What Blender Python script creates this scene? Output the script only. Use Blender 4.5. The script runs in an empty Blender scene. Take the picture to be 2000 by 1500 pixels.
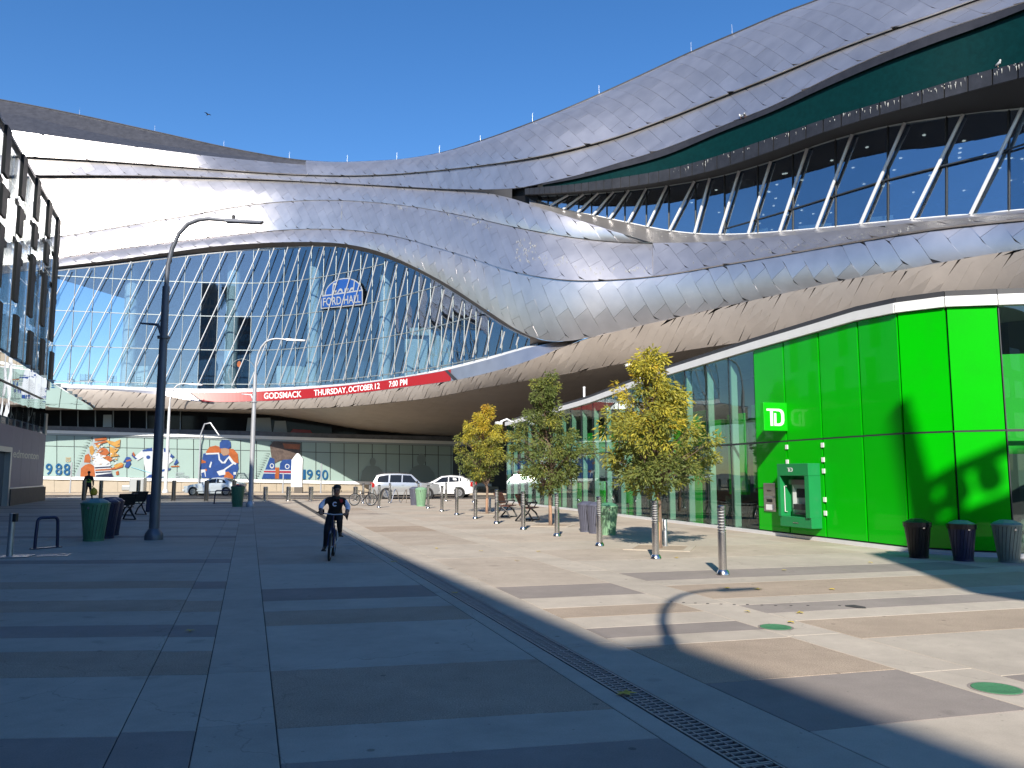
import bpy, bmesh, math, random
import numpy as np
from mathutils import Vector, Matrix
random.seed(7)
R = math.radians
S = bpy.context.scene
COL = S.collection
# ---------------------------------------------------------------- camera
F = 1560.0                      # focal length in pixels of the 2000 px wide photograph
HZ = 926.0                      # horizon row in the photograph
EYE = 1.6
PITCH = math.atan((HZ-750.0)/F)
cam_d = bpy.data.cameras.new('camera'); cam = bpy.data.objects.new('camera', cam_d); COL.objects.link(cam)
cam_d.sensor_width = 36.0; cam_d.lens = 36.0*F/2000.0; cam_d.clip_end = 4000.0; cam_d.clip_start = 0.05
cam.location = (0, 0, EYE); cam.rotation_euler = (math.pi/2+PITCH, 0, 0)
S.camera = cam
# ---------------------------------------------------------------- sky and sun
SUN_EL = R(32.0); SUN_AZ = R(6.5)          # light travels towards +Y, turned SUN_AZ towards +X, falling SUN_EL
LIGHT = Vector((math.sin(SUN_AZ)*math.cos(SUN_EL), math.cos(SUN_AZ)*math.cos(SUN_EL), -math.sin(SUN_EL)))
w = bpy.data.worlds.new('World'); S.world = w; w.use_nodes = True
wn = w.node_tree.nodes; wl = w.node_tree.links
for n in list(wn): wn.remove(n)
sky = wn.new('ShaderNodeTexSky'); sky.sky_type = 'NISHITA'; sky.sun_disc = False
sky.sun_elevation = SUN_EL; sky.sun_rotation = math.pi + SUN_AZ
sky.altitude = 650; sky.air_density = 1.0; sky.dust_density = 0.25; sky.ozone_density = 2.0
bg = wn.new('ShaderNodeBackground'); bg.inputs[1].default_value = 0.11
wo = wn.new('ShaderNodeOutputWorld')
hs = wn.new('ShaderNodeHueSaturation'); hs.inputs['Saturation'].default_value = 1.30; hs.inputs['Hue'].default_value = 0.506
wl.new(sky.outputs[0], hs.inputs['Color']); wl.new(hs.outputs[0], bg.inputs[0]); wl.new(bg.outputs[0], wo.inputs[0])
sd = bpy.data.lights.new('sun', 'SUN'); sd.energy = 4.6; sd.angle = R(0.55); sd.color = (1.0, 0.93, 0.82)
so = bpy.data.objects.new('sun', sd); COL.objects.link(so)
so.location = (-20, -60, 60); so.rotation_euler = LIGHT.to_track_quat('-Z', 'Y').to_euler()
vs = S.view_settings
vs.view_transform = 'Standard'; vs.look = 'None'; vs.exposure = 0.75; vs.gamma = 1.0; vs.use_curve_mapping = False
S.render.resolution_x = 1024; S.render.resolution_y = 768
S.render.engine = 'CYCLES'
S.cycles.max_bounces = 10; S.cycles.transparent_max_bounces = 24
S.cycles.caustics_reflective = False; S.cycles.caustics_refractive = False

# ---------------------------------------------------------------- pixel -> world helpers
_c, _s = math.cos(PITCH), math.sin(PITCH)
def ray(px, py):
    rx = (px-1000.0)/F; ry = (750.0-py)/F
    return Vector((rx, _c-ry*_s, _s+ry*_c))
def at(px, py, Y):
    d = ray(px, py); return Vector((d.x*Y/d.y, Y, EYE+d.z*Y/d.y))
def gnd(px, py, z=0.0):
    d = ray(px, py); t = (z-EYE)/d.z; return Vector((d.x*t, d.y*t, z))
def proj(p):
    q = Vector(p)-Vector((0, 0, EYE)); dz = q.y*_c+q.z*_s; u = -q.y*_s+q.z*_c
    return 1000+F*q.x/dz, 750-F*u/dz
class Cv:                                   # smooth monotone-ish interpolation of a list of (x, y)
    def __init__(s, pts):
        s.x = np.array([p[0] for p in pts], float); s.y = np.array([p[1] for p in pts], float)
        h = np.diff(s.x); d = np.diff(s.y)/h; m = np.zeros(len(s.x)); m[0] = d[0]; m[-1] = d[-1]
        for i in range(1, len(d)):
            m[i] = (d[i-1]*h[i]+d[i]*h[i-1])/(h[i]+h[i-1])
        s.m = m
    def __call__(s, x):
        if x <= s.x[0]: return s.y[0]+s.m[0]*(x-s.x[0])
        if x >= s.x[-1]: return s.y[-1]+s.m[-1]*(x-s.x[-1])
        i = int(np.searchsorted(s.x, x)-1); i = max(0, min(i, len(s.x)-2))
        h = s.x[i+1]-s.x[i]; t = (x-s.x[i])/h
        return ((2*t**3-3*t*t+1)*s.y[i]+(t**3-2*t*t+t)*h*s.m[i]+(-2*t**3+3*t*t)*s.y[i+1]+(t**3-t*t)*h*s.m[i+1])
class Lin:
    def __init__(s, pts): s.x = [p[0] for p in pts]; s.y = [p[1] for p in pts]
    def __call__(s, x): return float(np.interp(x, s.x, s.y))

# ---------------------------------------------------------------- materials
M = {}
def nodes(name):
    m = bpy.data.materials.new(name); m.use_nodes = True; M[name] = m
    nt = m.node_tree; b = nt.nodes['Principled BSDF']; return m, nt, b
def lk(nt, a, b): nt.links.new(a, b)
def mat(name, col, rough=0.6, metal=0.0, var=0.0, scale=3.0, bump=0.0, bscale=40.0, spec=0.5, coat=0.0, dirt=None, dscale=0.7, objvar=0.0, stretch=None):
    m, nt, b = nodes(name)
    b.inputs['Base Color'].default_value = (*col, 1); b.inputs['Roughness'].default_value = rough
    b.inputs['Metallic'].default_value = metal; b.inputs['Specular IOR Level'].default_value = spec
    b.inputs['Coat Weight'].default_value = coat
    geo = nt.nodes.new('ShaderNodeNewGeometry'); pos = geo.outputs['Position']
    if stretch:
        mp = nt.nodes.new('ShaderNodeMapping'); mp.inputs['Scale'].default_value = stretch; lk(nt, pos, mp.inputs[0]); pos = mp.outputs[0]
    out = None
    if var or dirt or objvar:
        mix = nt.nodes.new('ShaderNodeMix'); mix.data_type = 'RGBA'; mix.blend_type = 'MULTIPLY'
        n = nt.nodes.new('ShaderNodeTexNoise'); n.inputs['Scale'].default_value = scale; n.inputs['Detail'].default_value = 6; n.inputs['Roughness'].default_value = 0.65
        lk(nt, pos, n.inputs['Vector'])
        mr = nt.nodes.new('ShaderNodeMapRange'); mr.inputs[1].default_value = 0.25; mr.inputs[2].default_value = 0.75
        mr.inputs[3].default_value = 1-var; mr.inputs[4].default_value = 1+var
        lk(nt, n.outputs[0], mr.inputs[0])
        val = mr.outputs[0]
        if objvar:
            oi = nt.nodes.new('ShaderNodeObjectInfo'); m2 = nt.nodes.new('ShaderNodeMapRange')
            m2.inputs[3].default_value = 1-objvar; m2.inputs[4].default_value = 1+objvar; lk(nt, oi.outputs['Random'], m2.inputs[0])
            mm = nt.nodes.new('ShaderNodeMath'); mm.operation = 'MULTIPLY'; lk(nt, val, mm.inputs[0]); lk(nt, m2.outputs[0], mm.inputs[1]); val = mm.outputs[0]
        mix.inputs[0].default_value = 1.0; mix.inputs[6].default_value = (*col, 1); lk(nt, val, mix.inputs[7]); out = mix.outputs[2]
        if dirt:
            n2 = nt.nodes.new('ShaderNodeTexNoise'); n2.inputs['Scale'].default_value = dscale; n2.inputs['Detail'].default_value = 8; n2.inputs['Roughness'].default_value = 0.7
            lk(nt, pos, n2.inputs['Vector'])
            r2 = nt.nodes.new('ShaderNodeMapRange'); r2.inputs[1].default_value = 0.52; r2.inputs[2].default_value = 0.75; lk(nt, n2.outputs[0], r2.inputs[0]); r2.inputs[4].default_value = 0.75
            mx2 = nt.nodes.new('ShaderNodeMix'); mx2.data_type = 'RGBA'; mx2.inputs[7].default_value = (*dirt, 1)
            lk(nt, r2.outputs[0], mx2.inputs[0]); lk(nt, out, mx2.inputs[6]); out = mx2.outputs[2]
        lk(nt, out, b.inputs['Base Color'])
    if bump:
        n3 = nt.nodes.new('ShaderNodeTexNoise'); n3.inputs['Scale'].default_value = bscale; n3.inputs['Detail'].default_value = 5; lk(nt, pos, n3.inputs['Vector'])
        bp = nt.nodes.new('ShaderNodeBump'); bp.inputs['Strength'].default_value = bump; bp.inputs['Distance'].default_value = 0.02
        lk(nt, n3.outputs[0], bp.inputs['Height']); lk(nt, bp.outputs[0], b.inputs['Normal'])
    return m
def glass(name, tint, refl=1.0, rough=0.0, wav=0.0, opaque=0.0, ior=1.5, wscale=0.7):
    m = bpy.data.materials.new(name); m.use_nodes = True; M[name] = m; nt = m.node_tree
    for n in list(nt.nodes): nt.nodes.remove(n)
    o = nt.nodes.new('ShaderNodeOutputMaterial'); tr = nt.nodes.new('ShaderNodeBsdfTransparent'); tr.inputs[0].default_value = (*tint, 1)
    gl = nt.nodes.new('ShaderNodeBsdfGlossy'); gl.inputs['Roughness'].default_value = rough; gl.inputs['Color'].default_value = (0.95, 0.97, 1, 1)
    ge = nt.nodes.new('ShaderNodeNewGeometry'); dt = nt.nodes.new('ShaderNodeVectorMath'); dt.operation = 'DOT_PRODUCT'; lk(nt, ge.outputs['Normal'], dt.inputs[0]); lk(nt, ge.outputs['Incoming'], dt.inputs[1])
    def mth(op, a, b=None):                  # Schlick reflectance, the same from both sides of the pane
        q = nt.nodes.new('ShaderNodeMath'); q.operation = op; lk(nt, a, q.inputs[0])
        if b is not None: q.inputs[1].default_value = b
        return q
    f0 = ((ior-1)/(ior+1))**2
    ab = mth('ABSOLUTE', dt.outputs['Value']); iv = mth('MULTIPLY_ADD', ab.outputs[0], -1.0); iv.inputs[2].default_value = 1.0
    fr = mth('MULTIPLY_ADD', mth('POWER', iv.outputs[0], 5.0).outputs[0], 1-f0); fr.inputs[2].default_value = f0
    mt = nt.nodes.new('ShaderNodeMath'); mt.operation = 'MULTIPLY_ADD'; mt.inputs[1].default_value = refl; mt.inputs[2].default_value = opaque; mt.use_clamp = True
    lk(nt, fr.outputs[0], mt.inputs[0])
    if wav:
        tc = nt.nodes.new('ShaderNodeNewGeometry'); nz = nt.nodes.new('ShaderNodeTexNoise'); nz.inputs['Scale'].default_value = wscale; nz.inputs['Detail'].default_value = 1
        lk(nt, tc.outputs['Position'], nz.inputs['Vector'])
        bp = nt.nodes.new('ShaderNodeBump'); bp.inputs['Strength'].default_value = wav; bp.inputs['Distance'].default_value = 0.05; lk(nt, nz.outputs[0], bp.inputs['Height'])
        lk(nt, bp.outputs[0], gl.inputs['Normal'])
    mx = nt.nodes.new('ShaderNodeMixShader'); lk(nt, mt.outputs[0], mx.inputs[0]); lk(nt, tr.outputs[0], mx.inputs[1]); lk(nt, gl.outputs[0], mx.inputs[2]); lk(nt, mx.outputs[0], o.inputs[0])
    return m
def emit(name, col, strength):
    m, nt, b = nodes(name); b.inputs['Base Color'].default_value = (*[c*0.3 for c in col], 1)
    b.inputs['Emission Color'].default_value = (*col, 1); b.inputs['Emission Strength'].default_value = strength; b.inputs['Roughness'].default_value = 0.4
    return m

# ---------------------------------------------------------------- mesh builder
class MB:
    def __init__(s): s.v = []; s.f = []; s.mi = []
    def add(s, vs_, fs, mi=0):
        o = len(s.v); s.v += [tuple(v) for v in vs_]; s.f += [tuple(i+o for i in f) for f in fs]; s.mi += [mi]*len(fs); return s
    def quad(s, a, b, c, d, mi=0): return s.add([a, b, c, d], [(0, 1, 2, 3)], mi)
    def poly(s, pts, mi=0): return s.add(pts, [tuple(range(len(pts)))], mi)
    def frame_box(s, o, ex, ey, ez, mi=0):       # box from corner o with edge vectors
        o = Vector(o); ex = Vector(ex); ey = Vector(ey); ez = Vector(ez)
        P = [o, o+ex, o+ex+ey, o+ey, o+ez, o+ex+ez, o+ex+ey+ez, o+ey+ez]
        fs = [(0, 3, 2, 1), (4, 5, 6, 7), (0, 1, 5, 4), (1, 2, 6, 5), (2, 3, 7, 6), (3, 0, 4, 7)]
        if ex.cross(ey).dot(ez) < 0: fs = [tuple(reversed(f)) for f in fs]
        return s.add(P, fs, mi)
    def box(s, c, d, rz=0, mi=0):
        ca, sa = math.cos(rz), math.sin(rz); ex = Vector((ca, sa, 0))*d[0]; ey = Vector((-sa, ca, 0))*d[1]; ez = Vector((0, 0, d[2]))
        return s.frame_box(Vector(c)-ex/2-ey/2-ez/2, ex, ey, ez, mi)
    def tube(s, pts, r, n=8, cap=True, mi=0):
        pts = [Vector(p) for p in pts]; rr = r if isinstance(r, (list, tuple)) else [r]*len(pts); o = len(s.v); ref = None
        for i, p in enumerate(pts):
            t = (pts[min(i+1, len(pts)-1)]-pts[max(i-1, 0)]).normalized()
            if ref is None: ref = Vector((0, 0, 1)) if abs(t.z) < 0.9 else Vector((1, 0, 0))
            a = t.cross(ref).normalized(); b = a.cross(t).normalized(); ref = b
            for k in range(n):
                q = 2*math.pi*k/n; s.v.append(tuple(p+(a*math.cos(q)+b*math.sin(q))*rr[i]))
        for i in range(len(pts)-1):
            for k in range(n):
                s.f.append((o+i*n+k, o+i*n+(k+1) % n, o+(i+1)*n+(k+1) % n, o+(i+1)*n+k)); s.mi.append(mi)
        if cap:
            s.f.append(tuple(o+k for k in reversed(range(n)))); s.f.append(tuple(o+(len(pts)-1)*n+k for k in range(n))); s.mi += [mi, mi]
        return s
    def lathe(s, prof, n=20, c=(0, 0, 0), mi=0, fl=None):
        o = len(s.v)
        for j, (r, z) in enumerate(prof):
            for k in range(n):
                q = 2*math.pi*k/n; s.v.append((c[0]+r*math.cos(q), c[1]+r*math.sin(q), c[2]+z))
        for j in range(len(prof)-1):
            for k in range(n):
                s.f.append((o+j*n+k, o+j*n+(k+1) % n, o+(j+1)*n+(k+1) % n, o+(j+1)*n+k)); s.mi.append(mi)
        s.f.append(tuple(o+k for k in reversed(range(n)))); s.f.append(tuple(o+(len(prof)-1)*n+k for k in range(n))); s.mi += [mi, mi]
        return s
    def prism(s, pts, d, mi=0):                  # polygon pts extruded by vector d
        n = len(pts); d = Vector(d); a = [Vector(p) for p in pts]
        nrm = Vector((0, 0, 0))
        for i in range(n): nrm += a[i].cross(a[(i+1) % n])
        if nrm.dot(d) > 0: a = a[::-1]
        vs_ = a+[p+d for p in a]
        fs = [tuple(range(n)), tuple(range(2*n-1, n-1, -1))]+[(i, i+n, (i+1) % n+n, (i+1) % n) for i in range(n)]
        return s.add(vs_, fs, mi)
    def build(s, name, m, parent=None, smooth=False, bevel=0.0):
        me = bpy.data.meshes.new(name); me.from_pydata(s.v, [], s.f)
        ms = m if isinstance(m, (list, tuple)) else [m]
        for x in ms: me.materials.append(M[x] if isinstance(x, str) else x)
        if len(ms) > 1: me.polygons.foreach_set('material_index', s.mi)
        if smooth:
            me.polygons.foreach_set('use_smooth', [True]*len(me.polygons))
            if hasattr(me, 'set_sharp_from_angle'): me.set_sharp_from_angle(angle=R(40))
        me.update()
        o = bpy.data.objects.new(name, me); COL.objects.link(o)
        if parent is not None: o.parent = parent
        if bevel:
            bv = o.modifiers.new('bevel', 'BEVEL'); bv.width = bevel; bv.segments = 2; bv.limit_method = 'ANGLE'
        return o
def tag(o, label=None, cat=None, group=None, kind=None):
    if label: o['label'] = label
    if cat: o['category'] = cat
    if group: o['group'] = group
    if kind: o['kind'] = kind
    return o
def thing(name, loc, label, cat, rz=0.0, group=None, sc=1.0):
    o = bpy.data.objects.new(name, None); COL.objects.link(o); o.location = loc; o.rotation_euler = (0, 0, rz); o.empty_display_size = 0.2
    o.scale = (sc, sc, sc); return tag(o, label, cat, group)
def copy_tree(o, parent=None):
    c = o.copy(); COL.objects.link(c); c.parent = parent
    for ch in list(o.children): copy_tree(ch, c)
    return c
def place(o, loc, rz=0.0, label=None, sc=None, first=False):
    c = o if first else copy_tree(o)
    c.location = loc; c.rotation_euler = (0, 0, rz)
    if label: c['label'] = label
    if sc: c.scale = (sc, sc, sc)
    return c
def text_mesh(txt, bold=False, shear=0.0, spacing=1.0):
    cu = bpy.data.curves.new('t', 'FONT'); cu.body = txt; cu.shear = shear; cu.space_character = spacing; cu.resolution_u = 3
    if bold: cu.offset = 0.012
    ob = bpy.data.objects.new('t', cu); COL.objects.link(ob)
    dg = bpy.context.evaluated_depsgraph_get(); me = bpy.data.meshes.new_from_object(ob.evaluated_get(dg))
    bpy.data.objects.remove(ob); bpy.data.curves.remove(cu)
    V = [v.co.copy() for v in me.vertices]; Fc = [tuple(p.vertices) for p in me.polygons]; bpy.data.meshes.remove(me)
    x0 = min(v.x for v in V); x1 = max(v.x for v in V); y0 = min(v.y for v in V); y1 = max(v.y for v in V)
    return [((v.x-x0)/(x1-x0), (v.y-y0)/(y1-y0)) for v in V], Fc
def text_on(mb, txt, fn, bold=False, shear=0.0, mi=0, spacing=1.0):
    """fn maps (u, v) in the unit square of the text box to a world point"""
    V, Fc = text_mesh(txt, bold, shear, spacing); mb.add([fn(u, v) for u, v in V], Fc, mi); return mb
# ---------------------------------------------------------------- materials used in the scene
def metal_panel():
    m, nt, b = nodes('panel_metal')
    b.inputs['Metallic'].default_value = 0.89
    oi = nt.nodes.new('ShaderNodeObjectInfo'); geo = nt.nodes.new('ShaderNodeNewGeometry')
    at_ = nt.nodes.new('ShaderNodeAttribute'); at_.attribute_name = 'tone'
    mx = nt.nodes.new('ShaderNodeMapRange'); mx.inputs[3].default_value = 0.95; mx.inputs[4].default_value = 1.04; lk(nt, at_.outputs['Fac'], mx.inputs[0])
    n = nt.nodes.new('ShaderNodeTexNoise'); n.inputs['Scale'].default_value = 0.9; n.inputs['Detail'].default_value = 6; lk(nt, geo.outputs['Position'], n.inputs['Vector'])
    mr = nt.nodes.new('ShaderNodeMapRange'); mr.inputs[1].default_value = 0.3; mr.inputs[2].default_value = 0.7; mr.inputs[3].default_value = 0.92; mr.inputs[4].default_value = 1.06; lk(nt, n.outputs[0], mr.inputs[0])
    mu = nt.nodes.new('ShaderNodeMath'); mu.operation = 'MULTIPLY'; lk(nt, mx.outputs[0], mu.inputs[0]); lk(nt, mr.outputs[0], mu.inputs[1])
    c = nt.nodes.new('ShaderNodeMix'); c.data_type = 'RGBA'; c.blend_type = 'MULTIPLY'; c.inputs[0].default_value = 1; c.inputs[6].default_value = (0.66, 0.63, 0.625, 1); lk(nt, mu.outputs[0], c.inputs[7]); lk(nt, c.outputs[2], b.inputs['Base Color'])
    rr = nt.nodes.new('ShaderNodeMapRange'); rr.inputs[3].default_value = 0.34; rr.inputs[4].default_value = 0.41; lk(nt, n.outputs[0], rr.inputs[0]); lk(nt, rr.outputs[0], b.inputs['Roughness'])
    n2 = nt.nodes.new('ShaderNodeTexNoise'); n2.inputs['Scale'].default_value = 1.6; n2.inputs['Detail'].default_value = 2; lk(nt, geo.outputs['Position'], n2.inputs['Vector'])
    bp = nt.nodes.new('ShaderNodeBump'); bp.inputs['Strength'].default_value = 0.10; bp.inputs['Distance'].default_value = 0.05; lk(nt, n2.outputs[0], bp.inputs['Height']); lk(nt, bp.outputs[0], b.inputs['Normal'])
metal_panel()
mat('brace_metal', (0.50, 0.51, 0.52), 0.4, 0.3)
mat('sign_white_dimmed', (0.30, 0.32, 0.34), 0.5)  # white greyed to stand in for dimming by the hall glass
mat('hull_reflection_metal', (0.50, 0.44, 0.39), 0.42, 0.40, var=0.10, scale=0.8, bump=0.05, bscale=2.0)  # silver metal with the sunlit paving's brown reflection put into its colour
mat('roof_membrane', (0.52, 0.47, 0.40), 0.9, var=0.1)
mat('seam', (0.15, 0.145, 0.15), 0.6, 0.3)
mat('dark_trim', (0.035, 0.036, 0.04), 0.5, var=0.2, scale=1.5)
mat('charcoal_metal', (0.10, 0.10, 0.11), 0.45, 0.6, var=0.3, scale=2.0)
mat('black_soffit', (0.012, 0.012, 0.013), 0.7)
mat('gutter_metal', (0.040, 0.040, 0.046), 0.45, 0.5, var=0.3, scale=2.0)
mat('led_screen', (0.001, 0.022, 0.023), 0.5, var=0.25, scale=4.0, spec=0.1)
mat('white_paint', (0.78, 0.79, 0.78), 0.4, var=0.05)
mat('white_metal', (0.72, 0.73, 0.74), 0.35, 0.2, var=0.05)
mat('fin_mint', (0.42, 0.50, 0.44), 0.5)
mat('mullion_grey', (0.27, 0.31, 0.32), 0.4, 0.4)
mat('mullion_dark', (0.05, 0.055, 0.06), 0.4, 0.5)
glass('hall_glass', (0.70, 0.80, 0.86), refl=1.6, wav=0.06, ior=1.5, opaque=0.11)
glass('lounge_glass', (0.60, 0.72, 0.82), refl=1.6, wav=0.05, ior=1.5, opaque=0.26)
glass('bank_glass', (0.74, 0.88, 0.83), refl=0.9, wav=0.10, ior=1.5, opaque=0.03)
glass('canopy_glass', (0.55, 0.68, 0.62), refl=1.6, wav=0.15, ior=1.5, opaque=0.10)
glass('car_glass', (0.18, 0.20, 0.22), refl=1.4, ior=1.5, opaque=0.05)
glass('atrium_glass', (0.86, 0.90, 0.90), refl=1.3, wav=0.25, ior=1.5, opaque=0.10)
glass('tower_glass', (0.20, 0.28, 0.32), refl=2.2, wav=0.25, ior=1.5, opaque=0.12)
mat('inner_wall', (0.035, 0.085, 0.165), 0.7, var=0.2, scale=0.3)  # sky-blue look of the reflecting glazing put into the wall colour
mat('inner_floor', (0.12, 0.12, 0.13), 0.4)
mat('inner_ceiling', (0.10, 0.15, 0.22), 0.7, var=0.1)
mat('inner_pale', (0.62, 0.64, 0.58), 0.6, var=0.08)
mat('column_white', (0.74, 0.75, 0.70), 0.5, var=0.05)
mat('furniture_black', (0.015, 0.015, 0.017), 0.5)
emit('downlight', (1.0, 0.85, 0.65), 1.1)
emit('ticker_red', (0.50, 0.012, 0.012), 0.42)
emit('ticker_white', (0.95, 0.92, 0.9), 0.75)
mat('hull_metal_seam', (0.20, 0.17, 0.15), 0.6, 0.4)
mat('green_panel', (0.001, 0.43, 0.001), 0.35, var=0.03, scale=0.8, spec=0.12, coat=0.30, objvar=0.05, dirt=(0.004, 0.36, 0.004), dscale=0.5)
M['green_panel'].node_tree.nodes['Principled BSDF'].inputs['Coat Roughness'].default_value = 0.02
mat('green_machine', (0.012, 0.22, 0.065), 0.35, var=0.06)
mat('green_sign', (0.002, 0.42, 0.003), 0.4, var=0.03)
mat('green_inner', (0.03, 0.50, 0.02), 0.6, var=0.05)
mat('stainless', (0.60, 0.58, 0.56), 0.22, 1.0, var=0.08, scale=8, bump=0.04, bscale=120)
mat('steel_dark', (0.24, 0.22, 0.21), 0.28, 1.0, var=0.1)
mat('grey_steel', (0.42, 0.43, 0.44), 0.4, 0.8, var=0.15, scale=6)
mat('black_plastic', (0.02, 0.02, 0.022), 0.45)
mat('screen_dark', (0.01, 0.012, 0.014), 0.15)
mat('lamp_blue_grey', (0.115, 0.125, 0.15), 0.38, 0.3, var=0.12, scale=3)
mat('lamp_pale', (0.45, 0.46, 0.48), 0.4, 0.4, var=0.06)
mat('bin_green', (0.075, 0.215, 0.12), 0.42, 0.1, var=0.12, scale=7)
mat('bin_green_pale', (0.20, 0.36, 0.22), 0.45, 0.1, var=0.12, scale=7)
mat('bin_navy', (0.018, 0.024, 0.065), 0.4, 0.2, var=0.15, scale=7)
mat('bin_slate', (0.115, 0.12, 0.165), 0.4, 0.3, var=0.12, scale=7)
mat('bin_grey_green', (0.15, 0.205, 0.18), 0.45, 0.1, var=0.12, scale=7)
mat('bin_black', (0.010, 0.010, 0.011), 0.4, 0.2, var=0.15, scale=7)
mat('bin_lid_teal', (0.10, 0.22, 0.21), 0.45, 0.1, var=0.15, scale=10)
mat('bag_liner', (0.01, 0.01, 0.011), 0.3)
mat('bench_black', (0.018, 0.018, 0.02), 0.45, 0.3)
mat('bench_wood', (0.10, 0.035, 0.022), 0.5, var=0.25, scale=18, stretch=(1, 1, 6))
mat('rack_navy', (0.02, 0.026, 0.07), 0.35, 0.3)
mat('bark', (0.17, 0.115, 0.085), 0.9, var=0.3, scale=30, bump=0.6, bscale=60)
mat('tree_wrap', (0.38, 0.22, 0.14), 0.9, var=0.15, scale=30, bump=0.5, bscale=70)
mat('asphalt', (0.105, 0.088, 0.075), 0.85, var=0.2, scale=2.0, bump=0.3, bscale=90, dirt=(0.07, 0.06, 0.055), dscale=0.3, stretch=(0.25, 1, 1))
mat('road_paint', (0.62, 0.61, 0.57), 0.7, var=0.2, scale=6)
mat('sidewalk', (0.40, 0.33, 0.25), 0.85, var=0.10, scale=1.5, bump=0.15, bscale=70)
mat('ground_base', (0.24, 0.22, 0.19), 0.95, var=0.2, scale=0.2)
def concrete(name, col, agg=0.10, aggscale=55, big=0.10, bump=0.25):
    m, nt, b = nodes(name); b.inputs['Roughness'].default_value = 0.82; b.inputs['Specular IOR Level'].default_value = 0.35
    geo = nt.nodes.new('ShaderNodeNewGeometry'); P = geo.outputs['Position']
    def nz(sc, d, r=0.6):
        n = nt.nodes.new('ShaderNodeTexNoise'); n.inputs['Scale'].default_value = sc; n.inputs['Detail'].default_value = d; n.inputs['Roughness'].default_value = r; lk(nt, P, n.inputs['Vector']); return n.outputs[0]
    def rng(x, a, c, lo, hi):
        r = nt.nodes.new('ShaderNodeMapRange'); r.inputs[1].default_value = a; r.inputs[2].default_value = c; r.inputs[3].default_value = lo; r.inputs[4].default_value = hi; lk(nt, x, r.inputs[0]); return r.outputs[0]
    def mul(a, c):
        q = nt.nodes.new('ShaderNodeMath'); q.operation = 'MULTIPLY'; lk(nt, a, q.inputs[0]); lk(nt, c, q.inputs[1]); return q.outputs[0]
    fine = nz(aggscale, 3, 0.7); bigv = nz(0.8, 7, 0.7); mid = nz(4.5, 6, 0.65)
    oi = nt.nodes.new('ShaderNodeObjectInfo')
    v = mul(mul(rng(fine, 0.3, 0.7, 1-agg, 1+agg), rng(bigv, 0.3, 0.7, 1-big, 1+big)), mul(rng(mid, 0.3, 0.7, 0.94, 1.05), rng(oi.outputs['Random'], 0, 1, 0.94, 1.06)))
    spots = nz(2.2, 2, 0.4); v = mul(v, rng(spots, 0.70, 0.78, 1.0, 0.72))
    vor = nt.nodes.new('ShaderNodeTexVoronoi'); vor.inputs['Scale'].default_value = 1.9; lk(nt, P, vor.inputs['Vector'])
    v = mul(v, rng(vor.outputs['Distance'], 0.035, 0.055, 0.55, 1.0))
    vo2 = nt.nodes.new('ShaderNodeTexVoronoi'); vo2.inputs['Scale'].default_value = 6.5; vo2.inputs['Randomness'].default_value = 1.0; lk(nt, P, vo2.inputs['Vector'])
    v = mul(v, rng(vo2.outputs['Distance'], 0.05, 0.08, 0.72, 1.0))
    ck = nt.nodes.new('ShaderNodeTexVoronoi'); ck.feature = 'DISTANCE_TO_EDGE'; ck.inputs['Scale'].default_value = 0.22
    wn_ = nt.nodes.new('ShaderNodeTexNoise'); wn_.inputs['Scale'].default_value = 1.3; wn_.inputs['Detail'].default_value = 6; lk(nt, P, wn_.inputs['Vector'])
    ad = nt.nodes.new('ShaderNodeVectorMath'); ad.operation = 'ADD'; lk(nt, P, ad.inputs[0]); lk(nt, wn_.outputs['Color'], ad.inputs[1]); lk(nt, ad.outputs[0], ck.inputs['Vector'])
    v = mul(v, rng(ck.outputs['Distance'], 0.0005, 0.0018, 0.78, 1.0))
    mx = nt.nodes.new('ShaderNodeMix'); mx.data_type = 'RGBA'; mx.blend_type = 'MULTIPLY'; mx.inputs[0].default_value = 1; mx.inputs[6].default_value = (*col, 1); lk(nt, v, mx.inputs[7]); lk(nt, mx.outputs[2], b.inputs['Base Color'])
    bp = nt.nodes.new('ShaderNodeBump'); bp.inputs['Strength'].default_value = bump; bp.inputs['Distance'].default_value = 0.006; lk(nt, fine, bp.inputs['Height']); lk(nt, bp.outputs[0], b.inputs['Normal'])
concrete('slab_light', (0.43, 0.375, 0.305), 0.10, 90, 0.15, 0.14)
concrete('slab_tan', (0.355, 0.28, 0.21), 0.42, 85, 0.14, 0.4)
concrete('slab_dark', (0.265, 0.228, 0.20), 0.14, 90, 0.14, 0.15)
concrete('slab_mix', (0.41, 0.345, 0.275), 0.16, 80, 0.15, 0.2)
mat('joint_dark', (0.045, 0.042, 0.04), 0.95, var=0.3, scale=5)
mat('channel_grey', (0.15, 0.14, 0.125), 0.9, var=0.3, scale=9)
mat('grate_iron', (0.34, 0.33, 0.31), 0.55, 0.4, var=0.2, scale=12)
mat('lid_green', (0.06, 0.20, 0.09), 0.6, var=0.2, scale=14, bump=0.4, bscale=60)
mat('mural_film', (0.275, 0.37, 0.345), 0.25, var=0.06, scale=0.25, spec=0.5)
mat('mural_dark_glass', (0.012, 0.014, 0.016), 0.06, spec=0.10)
mat('wall_stone', (0.36, 0.31, 0.24), 0.8, var=0.07, scale=2, bump=0.1)
mat('print_blue', (0.016, 0.050, 0.19), 0.3, var=0.25, scale=3); mat('print_orange', (0.31, 0.085, 0.022), 0.3, var=0.3, scale=3); mat('print_white', (0.44, 0.47, 0.50), 0.3)
mat('print_navy', (0.01, 0.015, 0.05), 0.3); mat('print_skin', (0.27, 0.16, 0.10), 0.4); mat('print_year', (0.006, 0.075, 0.19), 0.3)
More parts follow.
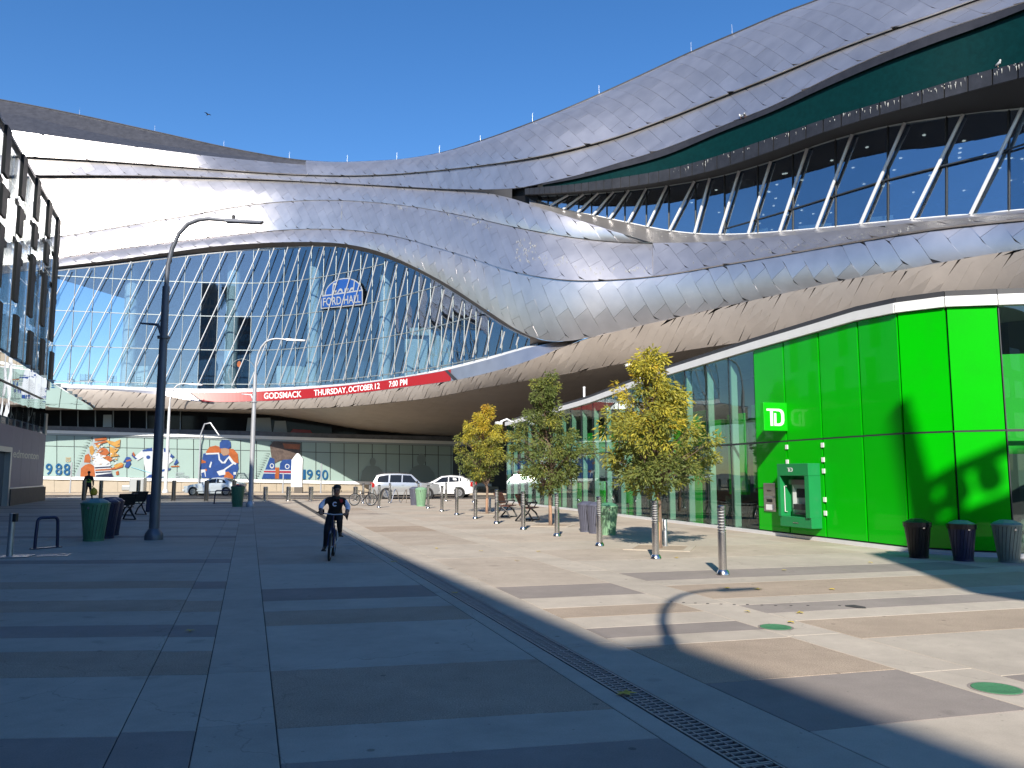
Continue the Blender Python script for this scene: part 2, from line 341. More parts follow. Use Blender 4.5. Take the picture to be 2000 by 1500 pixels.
mat('print_faint', (0.17, 0.22, 0.21), 0.3); mat('print_gold', (0.38, 0.20, 0.04), 0.35, var=0.3, scale=3); mat('print_teal', (0.20, 0.45, 0.55), 0.35); mat('print_brown', (0.085, 0.06, 0.05), 0.4, var=0.6, scale=2.5)
mat('print_black', (0.01, 0.01, 0.012), 0.3); mat('print_grey', (0.25, 0.30, 0.32), 0.4); mat('print_redline', (0.30, 0.03, 0.04), 0.4)
mat('car_white', (0.72, 0.73, 0.74), 0.22, 0.0, spec=0.5, coat=0.6); mat('car_silver', (0.50, 0.51, 0.52), 0.25, 0.6, coat=0.6)
mat('car_grey', (0.28, 0.28, 0.28), 0.4); mat('tyre', (0.012, 0.012, 0.012), 0.8); mat('rim', (0.45, 0.45, 0.46), 0.3, 0.9)
mat('tail_red', (0.35, 0.012, 0.01), 0.25); mat('amber', (0.6, 0.2, 0.03), 0.3); mat('head_lamp', (0.7, 0.72, 0.72), 0.15)
mat('jacket_black', (0.012, 0.012, 0.014), 0.8, var=0.3, scale=20); mat('sleeve_white', (0.62, 0.66, 0.78), 0.8, var=0.06, scale=20); mat('trousers_black', (0.012, 0.013, 0.018), 0.85, var=0.3, scale=20)
mat('skin', (0.27, 0.145, 0.095), 0.55, var=0.08, scale=20); mat('hair_black', (0.008, 0.007, 0.007), 0.6); mat('shoe_black', (0.015, 0.015, 0.016), 0.6)
mat('cloth_red', (0.28, 0.012, 0.014), 0.8); mat('hi_vis', (0.25, 0.62, 0.03), 0.6); mat('yellow_bag', (0.60, 0.42, 0.02), 0.5, var=0.15, scale=8)
mat('bike_black', (0.014, 0.015, 0.02), 0.35, 0.3); mat('bike_blue', (0.02, 0.03, 0.09), 0.3, 0.4)
mat('bird_grey', (0.42, 0.42, 0.43), 0.7, var=0.3, scale=30); mat('bird_dark', (0.05, 0.05, 0.055), 0.7)
mat('bird_dropping', (0.36, 0.36, 0.34), 0.8)
mat('facade_lavender', (0.14, 0.14, 0.225), 0.5, 0.2, var=0.1, scale=1.0)
mat('facade_black', (0.006, 0.006, 0.007), 0.6, 0.0, var=0.2, spec=0.2)
mat('facade_pale', (0.78, 0.78, 0.78), 0.12, 1.0, var=0.05, bump=0.15, bscale=1.5)
mat('plinth_brown', (0.10, 0.085, 0.07), 0.7, var=0.2)
mat('door_glass_dark', (0.012, 0.015, 0.04), 0.08, spec=0.6)
mat('frame_pale', (0.42, 0.43, 0.42), 0.4, 0.5)
mat('office_wall', (0.20, 0.19, 0.18), 0.7, var=0.1, scale=0.2); mat('office_glass', (0.04, 0.06, 0.075), 0.08, spec=0.8)
mat('ford_blue', (0.010, 0.065, 0.27), 0.4); mat('dry_leaf', (0.55, 0.40, 0.05), 0.8, var=0.2, scale=9)
# ================================================================ GROUND
g = MB(); g.quad((-1500, -1500, -0.20), (1500, -1500, -0.20), (1500, 1500, -0.20), (-1500, 1500, -0.20))
tag(g.build('ground', 'ground_base'), kind='structure')
ROAD0, ROAD1, WALLY = 51.5, 67.5, 74.0
g = MB(); g.quad((-260, ROAD0-0.2, -0.12), (260, ROAD0-0.2, -0.12), (260, ROAD1+0.3, -0.12), (-260, ROAD1+0.3, -0.12))
road = tag(g.build('road', 'asphalt'), kind='structure')
g = MB()
for yy, dash in ((55.5, True), (59.4, False), (59.7, False), (63.5, True)):
    x = -120.0
    while x < 120:
        l = 3.0 if dash else 240
        g.quad((x, yy-0.07, -0.115), (x+l, yy-0.07, -0.115), (x+l, yy+0.07, -0.115), (x, yy+0.07, -0.115)); x += 9.0 if dash else 300
for k in range(9):
    x = -27.0+k*0.0; yy = 52.3+k*1.7
    g.quad((-33.5, yy, -0.114), (-29.5, yy, -0.114), (-29.5, yy+0.5, -0.114), (-33.5, yy+0.5, -0.114))
g.build('lane_marking', 'road_paint', road)
# far pavement: kerb and flags
fp = MB(); fp.box((0, (ROAD1+90)/2, -0.1), (520, 90-ROAD1, 0.2))
far_pavement = tag(fp.build('pavement', 'sidewalk'), kind='structure')
# drifts of brown paving on the far pavement edge (brick strip)
fb = MB(); fb.box((0, ROAD1+0.9, 0.004), (300, 1.1, 0.01)); fb.build('brick_strip', 'slab_dark', far_pavement)

# plaza: base sheet (recessed joints) and slabs laid on it, axis A along the lane, B across
AX = Vector((-0.311, 0.950, 0)).normalized(); BX = Vector((AX.y, -AX.x, 0))
def st(s, t, z=0.0): p = AX*s+BX*t; return Vector((p.x, p.y, z))
def to_st(p): return AX.dot(p), BX.dot(p)
pb = MB(); pb.box((0, (ROAD0-220)/2, -0.085), (400, ROAD0+220, 0.15))
plaza = tag(pb.build('plaza', 'joint_dark'), kind='structure')
kb = MB(); kb.box((0, ROAD0-0.06, -0.06), (300, 0.16, 0.13)); kb.build('kerb', 'sidewalk', plaza)
slab_count = 0
def slab(s0, s1, t0, t1, k, m, gap=0.0035, top=0.0):
    """slab between s0..s1 along and t0..t1 across; k = skew of the cross joints"""
    global slab_count
    q = [(s0+k*t0+gap, t0+gap), (s0+k*t1+gap, t1-gap), (s1+k*t1-gap, t1-gap), (s1+k*t0-gap, t0+gap)]
    lim = lambda a, b: (min(a, (ROAD0-0.16-BX.y*b)/AX.y), b)
    q = [lim(a, b) for a, b in q]
    if q[2][0]-q[1][0] < 0.1 and q[3][0]-q[0][0] < 0.1: return None
    e = 0.004; mb = MB()
    c = (sum(a for a, b in q)/4, sum(b for a, b in q)/4)
    V = [st(a, b, -0.02) for a, b in q]+[st(a, b, top-e) for a, b in q]
    V += [st(a+(e if a < c[0] else -e), b+(e if b < c[1] else -e), top) for a, b in q]
    ctr = st(*c)
    V = [v for v in V]
    fs = [(i, 4+i, 4+(i+1) % 4, (i+1) % 4) for i in range(4)]+[(4+i, 8+i, 8+(i+1) % 4, 4+(i+1) % 4) for i in range(4)]+[(8, 11, 10, 9)]
    fs = [tuple(reversed(f)) for f in fs]
    # orientation check
    a, b_, c_ = V[fs[-1][0]], V[fs[-1][1]], V[fs[-1][2]]
    if (b_-a).cross(c_-a).z < 0: fs = [tuple(reversed(f)) for f in fs]
    mb.add(V, fs); slab_count += 1
    return mb.build('slab', m, plaza)
L_, T_, D_, X_ = 'slab_light', 'slab_tan', 'slab_dark', 'slab_mix'
ta = to_st(gnd(236, 1428))[1]; tb = to_st(gnd(368, 1500))[1]; tc = to_st(gnd(548, 1500))[1]; td = to_st(gnd(1000, 1256))[1]
te0 = to_st(gnd(918, 1176))[1]-0.08; te1 = te0+0.24
tf = to_st(gnd(1550, 1246))[1]
tg1 = td+0.95
def zone(t0, t1, k, pxcol, rows, tail, smin):
    """rows: list of (photo row, material) from near to far at photo column pxcol"""
    tm = (t0+t1)/2; s_prev = smin
    for y, m in rows:
        p = gnd(pxcol, y); s, t = to_st(p); s0 = s-k*t
        slab(s_prev, s0, t0, t1, k, m); s_prev = s0
    i = 0
    while s_prev < 66:
        l, m = tail[i % len(tail)]; i += 1
        slab(s_prev, s_prev+l, t0, t1, k, m); s_prev += l
kl, km, kr = -0.26, -0.12, -0.05
rowsL = [(1440, D_), (1322, L_), (1272, T_), (1245, L_), (1222, D_), (1195, L_), (1173, T_), (1150, L_), (1136, T_), (1101, L_), (1094, D_), (1068, L_)]
tailL = [(2.6, X_), (0.7, D_), (2.4, L_), (1.2, X_), (3.2, L_), (0.8, D_)]
zone(-17.5, ta-4.5, kl, 60, rowsL, tailL, -2.0)
zone(ta-4.5, ta, kl, 150, rowsL, tailL, 0.2)
rows2 = [(1428, D_), (1318, L_), (1272, T_), (1244, L_), (1221, D_), (1195, L_), (1174, T_), (1150, L_), (1136, D_), (1100, L_), (1092, D_), (1068, L_)]
zone(ta, tb, kl, 360, rows2, tailL, 1.0)
zone(tb, tc, km, 470, [(1416, L_), (1313, L_), (1148, L_), (1070, L_)], [(4.0, L_), (5.0, X_)], 1.0)
zone(tc, td, km, 660, [(1484, D_), (1416, L_), (1305, T_), (1218, L_), (1190, T_), (1170, L_), (1147, D_), (1100, L_), (1066, X_)], [(3.0, L_), (3.6, X_), (2.5, L_), (3.0, X_)], 1.0)
# drain strip: light edging, grate, light edging
for a, b in ((td, te0), (te1, tg1)):
    s = -2.0
    while s < 64: slab(s, s+4.6, a, b, 0.0, L_); s += 4.6
zone(tg1, tf, kr, 1250, [(1460, L_), (1345, D_), (1262, T_), (1243, L_), (1222, D_), (1200, L_), (1180, T_), (1160, L_), (1136, D_)], [(4.0, X_), (3.0, L_), (4.4, X_), (2.4, T_)], -4.0)
zone(tf, tf+0.62, kr, 1580, [(1330, L_), (1240, L_), (1170, L_)], [(3.6, L_), (3.6, L_)], -4.0)
zone(tf+0.62, tf+7.0, kr, 1650, [(1400, L_), (1345, D_), (1249, L_), (1207, T_), (1190, L_), (1172, D_), (1158, L_), (1130, T_), (1120, L_), (1104, D_), (1080, L_)], [(2.2, X_), (2.0, L_), (2.6, X_), (2.2, L_)], -6.0)
zone(tf+7.0, tf+16.0, kr, 1900, [(1400, L_), (1330, D_), (1249, L_), (1207, T_), (1185, L_), (1168, D_), (1150, L_), (1128, T_), (1110, L_)], [(2.2, X_), (2.0, L_)], -6.0)
# drain grate pieces lying in their channel
ch = MB(); ch.frame_box(st(-4, te0+0.004, -0.045), AX*70, BX*(te1-te0-0.008), Vector((0, 0, 0.022))); ch.build('drain_channel', 'channel_grey', plaza)
def grate_mesh():
    mb = MB(); L = 0.99; Wd = te1-te0-0.02; z = -0.010
    mb.frame_box((0, 0, z), (L, 0, 0), (0, 0.014, 0), (0, 0, 0.012)); mb.frame_box((0, Wd-0.014, z), (L, 0, 0), (0, 0.014, 0), (0, 0, 0.012))
    n = 16
    for i in range(n+1):
        mb.frame_box((i*(L-0.012)/n, 0.0142, z), (0.012, 0, 0), (0, Wd-0.0286, 0), (0, 0, 0.010))
    for j in (0.33, 0.67): mb.frame_box((0, Wd*j, z-0.004), (L, 0, 0), (0, 0.010, 0), (0, 0, 0.011))
    return mb
gr0 = grate_mesh().build('drain_grate', 'grate_iron', plaza)
ang = math.atan2(AX.y, AX.x)
for i in range(26):
    gq = gr0 if i == 0 else gr0.copy()
    if i: COL.objects.link(gq); gq.parent = plaza
    gq.matrix_local = Matrix.Translation(st(1.0+i*1.0, te1-0.010))@Matrix.Rotation(ang, 4, 'Z')
# flip side: rotate maps +y of the piece to -B, so it spans te1 -> te0
# round green service lids set in the paving
for i, (px, py, r, lab) in enumerate(((1515, 1225, 0.16, 'small green service lid in the tan paving beyond the other lid'), (1946, 1345, 0.17, 'green service lid in pale paving beside a dark slab'))):
    p = gnd(px, py); mb = MB(); mb.lathe([(r, -0.018), (r, 0.004), (r*0.94, 0.007), (r*0.9, 0.0055)], 28)
    t = thing('service_lid', (p.x, p.y, 0), lab, 'lid'); mb.build('cover', 'lid_green', t, smooth=True)
    rg = MB()
    for k in range(28):
        a0 = 2*math.pi*k/28; a1 = 2*math.pi*(k+1)/28
        rg.quad((r*1.02*math.cos(a0), r*1.02*math.sin(a0), 0.0025), (r*1.14*math.cos(a0), r*1.14*math.sin(a0), 0.002), (r*1.14*math.cos(a1), r*1.14*math.sin(a1), 0.002), (r*1.02*math.cos(a1), r*1.02*math.sin(a1), 0.0025))
    rg.build('ring', 'slab_dark', t)
# small dark inlaid markers in the paving and rust specks are left to the slab materials
mb = MB()
for x, y in [(1312, 1176), (1335, 1177), (1358, 1178), (1382, 1179), (1408, 1180), (1434, 1181), (1460, 1181), (1488, 1182), (1515, 1183), (1545, 1183), (1578, 1183), (1640, 1183)]:
    p = gnd(x, y); mb.lathe([(0.02, -0.006), (0.02, 0.003), (0.012, 0.005)], 8, (p.x, p.y, 0))
mb.build('paving_stud', 'joint_dark', plaza)
# oil streak
mb = MB(); pts = [(1650, 1182), (1668, 1181), (1690, 1185), (1692, 1188), (1672, 1187), (1652, 1184)]
mb.poly([gnd(x, y, 0.004) for x, y in reversed(pts)]); mb.build('oil_stain', 'joint_dark', plaza)
# fallen leaves
def leaf_shape(r, rnd):
    n = 10; P = []
    for k in range(n):
        a = 2*math.pi*k/n; q = r*(1.0 if k % 2 == 0 else 0.42)*(0.7+0.5*rnd.random()); P.append((q*math.cos(a), q*math.sin(a), 0.012+0.012*rnd.random()))
    return P
rnd = random.Random(3)
spots = [(371, 1234), (853, 1072), (890, 1160), (1052, 1078), (940, 1077), (1562, 1198), (1460, 1196), (1625, 1152), (1420, 1150), (1220, 1357), (1545, 1217), (768, 1098), (1010, 1096), (1532, 1115), (1320, 1090), (1480, 1152), (1700, 1100)]
for i, (px, py) in enumerate(spots):
    p = gnd(px, py); mb = MB(); mb.poly([(p.x+a, p.y+b, c) for a, b, c in leaf_shape(0.055+0.03*rnd.random(), rnd)])
    tag(mb.build('fallen_leaf', 'dry_leaf'), 'yellow fallen leaf lying on the paving', 'leaf', 'fallen leaves on the plaza')
# ================================================================ ARENA (metal bands, glass hall, lounge, ticker, hull)
YF_RAW = Cv([(-300, 55), (0, 57), (115, 57.8), (300, 59.3), (450, 60), (550, 59.8), (634, 57.8), (687, 56.3), (758, 54), (801, 52.2), (859, 50), (900, 48), (970, 45), (1045, 42.8), (1200, 41), (1363, 38.6), (1500, 35.6), (1734, 30.9), (1972, 27.9), (2200, 24.6), (2400, 22.4)])
_xs = np.linspace(-300, 2400, 271); _ys = np.array([YF_RAW(x) for x in _xs])
_ker = np.exp(-0.5*(np.arange(-8, 9)/3.5)**2); _ker /= _ker.sum()
_ys = np.convolve(np.pad(_ys, 8, mode='edge'), _ker, mode='valid')
YF = Lin(list(zip(_xs, _ys)))
YSC = 1.2
_ys = _ys*YSC; YF = Lin(list(zip(_xs, _ys)))
arena = thing('arena_building', (0, 60, 0), 'huge arena with wavy overlapping silver metal bands and curved glass walls', 'building')
APOS = Vector((0, 60, 0))
def loc(p): return Vector(p)-APOS
# ---- photo curves
ROOF = Cv([(-60, 185), (0, 195), (130, 220), (300, 257), (480, 296), (590, 314), (650, 318), (720, 316.5), (790, 312), (860, 300), (940, 276), (1040, 240), (1160, 190), (1250, 149), (1345, 105), (1450, 60), (1530, 26), (1600, 0), (1700, -45), (1850, -118), (2060, -225)])
WEDGE = Cv([(-40, 214), (20, 222), (200, 262), (400, 296), (500, 309), (575, 316), (640, 320.5)])
LEDGE = Cv([(-40, 249), (40, 257), (150, 272), (250, 285), (400, 304), (520, 316), (580, 321), (640, 323)])
L1 = Cv([(-40, 300), (63, 306), (210, 314.5), (420, 330), (560, 339), (650, 342), (705, 342), (775, 339), (845, 333), (950, 321), (1055, 304), (1125, 288), (1195, 269), (1300, 231), (1405, 189), (1510, 147), (1615, 103), (1720, 63), (1825, 26), (1891, 2), (2060, -60)])
L2 = Cv([(-40, 342), (75, 342), (210, 342), (350, 344), (525, 350), (700, 359), (810, 365.5), (880, 369), (950, 370), (1020, 366), (1072, 355), (1125, 343), (1195, 322), (1300, 289), (1370, 262), (1440, 234), (1510, 206), (1580, 171), (1650, 137), (1720, 106), (1825, 64), (1930, 28), (2000, 4), (2060, -16)])
B3T = Cv([(-40, 344), (75, 344), (210, 344), (350, 345), (525, 351), (700, 360), (810, 366.5), (880, 371), (950, 377), (1000, 388), (1034, 399), (1080, 414), (1125, 428.5), (1200, 452), (1275, 474.5)])
L3 = Cv([(-40, 480), (115, 461), (250, 439), (378, 418), (455, 404), (560, 393), (640, 390.5), (705, 393), (810, 404), (915, 423), (1020, 446), (1125, 464), (1195, 471.5), (1275, 475)])
SUB = Cv([(1275, 475), (1400, 472), (1510, 463), (1615, 453), (1720, 442), (1825, 431), (1930, 422), (2060, 411)])
L4 = Cv([(-40, 525), (100, 505), (210, 488), (350, 470), (455, 458), (570, 448), (640, 447), (705, 451), (775, 462), (845, 481), (915, 502), (985, 525), (1055, 540.5), (1125, 547.5), (1195, 546), (1300, 536), (1405, 518), (1510, 500), (1615, 481), (1720, 463), (1825, 446), (1930, 434), (2060, 422)])
B5B = Cv([(-40, 540), (115, 520), (210, 509), (315, 495), (420, 481), (525, 474), (600, 472.5), (670, 476), (740, 491), (810, 521), (880, 559), (950, 605), (1020, 649), (1055, 663), (1090, 667), (1153, 659), (1230, 641), (1300, 625), (1400, 602), (1500, 580), (1634, 550), (1772, 525), (1900, 502), (2060, 477)])
GLT = Cv([(60, 533), (115, 526.5), (210, 517), (350, 500), (455, 490), (560, 482), (620, 480.5), (665, 482.5), (705, 490), (775, 512), (845, 546), (915, 590), (985, 636), (1050, 667)])
GLB = Cv([(60, 745), (100, 747.5), (225, 754), (337, 758), (450, 759), (575, 755.5), (675, 749), (750, 740.5), (825, 728), (875, 717), (950, 698), (1050, 670)])
TKT = Cv([(-40, 754), (100, 757), (225, 760), (337, 765), (450, 765), (575, 760.5), (700, 749.5), (800, 735), (870, 723), (950, 703), (1050, 675), (1140, 661)])
TKB = Cv([(-40, 756), (100, 759), (225, 763), (310, 771), (392, 784), (500, 784), (575, 780.5), (700, 768), (800, 755), (882, 744), (950, 729), (1020, 709), (1107, 675), (1140, 662)])
KC = Cv([(-40, 794), (175, 796), (350, 798), (450, 799.5), (575, 798), (675, 794), (750, 787), (840, 777), (946, 757), (1070, 736), (1195, 714), (1318, 688), (1450, 668), (1600, 645), (1800, 610), (2060, 590)])
GRT = Cv([(1060, 361), (1125, 349), (1195, 332), (1300, 303), (1405, 259), (1510, 217), (1615, 169), (1720, 124), (1825, 84), (1930, 46), (2000, 18), (2060, -6)])
GRB = Cv([(1060, 365), (1125, 359), (1195, 349), (1300, 331), (1405, 303), (1510, 267), (1615, 231), (1720, 199.5), (1825, 168), (1930, 137), (2000, 120), (2060, 105)])
GUB = Cv([(1025, 380), (1125, 374), (1230, 364), (1300, 353), (1405, 329), (1510, 294), (1615, 256), (1720, 224), (1825, 196), (1930, 168), (2000, 150), (2060, 136)])
RGT = Cv([(1041, 383), (1125, 380), (1230, 371.5), (1300, 363), (1405, 344), (1510, 314), (1615, 277), (1720, 249), (1825, 231), (1930, 218), (2000, 211), (2060, 205)])
RGB = Cv([(1041, 388), (1090, 406), (1160, 421), (1230, 436), (1300, 450), (1370, 457.5), (1440, 458), (1510, 454), (1615, 445), (1720, 434.5), (1825, 425), (1930, 416.5), (2060, 404)])
class Edge:                                  # photo curve + how far behind the reference front it runs
    def __init__(s, cv, off): s.cv = cv; s.off = off if callable(off) else (lambda x, o=off: o)
    def __call__(s, px): return at(px, s.cv(px), YF(px)+s.off(px))
    def shift(s, d): return Edge(s.cv, lambda x: s.off(x)+d)
OR = Lin([(-300, 8.0), (300, 7.0), (650, 5.0), (900, 4.4), (1200, 4.6), (1500, 4.6), (2060, 5.0)])
O1 = Lin([(-300, 2.6), (300, 2.6), (650, 2.2), (900, 1.5), (1200, 0.5), (1500, 0.0), (2060, -0.4)])
O2 = Lin([(-300, 2.2), (300, 2.2), (650, 2.1), (900, 1.2), (1200, -0.6), (1500, -1.0), (2060, -1.2)])
O3 = Lin([(-300, 0.75), (300, 0.75), (500, 0.8), (700, 0.7), (900, 0.2), (1275, -0.6)])
O4 = Lin([(-300, 0.15), (300, 0.15), (560, 0.1), (700, -0.4), (900, -1.3), (1150, -1.95), (1400, -1.8), (1700, -1.55), (2060, -1.5)])
O5 = Lin([(-300, -0.5), (115, -0.5), (600, -0.8), (900, -1.0), (1050, -1.2), (1200, -1.4), (1500, -1.45), (1700, -1.45), (2060, -1.5)])
OSUB = Lin([(1275, -0.6), (1400, -0.7), (1700, -0.9), (2060, -0.9)])
LIP = 0.35
# ---- surface sampling and panel laying
class Band:
    def __init__(s, top, bot, x0, x1, bulge=0.0, n=90):
        s.top, s.bot, s.bul = top, bot, bulge
        xs = np.linspace(x0, x1, n); s.T = [top(x) for x in xs]; s.B = [bot(x) for x in xs]; s.n = n
        mid = [(a+b)/2 for a, b in zip(s.T, s.B)]
        s.a = [0.0]
        for i in range(1, n): s.a.append(s.a[-1]+(mid[i]-mid[i-1]).length)
        s.H = [(a-b).length for a, b in zip(s.T, s.B)]; s.len = s.a[-1]
        s.z = [(a.z+b.z)/2 for a, b in zip(s.T, s.B)]
    def seg(s, a):
        i = int(np.searchsorted(s.a, a)-1); i = max(0, min(i, s.n-2)); return i, min(max((a-s.a[i])/(s.a[i+1]-s.a[i]), 0), 1)
    def h(s, a): i, t = s.seg(a); return s.H[i]*(1-t)+s.H[i+1]*t
    def P(s, a, v):
        i, t = s.seg(a); T = s.T[i].lerp(s.T[i+1], t); B = s.B[i].lerp(s.B[i+1], t)
        p = B.lerp(T, v)
        if s.bul:
            d = (s.T[i+1]+s.B[i+1]-s.T[i]-s.B[i]).normalized(); nn = d.cross((T-B)).normalized() if (T-B).length > 1e-4 else Vector((0, -1, 0))
            p = p+nn*(s.bul*4*v*(1-v)*min(1, (T-B).length/2.0))
        return p
    def N(s, a, v):
        e = 0.15; p = s.P(a, v); da = s.P(min(a+e, s.len), v)-s.P(max(a-e, 0), v); dv = s.P(a, min(v+0.05, 1))-s.P(a, max(v-0.05, 0))
        n = da.cross(dv)
        return n.normalized() if n.length > 1e-9 else Vector((0, -1, 0))
    def skin(s, name, m, parent, nv=4, step=1, off=0.0):
        mb = MB(); idx = list(range(0, s.n, step))
        for i in idx:
            for j in range(nv+1): mb.v.append(tuple(loc(s.P(s.a[i], j/nv)+s.N(s.a[i], j/nv)*off)))
        for i in range(len(idx)-1):
            for j in range(nv):
                o = i*(nv+1)+j; mb.f.append((o, o+nv+1, o+nv+2, o+1)); mb.mi.append(0)
        return mb.build(name, m, parent, smooth=True)
PANELS = []                                   # (pixel area, band part, builder, material)
def lay(band, part, w=1.0, Lp=2.15, ang1=-62, ang2=33, gap=0.007, hgt=0.012, seed=1, m='panel_metal', pname='panel'):
    rnd = random.Random(seed)
    d1 = Vector((math.cos(R(ang1)), math.sin(R(ang1)))); d2 = Vector((math.cos(R(ang2)), math.sin(R(ang2))))
    e1 = d1*Lp; e2 = d2*w; det = e1.x*e2.y-e1.y*e2.x
    Hm = max(band.H); cs = [(0, 0), (band.len, 0), (0, Hm), (band.len, Hm)]
    ij = [(((p[0]*e2.y-p[1]*e2.x)/det), ((e1.x*p[1]-e1.y*p[0])/det)) for p in cs]
    j0, j1 = int(min(q[1] for q in ij))-2, int(max(q[1] for q in ij))+2
    i0, i1 = int(min(q[0] for q in ij))-2, int(max(q[0] for q in ij))+2
    for j in range(j0, j1+1):
        stg = (j*0.40) % 1.0
        for i in range(i0, i1+1):
            o = e1*(i+stg)+e2*j
            cx = o+e1*0.5+e2*0.5
            if cx.x < -w or cx.x > band.len+w: continue
            G = []; inside = False; ok = True
            g1 = gap/Lp; g2 = gap/w
            tx, ty, tz = rnd.uniform(-.003, .003), rnd.uniform(-.003, .003), rnd.uniform(0, 0.003)
            hs = []
            for a in (g1, 0.5, 1-g1):
                for b in (g2, 0.5, 1-g2):
                    q = o+e1*a+e2*b; aa = min(max(q.x, 0.0), band.len); H = band.h(aa)
                    if 0.03 < q.y < H-0.03 and 0 <= q.x <= band.len: inside = True
                    v = min(max(q.y/H if H > 0.02 else 0.5, 0.0), 1.0)
                    G.append((aa, v))
            if not inside: continue
            mb = MB(); top = []; low = []; mb.n = []; tv = Vector((rnd.gauss(0, .008), rnd.gauss(0, .005), rnd.gauss(0, .009)))
            for k, (aa, v) in enumerate(G):
                p = band.P(aa, v); n = band.N(aa, v); r_, c_ = k//3-1, k % 3-1
                top.append(loc(p+n*(hgt+tz+tx*r_+ty*c_))); low.append(loc(p-n*0.07)); mb.n.append(tuple((n+tv).normalized()))
            cn = Vector(mb.n[4]); mb.n = [tuple((Vector(q)*.75+cn*.25).normalized()) for q in mb.n]; mb.n = mb.n+mb.n
            mb.v = [tuple(p) for p in top]+[tuple(p) for p in low]
            flip = 1 if det > 0 else -1
            fs = []
            for r_ in range(2):
                for c_ in range(2):
                    q = r_*3+c_; fs.append((q, q+3, q+4, q+1))
            per = [0, 1, 2, 5, 8, 7, 6, 3]
            for k in range(8):
                a, b = per[k], per[(k+1) % 8]; fs.append((a, b, b+9, a+9))
            if flip < 0: fs = [tuple(reversed(f)) for f in fs]
            mb.f = fs; mb.mi = [0]*len(fs)
            c = [proj(Vector(top[k])+APOS) for k in (0, 2, 8, 6)]
            ar = abs(sum(c[k][0]*c[(k+1) % 4][1]-c[(k+1) % 4][0]*c[k][1] for k in range(4)))/2
            cxp = sum(q[0] for q in c)/4; cyp = sum(q[1] for q in c)/4
            if not (-40 < cxp < 2040 and -60 < cyp < 1500): ar = 0
            PANELS.append((ar, part, mb, m, rnd.random(), pname))
def own_normals(o, N):                        # panel faces bend softly with the facade, their edges stay sharp
    me = o.data; me.polygons.foreach_set('use_smooth', [True]*len(me.polygons)); L = []
    for p in me.polygons:
        vi = p.vertices; edge = any((v % 18) >= 9 for v in vi)
        L += [tuple(p.normal)]*len(vi) if edge else [N[v] for v in vi]
    me.normals_split_custom_set(L)
def set_tone(o, val):
    me = o.data; a = me.attributes.new('tone', 'FLOAT', 'FACE'); a.data.foreach_set('value', val if isinstance(val, list) else [val]*len(me.polygons))
def strip(name, m, e1, e2, x0, x1, parent, n=70, nv=1, smooth=True):
    mb = MB(); xs = np.linspace(x0, x1, n)
    for x in xs:
        a, b = e1(x), e2(x)
        for j in range(nv+1): mb.v.append(tuple(loc(a.lerp(b, j/nv))))
    for i in range(n-1):
        for j in range(nv):
            o = i*(nv+1)+j; mb.f.append((o, o+1, o+nv+2, o+nv+1)); mb.mi.append(0)
    return mb.build(name, m, parent, smooth=smooth)
XL, XR = -40, 2060
E_roof = Edge(ROOF, OR); E_l1f = Edge(L1, lambda x: O1(x)-LIP); E_l1b = Edge(L1, O1); E_l2f = Edge(L2, lambda x: O2(x)-LIP)
E_b3t = Edge(B3T, lambda x: O2(x)+0.05); E_l3 = Edge(L3, O3); E_l3b = Edge(L3, lambda x: O3(x)+0.12)
E_l4f = Edge(L4, O4); E_l4b = Edge(L4, lambda x: O4(x)+0.15); E_5b = Edge(B5B, O5); E_sub = Edge(SUB, OSUB)
def band_part(name, top, bot, x0, x1, bulge, seed, lab=None, **kw):
    b = Band(top, bot, x0, x1, bulge); p = b.skin(name, 'seam', arena, off=-0.09); lay(b, p, seed=seed, **kw); return b, p
band_part('roof_band', E_roof, E_l1f, 600, XR, 0.5, 1)
# left roof end: two dark plain wedges, a tan ledge line and the bright band under it
KT = lambda x: min(max((640-x)/260, 0.0), 1.0)
E_wedge = Edge(WEDGE, lambda x: OR(x)-1.4*KT(x)); E_wedgef = Edge(WEDGE, lambda x: OR(x)-2.2*KT(x)); E_led = Edge(LEDGE, lambda x: (O1(x)+0.15)*KT(x)+OR(x)*(1-KT(x)))
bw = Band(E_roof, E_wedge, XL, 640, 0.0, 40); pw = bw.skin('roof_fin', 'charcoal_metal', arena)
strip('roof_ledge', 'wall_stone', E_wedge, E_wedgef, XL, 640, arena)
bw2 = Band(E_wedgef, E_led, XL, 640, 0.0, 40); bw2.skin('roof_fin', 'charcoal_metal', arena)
band_part('roof_band', E_led, E_l1f, XL, 602, 0.0, 2)
band_part('middle_band', E_l1b, E_l2f, XL, XR, 0.0, 3)
band_part('shoulder_band', E_b3t, E_l3, XL, 1275, 0.18, 4)
band_part('belt_band', E_l3b, E_l4f, XL, 1275, 0.12, 5)
band_part('belt_band', E_sub, E_l4f, 1275, XR, 0.0, 6)
band_part('lower_band', E_l4b, E_5b, XL, XR, 0.15, 7)
for e1, e2, x0, x1 in ((E_l1f, E_l1b, XL, XR), (E_l3, E_l3b, XL, 1275), (E_l4f, E_l4b, XL, XR)):
    strip('shadow_gap', 'seam', e1, e2, x0, x1, arena)
strip('shadow_gap', 'seam', E_l2f, E_b3t, XL, 1000, arena)
